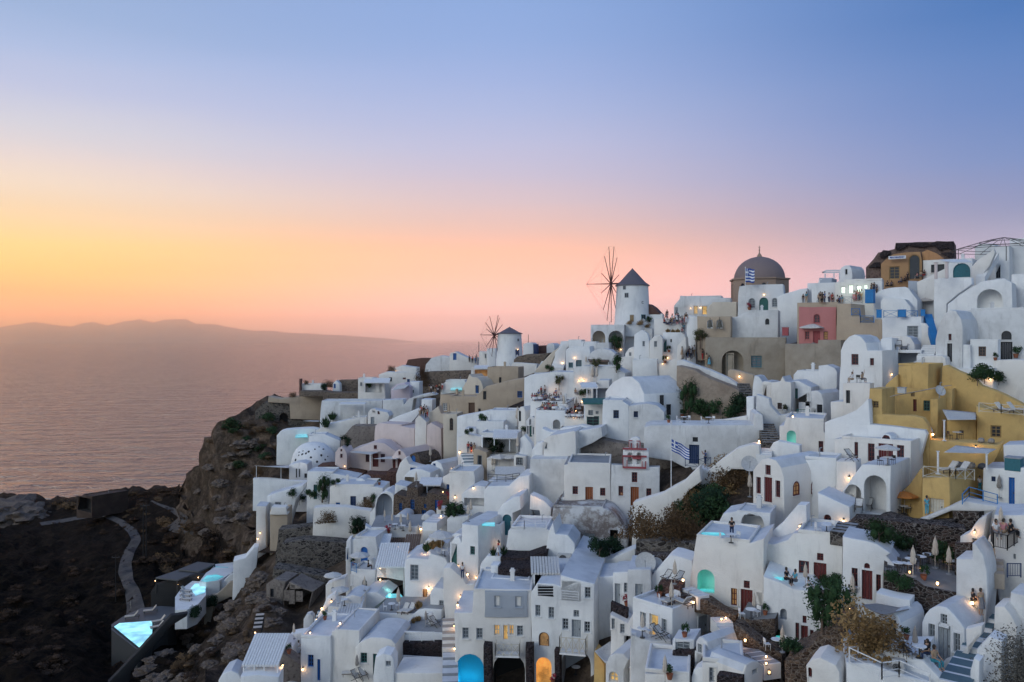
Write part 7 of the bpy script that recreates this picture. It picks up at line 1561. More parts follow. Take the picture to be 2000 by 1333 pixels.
def crowd(place,group,lst,s=1.,turn=None):
 rn=random.Random(len(place));lst=sorted(lst,key=lambda q:q[0])
 for i,q in enumerate(lst):
  x,y,kind,top,bot=q[:5];sk=len(q)>5;loc=put(x,y)
  rz=face_cam(loc,rn.uniform(-1.2,1.2)if turn is None else turn+rn.uniform(-.5,.5));o_=ORD[i]+(' from left' if i else '')
  top,bot='cloth_'+top,'cloth_'+bot
  person(loc,rz,kind,top,bot,f"{CN[top]} and {CN[bot]} clad person {o_} {place}",group,s*rn.uniform(.94,1.05),sk)
Z(1600,440)
crowd('at the pink house roof edge','visitors along the upper viewing terrace',[(12,640,'stand','black','tan'),(30,640,'stand','black','black'),(82,635,'stand','white','navy'),(108,635,'stand','red','red',1),(168,635,'stand','blue','navy'),(285,625,'stand','white','pink',1),(315,620,'photo','pink','grey'),(345,615,'stand','white','tan'),(48,640,'stand','blue','navy'),(130,638,'stand','black','grey'),(150,638,'stand','white','black'),(185,636,'stand','teal','tan'),(300,622,'stand','black','red'),(330,618,'stand','grey','navy')],1.05,turn=-.8)
crowd('beside the blue kiosk','visitors on the market lane',[(425,560,'stand','black','black'),(448,552,'photo','black','navy'),(470,545,'stand','navy','black'),(555,515,'sit','black','black'),(590,510,'sit','navy','black'),(668,480,'sit','grey','navy'),(700,470,'sit','black','black'),(722,462,'stand','black','black'),(800,440,'sit','pink','grey'),(830,432,'sit','tan','grey'),(858,425,'sit','black','red')],1.,turn=-.8)
loc=put(275,1283);person(put(268,1283),face_cam(loc,-.9),'sit_up','cloth_white','cloth_tan','person in white sitting with one arm raised on the white cabin roof',None,1.05)
person(put(350,1281),face_cam(loc,.9),'sit_up','cloth_tan','cloth_grey','person in tan sitting with a raised arm beside the one in white',None,1.02)
inst('chair_dark',put(322,1284),2.4,1.1,'dark chair between the two people on the white cabin roof')
Z(1240,440)
crowd('on the terrace left of the pink house','visitors along the upper viewing terrace',[(1370,640,'stand','black','grey'),(1396,640,'stand','teal','tan'),(1500,638,'stand','tan','black'),(1525,640,'stand','black','black',1)],1.05,turn=-.8)
crowd('on the photographers walkway','photographers gathered on the walkway',[(380,1078,'stand','tan','tan',1),(402,1075,'stand','grey','black'),(432,1085,'photo','blue','blue'),(445,1080,'stand','black','black'),(460,1095,'photo','white','navy'),(488,1072,'photo','white','tan'),(500,1092,'stand','tan','black'),(512,1102,'stand','pink','grey'),(543,1125,'stand','white','white',1),(553,1100,'photo','black','red'),(585,1140,'stand','tan','tan'),(607,1158,'stand','teal','sky',1),(420,1080,'stand','red','black'),(472,1086,'stand','black','grey'),(528,1112,'photo','grey','navy'),(570,1132,'stand','black','tan')],1.12,turn=-1.0)
crowd('on the windmill terrace','visitors on the windmill roof terrace',[(240,815,'sit','red','navy'),(252,765,'sit','tan','red'),(270,820,'sit','white','navy'),(332,800,'stand','white','grey'),(345,815,'sit','black','pink'),(372,805,'sit','white','pink'),(385,820,'stand','grey','navy'),(408,800,'stand','tan','red'),(398,855,'stand','teal','navy'),(385,890,'sit','pink','grey'),(262,770,'stand','black','grey'),(292,812,'sit','black','navy'),(305,805,'stand','white','tan'),(318,815,'sit','blue','grey'),(355,800,'stand','navy','grey'),(418,812,'stand','red','navy'),(428,800,'stand','black','white'),(345,790,'stand','pink','white',1)],1.1)
Z(880,700)
TC=['white','black','navy','pink','tan','red','grey','blue']
rn=random.Random(3)
up=[(668,340),(686,345),(700,348),(716,342),(742,350),(752,338),(765,352),(778,350),(792,356),(808,350),(822,358),(838,352),(850,360),(862,352),(880,358),(740,305),(770,300),(860,300),(1020,300)]
crowd('at the upper dining terrace','guests dining on the restaurant terraces',[(x,y,'sit' if i not in(3,15,16)else 'stand',rn.choice(TC),rn.choice(TC))for i,(x,y)in enumerate(up)]+[(898,365,'stand','white','white')],1.0)
md=[(752,412),(768,414),(785,416),(800,412),(815,422),(830,420),(842,425),(862,428),(950,432),(962,420),(1010,432),(1040,425),(1055,420),(1025,410)]
crowd('at the middle dining terrace','guests dining on the restaurant terraces',[(x,y,'sit',rn.choice(TC),rn.choice(TC))for x,y in md],1.0)
lo=[(932,488),(950,482),(975,478),(990,484),(1012,488),(1030,484),(1048,490),(1062,482)]
crowd('at the lower dining terrace','guests dining on the restaurant terraces',[(x,y,'sit',rn.choice(TC),rn.choice(TC))for x,y in lo],1.0)
for i,(x,y)in enumerate([(690,352),(728,352),(772,358),(825,362),(870,362),(775,422),(848,432),(905,428),(985,430),(1040,434),(955,492),(1005,494),(1052,494)]):
 inst('dtable',put(x,y),0,.95,'white clothed dining table on the crowded restaurant terraces',group='dining tables on the restaurant terraces')
crowd('at the top of the blue grey steps','visitors at the blue gate',[(148,745,'stand','red','navy'),(197,725,'stand','tan','tan',1),(172,748,'stand','navy','red')],1.1)
Z(520,700)
crowd('in the shutters house lane','visitors queueing in the ridge lane',[(1345,285,'stand','white','black'),(1362,262,'stand','grey','black'),(1375,290,'stand','black','tan'),(1388,270,'stand','red','grey'),(1400,292,'stand','white','navy'),(1412,262,'stand','tan','black'),(1424,280,'stand','black','black'),(1436,258,'stand','white','red'),(1350,318,'stand','pink','black'),(1330,262,'stand','navy','tan')],1.1,turn=-.8)
crowd('below the white stepped block','visitors on the tan wall lane',[(1242,455,'stand','navy','grey'),(1262,462,'stand','red','black'),(1278,470,'stand','black','tan'),(1290,445,'stand','white','black'),(1305,455,'stand','white','pink'),(1312,482,'stand','tan','red'),(1298,490,'stand','grey','black'),(1250,470,'stand','white','tan')],1.1,turn=-.8)
crowd('on the white stair by the upper house','visitors near the tip',[(1226,180,'stand','white','black')],1.1)
Z(880,460);crowd('on the ridge beside the small windmill','visitors on the ridge',[(155,1035,'stand','navy','black'),(180,1040,'stand','red','black'),(205,1045,'stand','blue','blue'),(222,1050,'stand','red','navy'),(212,1025,'stand','grey','tan')],1.15,turn=-.8)
Z(880,1013)
person(put(95,485),face_cam(put(95,485),math.pi),'stand','cloth_white','cloth_navy','person in a white shirt and dark trousers seen from behind on the lamp lit stairs',None,1.08)
person(put(390,305),face_cam(put(390,305),1.2),'stand','cloth_red','cloth_white','person in a bright red top standing by the potted agave',None,1.0,True)
Z(1240,700);person(put(572,870),face_cam(put(572,870),-1.2),'photo','cloth_blue','cloth_navy','person in blue holding up a phone beside the navy door',None,1.1)
Z(1240,1013)
person(put(788,165),face_cam(put(788,165),.2),'fold','cloth_black','cloth_navy','person in black leaning at the plunge pool terrace of the arched porch',None,1.05)
person(put(1232,535),face_cam(put(1232,535),1.0),'sit','cloth_black','cloth_black','person in black sitting on the wavy terrace wall',None,1.1)
person(put(1305,550),face_cam(put(1305,550),-.9),'sit','cloth_sky','cloth_grey','person in a sky blue shirt sitting beside the one in black',None,1.1)
person(put(1415,590),face_cam(put(1415,590),.9),'sit','cloth_white','cloth_white','person in white sitting at the little table near the folded parasol',None,1.0)
Z(1600,1013)
person(put(1440,150),face_cam(put(1440,150),.4),'sit','cloth_white','cloth_grey','person in white on the top right balcony, left of the three',None,1.15)
person(put(1500,150),face_cam(put(1500,150),math.pi-.4),'sit','cloth_pink','cloth_tan','person in a pink shirt on the top right balcony, middle of the three',None,1.2)
person(put(1560,150),face_cam(put(1560,150),2),'sit','cloth_black','cloth_black','person in black on the top right balcony, right of the three',None,1.15)
person(put(1325,770),face_cam(put(1325,770),.8),'stand','cloth_tan','cloth_grey','person in tan and grey standing at the top of the dark steps',None,1.1,True)
person(put(1262,690),face_cam(put(1262,690),2.0),'sit','cloth_black','cloth_black','dark clothed person crouching by the lamp above the vaulted house',None,1.0)
person(put(935,1215),face_cam(put(935,1215),.9),'sit','cloth_tan','cloth_teal','person in a mustard top sitting with their back to us by the grey doors',None,1.15)
person(put(880,1150),face_cam(put(880,1150),-.9),'sit','cloth_black','cloth_navy','person in black sitting at the table by the grey doors',None,1.05)
Z(1600,700)
person(put(888,1270),face_cam(put(888,1270),.6),'stand','cloth_sky','cloth_sky','person in pale blue standing before the ochre tower shutters',None,1.05)
person(put(1268,1085),face_cam(put(1268,1085),.6),'stand','cloth_white','cloth_teal','dark haired person in white walking up behind the blue pipe railing',None,.9)
Z(520,1013)
crowd('at the table beside the plank roof','guests under the thin sunshade deck',[(1022,280,'sit','white','navy'),(1062,280,'sit','teal','black'),(1040,268,'sit','black','tan')],1.1)
person(put(830,415),face_cam(put(830,415),1.5),'sit','cloth_black','cloth_black','dark figure sitting on the blue doored terrace',None,1.0)
person(put(235,1080),face_cam(put(235,1080),1.5),'sit','cloth_white','cloth_white','person in white reclining beside the small corner pool',None,1.0)
def P_(kind,lst,group=None,s=1.):
 for x,y,hpx,lab in lst:
  loc=put(x,y);d_=loc.y;nom={'open':3.1,'open_orange':3.1,'open_taupe':3.1,'open_sq':3.0,'closed':2.8,'closed_grey':2.8}[kind]
  sc_=min(1.35,max(.65,hpx*SC/F*d_/nom));inst(kind,loc,random.random(),sc_,lab,group=group)
Z(1240,440);P_('open_sq',[(1452,962,165,'very large white parasol in front of the rose pink house')])
Z(1600,440);P_('open_taupe',[(868,720,130,'grey parasol beside the white corner tower')]);
Z(1600,700);P_('open',[(553,872,175,'white parasol before the four red shutters')]);P_('open_orange',[(703,1262,190,'orange parasol on the stone terrace below the porch house')])
P_('closed_grey',[(1470,1130,190,'folded grey pink parasol by the navy window on the right edge')])
Z(1240,700);P_('closed',[(935,1130,200,'folded parasol beside the vaulted house with red doors')])
Z(1240,1013)
P_('closed',[(325,535,200,'folded parasol behind the two deck chairs'),(298,735,230,'folded parasol in front of the two deck chairs'),(1387,560,200,'folded cream parasol against the red window'),(970,785,185,'folded parasol beside the red door on the brown stone block'),(1200,1090,220,'folded parasol at the lower white round table'),(62,965,200,'folded parasol by the rounded balcony'),(248,1330,240,'folded parasol beside the black lava panel')])
Z(1600,1013)
P_('closed',[(763,475,255,'left folded parasol on the candle lit terrace'),(943,405,260,'middle folded parasol on the candle lit terrace'),(1055,455,230,'right folded parasol on the candle lit terrace'),(278,690,250,'folded parasol before the dark red doors'),(1480,90,150,'folded parasol at the balcony house')])
P_('closed_grey',[(780,1110,205,'folded grey parasol by the lattice terrace of the vaulted house')])
Z(880,700)
P_('open_sq',[(405,905,130,'large white square parasol above the rail enclosed deck')]);P_('open',[(487,890,60,'small white parasol beside the square terrace house')])
P_('closed',[(540,560,170,'tall folded parasol beside the two storey house'),(545,780,150,'folded parasol near the beam pergola'),(345,910,110,'left folded white parasol in the parasol court'),(365,900,90,'right folded white parasol in the parasol court'),(922,425,130,'left folded parasol on the middle dining terrace'),(1004,415,120,'right folded parasol on the middle dining terrace'),(1160,210,150,'left tall folded parasol beside the white bar'),(1192,205,140,'right tall folded parasol beside the white bar'),(145,1290,150,'folded parasol on the green slatted garden terrace')])
Z(880,460);P_('closed',[(1352,855,95,'folded parasol in the right windmill arch'),(1105,1060,75,'folded parasol by the lamp lit white house')])
Z(640,860,320)
P_('closed',[(580,830,120,'first folded cream parasol left of the grey arch mound'),(655,870,115,'second folded cream parasol before the grey arch mound'),(748,895,160,'third folded cream parasol before the grey arch mound'),(815,865,95,'fourth folded cream parasol beyond the grey arch mound'),(842,1000,190,'fifth folded cream parasol near the plank roof'),(925,1055,210,'sixth folded cream parasol near the plank roof'),(1027,215,150,'folded parasol beside the stone fronted vault'),(900,470,150,'folded parasol beside the ochre lined arch'),(1430,830,190,'folded parasol on the white pool terrace block')])
P_('open',[(1155,1170,250,'white parasol over the curving balcony'),(325,1320,190,'white parasol before the long barrel roofed blue doored house')])
Z(520,1013)
P_('open',[(548,560,135,'upper white parasol on the cliff side terrace'),(600,690,140,'lower white parasol on the cliff side terrace')])
P_('closed',[(800,590,100,'folded parasol beside the round wall ornament'),(1075,760,200,'folded parasol on the rounded sun terrace'),(265,1090,160,'folded parasol beside the small corner pool'),(225,980,60,'small folded parasol at the corner pool wall')])
P_('closed_grey',[(748,1250,160,'folded beige parasol before the green window'),(1298,880,130,'folded parasol behind the cross railing')])
Z(160,1013)
for x,y,l in[(1700,1420,'x')]:pass
Z(400,1013);P_('open',[(705,1400,150,'white parasol at the bottom edge beside the pavilion')])
def L_(kind,lst,s=1.):
 for x,y,rz,lab in lst:loc=put(x,y);inst(kind,loc,rz,s,lab)
Z(160,1013)
L_('lounger_dark',[(410,812,-1.2,'left pale lounger beside the infinity pool'),(560,765,-1.2,'rear pale lounger beside the infinity pool'),(630,850,-1.0,'right pale lounger beside the infinity pool'),(600,895,-1.0,'nearest pale lounger beside the infinity pool')],1.25)
L_('lounger',[(845,600,1.4,'upper striped lounger on the lowest spa terrace'),(845,635,1.4,'middle striped lounger on the lowest spa terrace'),(845,668,1.4,'lower striped lounger on the lowest spa terrace')],1.1)
P_('closed_grey',[(398,740,60,'dark folded parasol behind the left pool lounger')])
Z(520,1013);L_('lounger',[(1120,765,-.5,'left white recliner on the rounded sun terrace'),(1170,765,-.5,'right white recliner on the rounded sun terrace'),(700,1265,-1.4,'white cushioned lounger in front of the green window')],1.0)
L_('deck',[(1340,860,.8,'dark deck chair behind the cross railing'),(1375,880,.9,'second dark deck chair behind the cross railing'),(800,1290,.7,'dark deck chair at the bottom yard'),(745,1310,.9,'second dark deck chair at the bottom yard')],1.1)
Z(1240,1013);L_('deck',[(255,520,-.9,'left reclining deck chair on the red stone block'),(350,530,-.9,'right reclining deck chair on the red stone block'),(150,940,.6,'left deck chair on the rounded balcony'),(190,970,.8,'middle deck chair on the rounded balcony'),(222,985,.8,'right deck chair on the rounded balcony')],1.05)
L_('lounger',[(300,690,-.9,'left white lounger on the corner roof terrace'),(395,710,-2.6,'right cream lounger on the corner roof terrace')],1.0)
Z(1600,440);L_('deck',[(620,1015,-.4,'left deck chair on the shelter roof above the cabin'),(695,1012,-.8,'right deck chair on the shelter roof above the cabin')],1.3)
Z(1600,700);L_('deck',[(285,1240,-.5,'left deck chair under the white porch arch'),(400,1235,-.6,'right deck chair under the white porch arch'),(262,835,.4,'single deck chair beside the lit wall')],1.15)
L_('lounger',[(1055,930,-1.3,'left white day bed on the cushioned ochre terrace'),(1150,935,-1.3,'right white day bed on the cushioned ochre terrace'),(1500,440,.4,'left folded lounger on the upper ochre roof'),(1600,440,.5,'right folded lounger on the upper ochre roof')],1.1)
def pillow():
 m=MB();m.lathe((0,0,0),[(.05,0),(.24,.06),(.28,.2),(.22,.36),(.05,.42)],4,wob=lambda a,z:1)
 proto('cushion','pillow',[(m,'cover','cushion',60)],'cushion');m=MB();m.lathe((0,0,0),[(.05,0),(.24,.06),(.28,.2),(.22,.36),(.05,.42)],4);proto('cushion','pillow_w',[(m,'cover','canvas_taupe',60)],'cushion')
pillow()
for i,(x,y,k)in enumerate([(1130,890,'pillow'),(1180,895,'pillow'),(1235,898,'pillow_w'),(1290,902,'pillow')]):inst(k,put(x,y),face_cam(put(x,y),.3),1.5,f'{["leftmost blue grey","second grey","third pale","rightmost dark"][i]} cushion along the ochre terrace wall')
inst('pillow_w',put(1318,690),0,1.3,'left grey cushion on the low ochre wall ledge');inst('pillow_w',put(1400,695),0,1.3,'right grey cushion on the low ochre wall ledge')
def TB(lst,ch=2,cat='chair_dark'):
 for x,y,lab in lst:
  loc=put(x,y);inst('table',loc,0,1.05,'round white table '+lab)
  for k in range(ch):a=k*2.6+.6;inst(cat,loc+Vector((math.cos(a)*.75,math.sin(a)*.75,0)),a+math.pi/2+math.pi,1.,('right' if math.cos(a)>0 else 'left')+' hand chair at the round table '+lab,group='chairs '+lab)
Z(1600,1013)
TB([(640,440,'at the left end of the candle lit terrace'),(720,445,'second from the left on the candle lit terrace'),(745,405,'behind the left folded parasol'),(825,385,'in the middle of the candle lit terrace'),(885,365,'at the back of the candle lit terrace'),(1080,420,'beside the right folded parasol'),(155,640,'below the dark red doors'),(815,1135,'before the grey doored vaulted house')])
TB([(60,125,'on the upper terrace with the red fan light')],cat='chair_white')
Z(1240,1013)
TB([(790,190,'on the plunge pool terrace'),(945,815,'on the brown stone terrace block'),(1155,1065,'beside the lower folded parasol'),(60,970,'on the rounded balcony'),(290,700,'on the corner roof terrace'),(1560,110,'before the red fan light door')],cat='chair_white')
Z(1600,700);TB([(715,1270,'under the orange parasol'),(650,1260,'left of the orange parasol table'),(1120,660,'on the upper ochre patio'),(560,870,'under the white parasol by the red shutters')])
Z(1240,700);TB([(400,525,'on the long garden terrace'),(600,530,'at the right of the long garden terrace'),(870,960,'by the vaulted house with red doors')],cat='chair_white')
Z(640,860,320);TB([(690,900,'in the folded parasol court'),(770,915,'beside the third cream parasol'),(1190,1180,'under the parasol of the curving balcony')],cat='chair_white')
Z(520,1013);TB([(1020,745,'on the rounded sun terrace'),(645,700,'under the lower cliff parasol')],cat='chair_white')
Z(880,1013);TB([(1020,1270,'in the pale hotel cave')],1,'chair_white')
def PL(kind,lst):
 for x,y,s,lab in lst:inst(kind,put(x,y),random.random()*6,s,lab)
Z(1240,700)
PL('bushd0',[(540,1130,1.5,'dark dense bush in the middle of the scrub garden'),(620,1300,2.2,'broad dark green bush at the bottom of the scrub garden')]);PL('bushd1',[(395,1230,1.8,'tall dark shrub against the lower ramp wall'),(850,430,1.9,'dark green bush under the rough retaining wall')])
PL('bush0',[(620,1190,1.6,'mid green bush beside the dark dense bush'),(780,460,1.7,'leafy bush left of the white gate pillar'),(400,1330,1.6,'green bush at the foot of the lower ramp wall')]);PL('bush1',[(700,1300,1.9,'rounded green bush right of the broad dark bush'),(560,440,1.5,'bush growing below the tan retaining wall')]);PL('bush2',[(520,1320,1.8,'lower green bush in the scrub garden'),(680,440,1.4,'low bush in the middle of the walled garden')])
PL('dry0',[(700,1010,2.6,'large yellow brown grass mound in the scrub garden'),(790,960,2.2,'upper yellow brown grass mound in the scrub garden'),(560,1230,2.2,'dry tuft between the dark bushes'),(460,1250,2.2,'dry tuft beside the tall dark shrub')]);PL('dry1',[(760,1090,2.6,'brown grass mound under the curved ramp wall'),(840,1010,2.0,'brown grass mound near the red windowed vault'),(480,1320,2.3,'brown grass mound at the garden bottom'),(380,1340,2.4,'long brown grass left of the garden bottom')])
PL('smalltree',[(440,440,1.4,'thin climbing tree against the rough tan wall')]);PL('pot',[(275,525,.9,'small pot at the left of the long garden terrace'),(370,480,1.1,'leafy pot on the long garden terrace')]);PL('agave',[(580,480,1.2,'agave at the middle of the walled garden'),(720,475,1.1,'agave at the right of the walled garden')])
PL('pot_w',[(1225,440,1.1,'potted palm in the tight upper cluster')])
Z(1240,1013)
PL('dry2',[(60,150,2.4,'yellow brown bush at the left of the retaining wall top'),(180,130,2.2,'second yellow brown bush above the retaining wall'),(400,160,2.4,'straw coloured bush above the retaining wall'),(330,120,2.2,'straw coloured bush further back above the retaining wall')])
PL('pot',[(200,640,1.0,'pot by the red stone block'),(405,965,.9,'pot on the white service box'),(285,1290,1.0,'pot beside the black lava panel'),(1065,765,.8,'pot on the brown stone terrace block')])
PL('bush0',[(1600,545,.9,'leafy planter bush beside the middle red door'),(1260,1120,.9,'low bush at the lower stone wall end')]);PL('smalltree',[(1520,930,1.05,'flowering climber reaching over the wavy white wall'),(1640,870,1.0,'second climber above the curved rubble wall')])
Z(1600,1013)
PL('dry0',[(400,1060,2.6,'large golden dry bush behind the foreground roof'),(520,1050,2.3,'golden dry bush beside the grey windowed vault')]);inst('bigbrown',put(1500,1330),.5,1.15,'large bare grey brown shrub in the bottom right corner');inst('bigbrown',put(1640,1200),2.5,1.0,'bare grey shrub on the right edge above the corner')
PL('bush1',[(490,190,1.3,'dark bush growing on the tall stone wall'),(560,200,1.1,'second dark bush growing on the tall stone wall'),(700,260,1.1,'bush beside the folded parasols on the stone wall')]);PL('bush0',[(1010,380,1.2,'lamp lit bush beside the right folded parasol'),(640,570,.9,'dark bush on the curving terrace front')]);PL('pot',[(130,560,1.1,'long leafy planter beside the dark red doors'),(710,985,.8,'flower pot on the lattice terrace wall'),(850,500,1.0,'plant in the stone planter on the candle lit terrace')])
Z(1600,440);PL('bush0',[(1290,1290,1.2,'left dark bush by the lamp above the ochre wall'),(1350,1270,1.4,'middle dark bush by the lamp above the ochre wall'),(1430,1290,1.0,'right dark bush by the lamp above the ochre wall')]);PL('pot',[(1435,1092,.9,'pot on the terrace front before the dark door'),(1600,1080,1.3,'dark potted shrub beside the dark terrace door')])
Z(1240,440);PL('olive',[(535,1000,.95,'olive tree above the photographers walkway')]);PL('pot_f',[(933,692,1.4,'terracotta pot before the chapel windows')]);PL('grass',[(270,860,1.0,'left grass clump on the white planted roof'),(310,862,.9,'middle grass clump on the white planted roof'),(350,862,1.0,'right grass clump on the white planted roof')]);PL('pot',[(280,1035,1.1,'tall pot by the green door'),(250,1125,1.2,'lamp lit bush below the walkway')])
Z(880,460);PL('dry0',[(1455,722,.8,'first golden round bush at the big windmill foot'),(1535,728,1.0,'second golden round bush at the big windmill foot'),(1587,728,.8,'third golden round bush at the big windmill foot')]);PL('bush1',[(1600,700,.8,'green bush beside the big windmill door')]);PL('smalltree',[(1335,930,.9,'left little tree beside the domed cafe'),(1365,932,.85,'right little tree beside the domed cafe'),(1352,1110,.9,'small tree on the broad white slope')]);PL('olive',[(1190,1110,.7,'bare topped tree before the domed cafe')])
PL('bush0',[(805,1115,.9,'low bush at the foot of the teal steps')])
Z(880,700);PL('olive',[(885,255,.75,'spreading tree behind the upper dining terrace')]);PL('bush0',[(1090,310,.9,'round bush by the white bar'),(580,610,.8,'flowering planter bush by the gabled chapel house'),(260,520,.9,'palm pot on the white roof block'),(155,625,.8,'potted bush in the stepped wall corner')]);PL('bushd0',[(320,740,1.6,'big dark green shrub beside the shaded shelter'),(380,760,1.3,'second dark shrub beside the shaded shelter')]);PL('bush2',[(40,1270,1.3,'garden bush below the rounded canopy bar'),(90,1260,1.0,'second garden bush below the rounded canopy bar')])
Z(520,700)
PL('dry2',[(215,316,1.2,'brown round bush at the cliff tip'),(330,215,1.1,'brown bush behind the tip wall'),(520,235,1.8,'brown bush right of the long low white building'),(1020,105,1.3,'golden bush on the ridge roofs edge'),(1275,225,2.4,'tall golden shrub on the brown stone bank'),(1290,160,2.0,'upper golden shrub on the brown stone bank')]);PL('bushd0',[(480,262,1.3,'dark green bush before the tiny chapel'),(640,705,1.2,'dark green bush by the white steps')]);PL('bush1',[(835,232,1.0,'hanging green plant at the open porch')])
PL('agave',[(490,560,2.6,'large spiky agave on the canopy roof'),(540,500,2.0,'second spiky agave on the canopy roof')]);PL('smalltree',[(460,1160,1.4,'climbing tree at the dark green gate')]);PL('bush0',[(270,1180,1.5,'shrub in the cliff garden'),(220,1130,1.1,'smaller shrub in the cliff garden'),(365,1135,1.0,'shrub left of the green gate'),(570,1035,.8,'shrub at the top of the gate wall')]);PL('dry2',[(820,1205,1.5,'brown trailing bush on the long curved wall'),(500,1330,1.7,'straw bush under the long curved wall')]);PL('pot',[(920,1030,1.0,'pot on the red brown wall')]);PL('bushd1',[(1505,1250,1.1,'green terrace shrub near the white steps')])
Z(640,860,320);PL('bushd1',[(335,930,2.0,'tall dark shrub hanging at the wall corner')]);PL('grass',[(1080,1060,1.2,'golden grass in the round white planter'),(1150,1050,1.2,'second golden grass in the round white planter')]);PL('agave',[(1020,1045,1.3,'spiky plant in the round white planter')]);PL('pot_f',[(1145,700,1.3,'round red flowered pot by the stone house'),(1230,600,1.2,'red flowers beside the blue shuttered house'),(620,950,1.3,'red flowering shrub by the plank roof')]);PL('smalltree',[(465,640,.5,'thin climber on the arch house corner')])
Z(520,1013);PL('grass',[(1240,735,1.0,'golden grass by the rounded sun terrace'),(1198,850,.6,'first small grass tuft on the terrace edge'),(1225,835,.6,'second small grass tuft on the terrace edge'),(1250,820,.6,'third small grass tuft on the terrace edge')]);PL('pot',[(715,375,1.0,'potted shrub on the blue doored terrace'),(185,1100,1.1,'potted bush beside the small corner pool'),(478,825,.9,'pot on the white cliff steps')])
Z(880,1013);PL('agave',[(348,300,1.0,'potted agave beside the woman in red'),(430,290,1.0,'spiky plant right of the woman in red')]);PL('pot_f',[(1440,705,1.1,'flower pot on the courtyard planter'),(850,1330,.9,'dark pot at the lit arched door')]);PL('bushd0',[(1210,310,1.3,'dark shrub at the foot of the ruined vault'),(1290,300,1.4,'second dark shrub at the foot of the ruined vault'),(1390,250,1.3,'shrub right of the ruined vault')])
Z(160,1013);PL('bushd1',[(900,790,1.3,'dark green shrub at the end of the spa wall'),(1050,700,1.3,'dark shrub on the rocks below the spa wall')])
rn=random.Random(11)
G_BV=make_bvh([GROUND])
def scatter(n,poly,kinds,smin,smax,label,group):
 xs=[p[0]for p in poly];ys=[p[1]for p in poly];k=0;tries=0
 while k<n and tries<n*20:
  tries+=1;x,y=rn.uniform(min(xs),max(xs)),rn.uniform(min(ys),max(ys));ins=False;j=len(poly)-1
  for i in range(len(poly)):
   if(poly[i][1]>y)!=(poly[j][1]>y)and x<(poly[j][0]-poly[i][0])*(y-poly[i][1])/(poly[j][1]-poly[i][1])+poly[i][0]:ins=not ins
   j=i
  if not ins:continue
  d=Vector(((x-CX)/F,1,(CY-y)/F)).normalized();h=BV.ray_cast(E0,d);g=G_BV.ray_cast(E0,d)
  if h[0]is None or g[0]is None or(h[0]-g[0]).length>.1:continue
  s=rn.uniform(smin,smax);inst(rn.choice(kinds),g[0]-Vector((0,0,.1*s)),rn.random()*6,(s,s,s*rn.uniform(.5,.8)),label,group=group);k+=1
scatter(46,[(250,965),(352,955),(372,1010),(480,1070),(470,1110),(330,1130),(262,1120),(275,1050),(230,1000)],['tus0','tus1','tus2'],.9,3.2,'dry brown tussock on the dark slope beside the dirt road','tussocks beside the dirt road')
scatter(40,[(0,1040),(240,1010),(255,1060),(235,1180),(120,1320),(0,1330)],['tus1','tus2'],.6,2.2,'dark dry tussock on the shadowed valley floor','tussocks on the valley floor')
scatter(34,[(405,850),(500,800),(585,860),(575,900),(520,940),(470,920),(420,880)],['tus0','dry1','bush1'],1.0,2.6,'dry shrub on the upper cliff slope','shrubs on the cliff slope')
scatter(30,[(500,1010),(690,1010),(690,1040),(520,1230),(430,1333),(300,1333),(420,1180)],['tus0','dry1','tus1'],.5,1.5,'low dry shrub on the rocky gully below the village','shrubs in the rocky gully')
scatter(26,[(60,985),(345,955),(345,975),(60,1005)],['tus0','tus1'],1.6,3.4,'brown coastal shrub along the land edge','shrubs along the coast edge')
def rocks():
 rk=random.Random(5)
 for v in range(3):
  bm=bmesh.new();bmesh.ops.create_icosphere(bm,subdivisions=4,radius=1.0)
  for q in bm.verts:q.co*=1+.45*noise.fractal(q.co*1.1+Vector((v*7,0,0)),1,2,4)+.22*noise.fractal(q.co*3.2,1,2,4)+.18*abs(noise.noise(q.co*2.1));q.co.z*=.7
  me=bpy.data.meshes.new('boulder');bm.to_mesh(me);bm.free();me.materials.append(M['ground_rock']);o=bpy.data.objects.new('boulder',me);COL.objects.link(o);o['category']='rock';PROTO[f'rock{v}']=o
rough_wall('ground_rock',(.15,.115,.092),(.075,.058,.050),(.24,.195,.16),.5)
rocks();rn=random.Random(23)
scatter(45,[(250,1333),(420,1170),(500,1060),(620,1120),(560,1200),(430,1333)],['rock0','rock1','rock2'],.5,1.9,'rough tan boulder on the rocky gully below the village','boulders in the rocky gully')
scatter(16,[(385,900),(430,850),(560,880),(560,1000),(400,1040)],['rock0','rock1','rock2'],.8,2.4,'tan rock outcrop on the cliff face','rock outcrops on the cliff face')
Z(0,900)
for x,y,sc_,lb in[(60,450,15,'large pale rock knoll at the left edge by the sea'),(190,470,11,'lower pale rock knoll near the left edge'),(-40,470,16,'rock mass cut by the left edge of the view')]:inst('rock1',put(x,y),1.,(sc_,sc_,sc_*.55),lb)
def LM(lst,kind='lamp',e=30,**k):
 for q in lst:x,y,lab=q[:3];lamp(lab,x,y,q[3]if len(q)>3 else e,kind=kind,**k)
Z(1600,440);LM([(580,1215,'bright wall lamp at the corner of the vaulted couple house',60),(1395,1255,'bright lamp among the bushes above the ochre wall',60)])
for x in(195,257,325,376):h_,n_=hit(x,560);plight(h_+Vector((-.4,-1.0,.4)),70,(.8,1,.75),.3)
Z(1240,440);LM([(456,676,'left lamp of the warm lit skyline house',60),(533,672,'right lamp of the warm lit skyline house',60),(1052,566,'lamp above the green chapel door',40),(264,1080,'upper lamp in the bush below the walkway',30),(228,1128,'left lamp in the bush below the walkway',30),(852,1232,'lamp on the low beige stair wall',50)])
Z(1240,700);LM([(1010,690,'very bright lamp at the end of the long white terrace wall',260),(1285,490,'lamp on the wall above the aqua recess',50)])
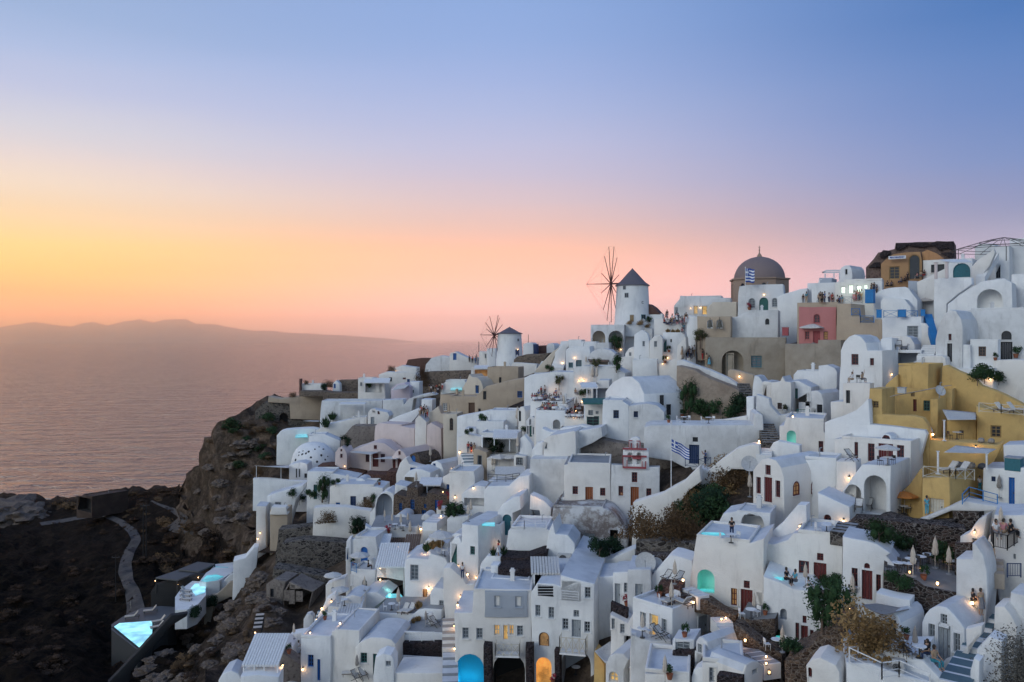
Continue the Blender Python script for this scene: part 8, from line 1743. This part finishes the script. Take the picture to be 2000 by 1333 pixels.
Z(1600,700);LM([(910,620,'lamp by the ochre patio steps',50),(1275,727,'lamp behind the lower shade sail',60),(200,1325,'orange lamp beside the worn brown steps',60),(245,975,'hidden warm lamp on the lit stair wall',190)])
Z(1600,1013)
LM([(735,452,'left candle lantern under the folded parasols'),(822,410,'right candle lantern under the folded parasols'),(962,545,'candle lantern on the stone planter'),(1040,350,'bright candle lantern by the lit bush',50),(95,675,'candle lantern at the table below the red doors'),(252,755,'candle lantern beside the awning'),(1257,590,'lantern at the end of the white curved wall',50)],'lantern',26)
LM([(1268,110,'lamp lighting the golden stairs',120)],e=100);plight(put(1400,330)+Vector((0,-.5,1.6)),70)
Z(1240,1013)
LM([(507,690,'lantern on the wavy brown stone wall'),(740,820,'upper lantern on the candle lit steps'),(705,830,'small lantern left of the upper step lantern'),(847,772,'lantern beside the brown stone terrace block'),(907,992,'middle lantern on the candle lit steps'),(1068,1135,'upper lantern on the lower stone steps'),(1068,1190,'middle lantern on the lower stone steps'),(1066,1250,'lowest lantern on the lower stone steps'),(1592,672,'candle on the low wall by the planter'),(392,515,'lantern by the right deck chair'),(860,975,'half hidden lantern left of the middle step lantern')],'lantern',26)
LM([(1342,82,'orange wall lamp at the foot of the worn steps',50)])
Z(880,460);LM([(1010,995,'lamp between the two teal windows',110),(912,1038,'lamp beside the white steps',60),(1385,928,'lamp by the two little trees',40),(543,930,'lamp above the navy windmill door',40)])
Z(880,700)
LM([(1047,180,'left glowing lamp on the white wall beside the restaurant',90),(1085,180,'right glowing lamp on the white wall beside the restaurant',90),(990,345,'lamp behind the folded restaurant parasols',40),(1070,352,'lamp at the end of the middle dining terrace',40),(172,750,'lamp at the top of the blue grey steps'),(75,765,'lamp on the dark wall left of the steps'),(188,1055,'lamp beside the white flat house'),(37,1130,'lamp by the rounded canopy bar'),(18,905,'lamp by the dark bench')])
for x,y in((850,300),(815,300),(880,305),(960,405),(1000,470),(1030,465),(1050,410)):plight(put(x,y)+Vector((0,-.3,1.0)),26)
LM([(845,345,'candle glow at the upper dining terrace'),(995,440,'left candle glow at the lower dining terrace'),(1020,435,'right candle glow at the lower dining terrace'),(1000,492,'candle glow at the lower terrace edge')],'lantern',16)
plight(hit(545,1090)[0]+Vector((.3,-1.2,.6)),140);plight(hit(690,1150)[0]+Vector((.0,-1.0,.5)),120);plight(hit(1360,1240)[0]+Vector((0,-1.5,1.0)),90)
Z(880,1013);LM([(62,385,'left lamp beside the man in white'),(128,455,'middle lamp beside the man in white'),(212,478,'right lamp beside the man in white'),(83,632,'upper lamp in the warm lit recess left of the hotel',50),(58,722,'lower lamp in the warm lit recess left of the hotel'),(398,205,'lamp by the woman in red'),(28,890,'lamp on the hotel corner above the plank stairs',40),(33,1055,'lower lamp on the hotel corner')])
plight(hit(750,1200)[0]+Vector((0,-.8,.3)),60);plight(hit(1215,1200)[0]+Vector((0,-1.2,.4)),60);plight(hit(40,1250)[0],0.0)
Z(520,1013)
LM([(1322,568,'bright lamp on the rounded white house by the lit door',170),(458,730,'upper lamp on the cliff side stair wall'),(415,822,'middle lamp on the cliff side stair wall'),(357,945,'lower lamp on the cliff side stair wall'),(532,672,'lamp at the top of the cliff side stair wall'),(600,868,'lamp under the lower slatted roof'),(133,1210,'lamp on the dark wall by the parasol'),(300,1225,'lamp at the foot of the blue doored house'),(1075,228,'lamp beside the plank roof'),(1135,268,'second lamp beside the plank roof'),(1258,85,'lamp by the sixth cream parasol')])
LM([(935,405,'upper glowing lantern on the bar shelf'),(935,445,'lower glowing lantern on the bar shelf')],'lantern',40)
plight(put(1290,290)+Vector((0,-.2,.4)),60)
Z(520,700);LM([(640,878,'lamp at the foot of the pink gabled house'),(1575,765,'lamp below the blue gate'),(1518,903,'lamp beside the dark bench on the stone roof'),(1437,1098,'lamp at the bright blue veranda'),(1537,1130,'lamp at the corner of the stone house'),(1420,1297,'lamp beside the garden steps'),(1055,105,'lamp on the ridge roof')]);plight(put(320,850)+Vector((-.5,-3,1)),260,(1,.9,.85),.5)
Z(160,1013);LM([(597,515,'left lamp of the front dark pergola',50),(780,535,'middle lamp of the front dark pergola',40),(948,478,'right lamp of the front dark pergola',40),(966,388,'ceiling lamp of the rear dark pergola'),(1450,118,'upper lamp on the narrow cliff wall'),(1430,165,'lower lamp on the narrow cliff wall'),(1357,1090,'lamp above the wooden pavilion'),(1632,1212,'lamp right of the wooden pavilion'),(1410,925,'lamp at the foot of the ladder stairs')])
Z(1240,1013)
for x,y,e_ in((575,560,13),(1148,455,18),(1250,462,10),(1170,960,14),(620,125,10)):h_,n_=hit(x,y);plight(h_+n_*.35+Vector((0,-.5,.1)),e_,(.15,1,.8),.15)
Z(1240,700);h_,n_=hit(1272,680);plight(h_+n_*.4,22,(.15,1,.8),.15)
Z(880,1013)
for x,y in((110,1300),(190,1310)):h_,n_=hit(x,y);plight(h_+n_*.5+Vector((0,-.4,.2)),95,(.05,.65,1),.2)
Z(520,1013);plight(put(1000,600)+Vector((0,.3,.5)),110,(.3,1,.85),.2)
Z(160,1013)
def pool_at(label,pts,mat='water_pool'):
 h=[put(x,y)for x,y in pts];z=sorted(v.z for v in h)[len(h)//2]+.06;V=[]
 for x,y in pts:
  p=T((x,y));dd=(EYE-z)/((p[1]-CY)/F);V.append(P(p[0],p[1],dd))
 n=len(V);V+=[v-Vector((0,0,.12))for v in V]
 tag(mesh_obj('swimming_pool',V,[tuple(range(n))]+[(i,n+i,n+(i+1)%n,(i+1)%n)for i in range(n)],mat),label,'pool')
Z(640,860,320);pool_at('small aqua pool on the white pool terrace block',[(1570,860),(1590,838),(1700,835),(1700,868)])
Z(520,1013);pool_at('aqua pool in the curved white pool room',[(915,625),(925,612),(1090,612),(1110,635),(1010,645)]);pool_at('tiny dark teal corner pool at the bottom left',[(0,1085),(0,1062),(70,1060),(75,1072)],'water_deep')
Z(1240,1013);pool_at('pale plunge pool on the arched porch terrace',[(530,118),(560,112),(720,115),(735,132),(600,135)]);pool_at('aqua hot tub beside the lower folded parasol',[(1110,965),(1120,952),(1190,952),(1225,972),(1180,990)]);pool_at('pale aqua pool behind the couple on the wavy wall',[(1130,480),(1160,475),(1215,482),(1200,492)])
Z(520,700);pool_at('small aqua pool at the village tip bastion',[(235,645),(240,622),(330,614),(338,640)])
Z(1240,1013);pool_at('aqua plunge pool water at the foot of the arched niche',[(515,588),(530,572),(640,575),(645,590)])
Z(880,460);pool_at('pale glowing roof pool left of the small windmill',[(0,1258),(0,1240),(90,1230),(95,1255)])
plight(put(560,560)+Vector((0,0,0)),0)
def road():
 m,nt,b=newmat('dirt');n1=tex(nt,'ShaderNodeTexNoise',.5,7,.7);nt.links.new(ramp(nt,n1,[(.3,(.035,.031,.031)),(.7,(.10,.088,.084))]).outputs[0],b.inputs['Base Color']);b.inputs['Roughness'].default_value=1;bump(nt,b,n1,.8,.3);M['dirt']=m
 Z(0,900)
 def strip(label,pts,name='dirt_road',nx=4):
  L_,V,Fs=[],[],[]
  for(x0,y0,w0),(x1,y1,w1)in zip(pts,pts[1:]):
   for k in range(8):t=k/8;L_.append((x0+(x1-x0)*t,y0+(y1-y0)*t,w0+(w1-w0)*t))
  L_.append(pts[-1])
  for _ in range(3):L_=[L_[0]]+[tuple((a+2*b_+c)/4 for a,b_,c in zip(L_[i-1],L_[i],L_[i+1]))for i in range(1,len(L_)-1)]+[L_[-1]]
  for i,(x,y,w)in enumerate(L_):
   a,c=L_[max(0,i-1)],L_[min(len(L_)-1,i+1)];tx,ty=c[0]-a[0],(c[1]-a[1])*2.2;l=math.hypot(tx,ty)or 1;nx_,ny_=-ty/l,tx/l*.45
   for j in range(nx+1):
    u=(j/nx-.5)*w;p=T((x+nx_*u,y+ny_*u));d=Vector(((p[0]-CX)/F,1,(CY-p[1])/F)).normalized();g=G_BV.ray_cast(E0,d)
    q=g[0]if g[0]else P(p[0],p[1],D(*p));V.append(q*1.0+Vector((0,0,.18)))
  for i in range(len(L_)-1):
   for j in range(nx):a=i*(nx+1)+j;Fs.append((a,a+1,a+nx+2,a+nx+1))
  tag(mesh_obj(name,V,Fs,'dirt',smooth=60),label,'road',kind='structure')
 strip('winding pale dirt road descending into the valley',[(1100,1290,150),(1105,1200,145),(1075,1060,125),(1035,980,100),(1020,920,120),(1020,840,95),(1055,740,85),(1110,650,80),(1080,580,85),(980,500,75),(860,450,70),(790,420,60),(860,400,40),(960,385,30)])
 strip('upper branch of the dirt road running along the coast edge',[(330,520,60),(500,495,60),(700,460,60),(860,430,50)])
 strip('sandy patch of track below the cliff foot',[(1230,330,25),(1290,360,30),(1400,400,60),(1500,470,80),(1400,560,120),(1600,590,100),(1666,600,60)],'sandy_track')
road()
for k,r in PROTO.items():
 if k not in USED:
  for c in list(r.children_recursive):bpy.data.objects.remove(c)
  bpy.data.objects.remove(r)
def haze():
 m=bpy.data.materials.new('haze');m.use_nodes=True;nt=m.node_tree;nt.nodes.clear()
 o=nt.nodes.new('ShaderNodeOutputMaterial');v=nt.nodes.new('ShaderNodeVolumePrincipled')
 v.inputs['Color'].default_value=(1,.97,.91,1);v.inputs['Density'].default_value=5e-5;v.inputs['Anisotropy'].default_value=0.955
 nt.links.new(v.outputs[0],o.inputs['Volume']);M['haze']=m
 a,b=Vector((-44000,-1500,-8)),Vector((44000,41000,1200))
 V=[(x,y,z)for z in(a.z,b.z)for y in(a.y,b.y)for x in(a.x,b.x)]
 o_=mesh_obj('haze',V,[(0,2,3,1),(4,5,7,6),(0,1,5,4),(2,6,7,3),(0,4,6,2),(1,3,7,5)],'haze');tag(o_,'thin warm evening haze over the sea','haze',kind='stuff')
haze()
S.cycles.volume_bounces=6
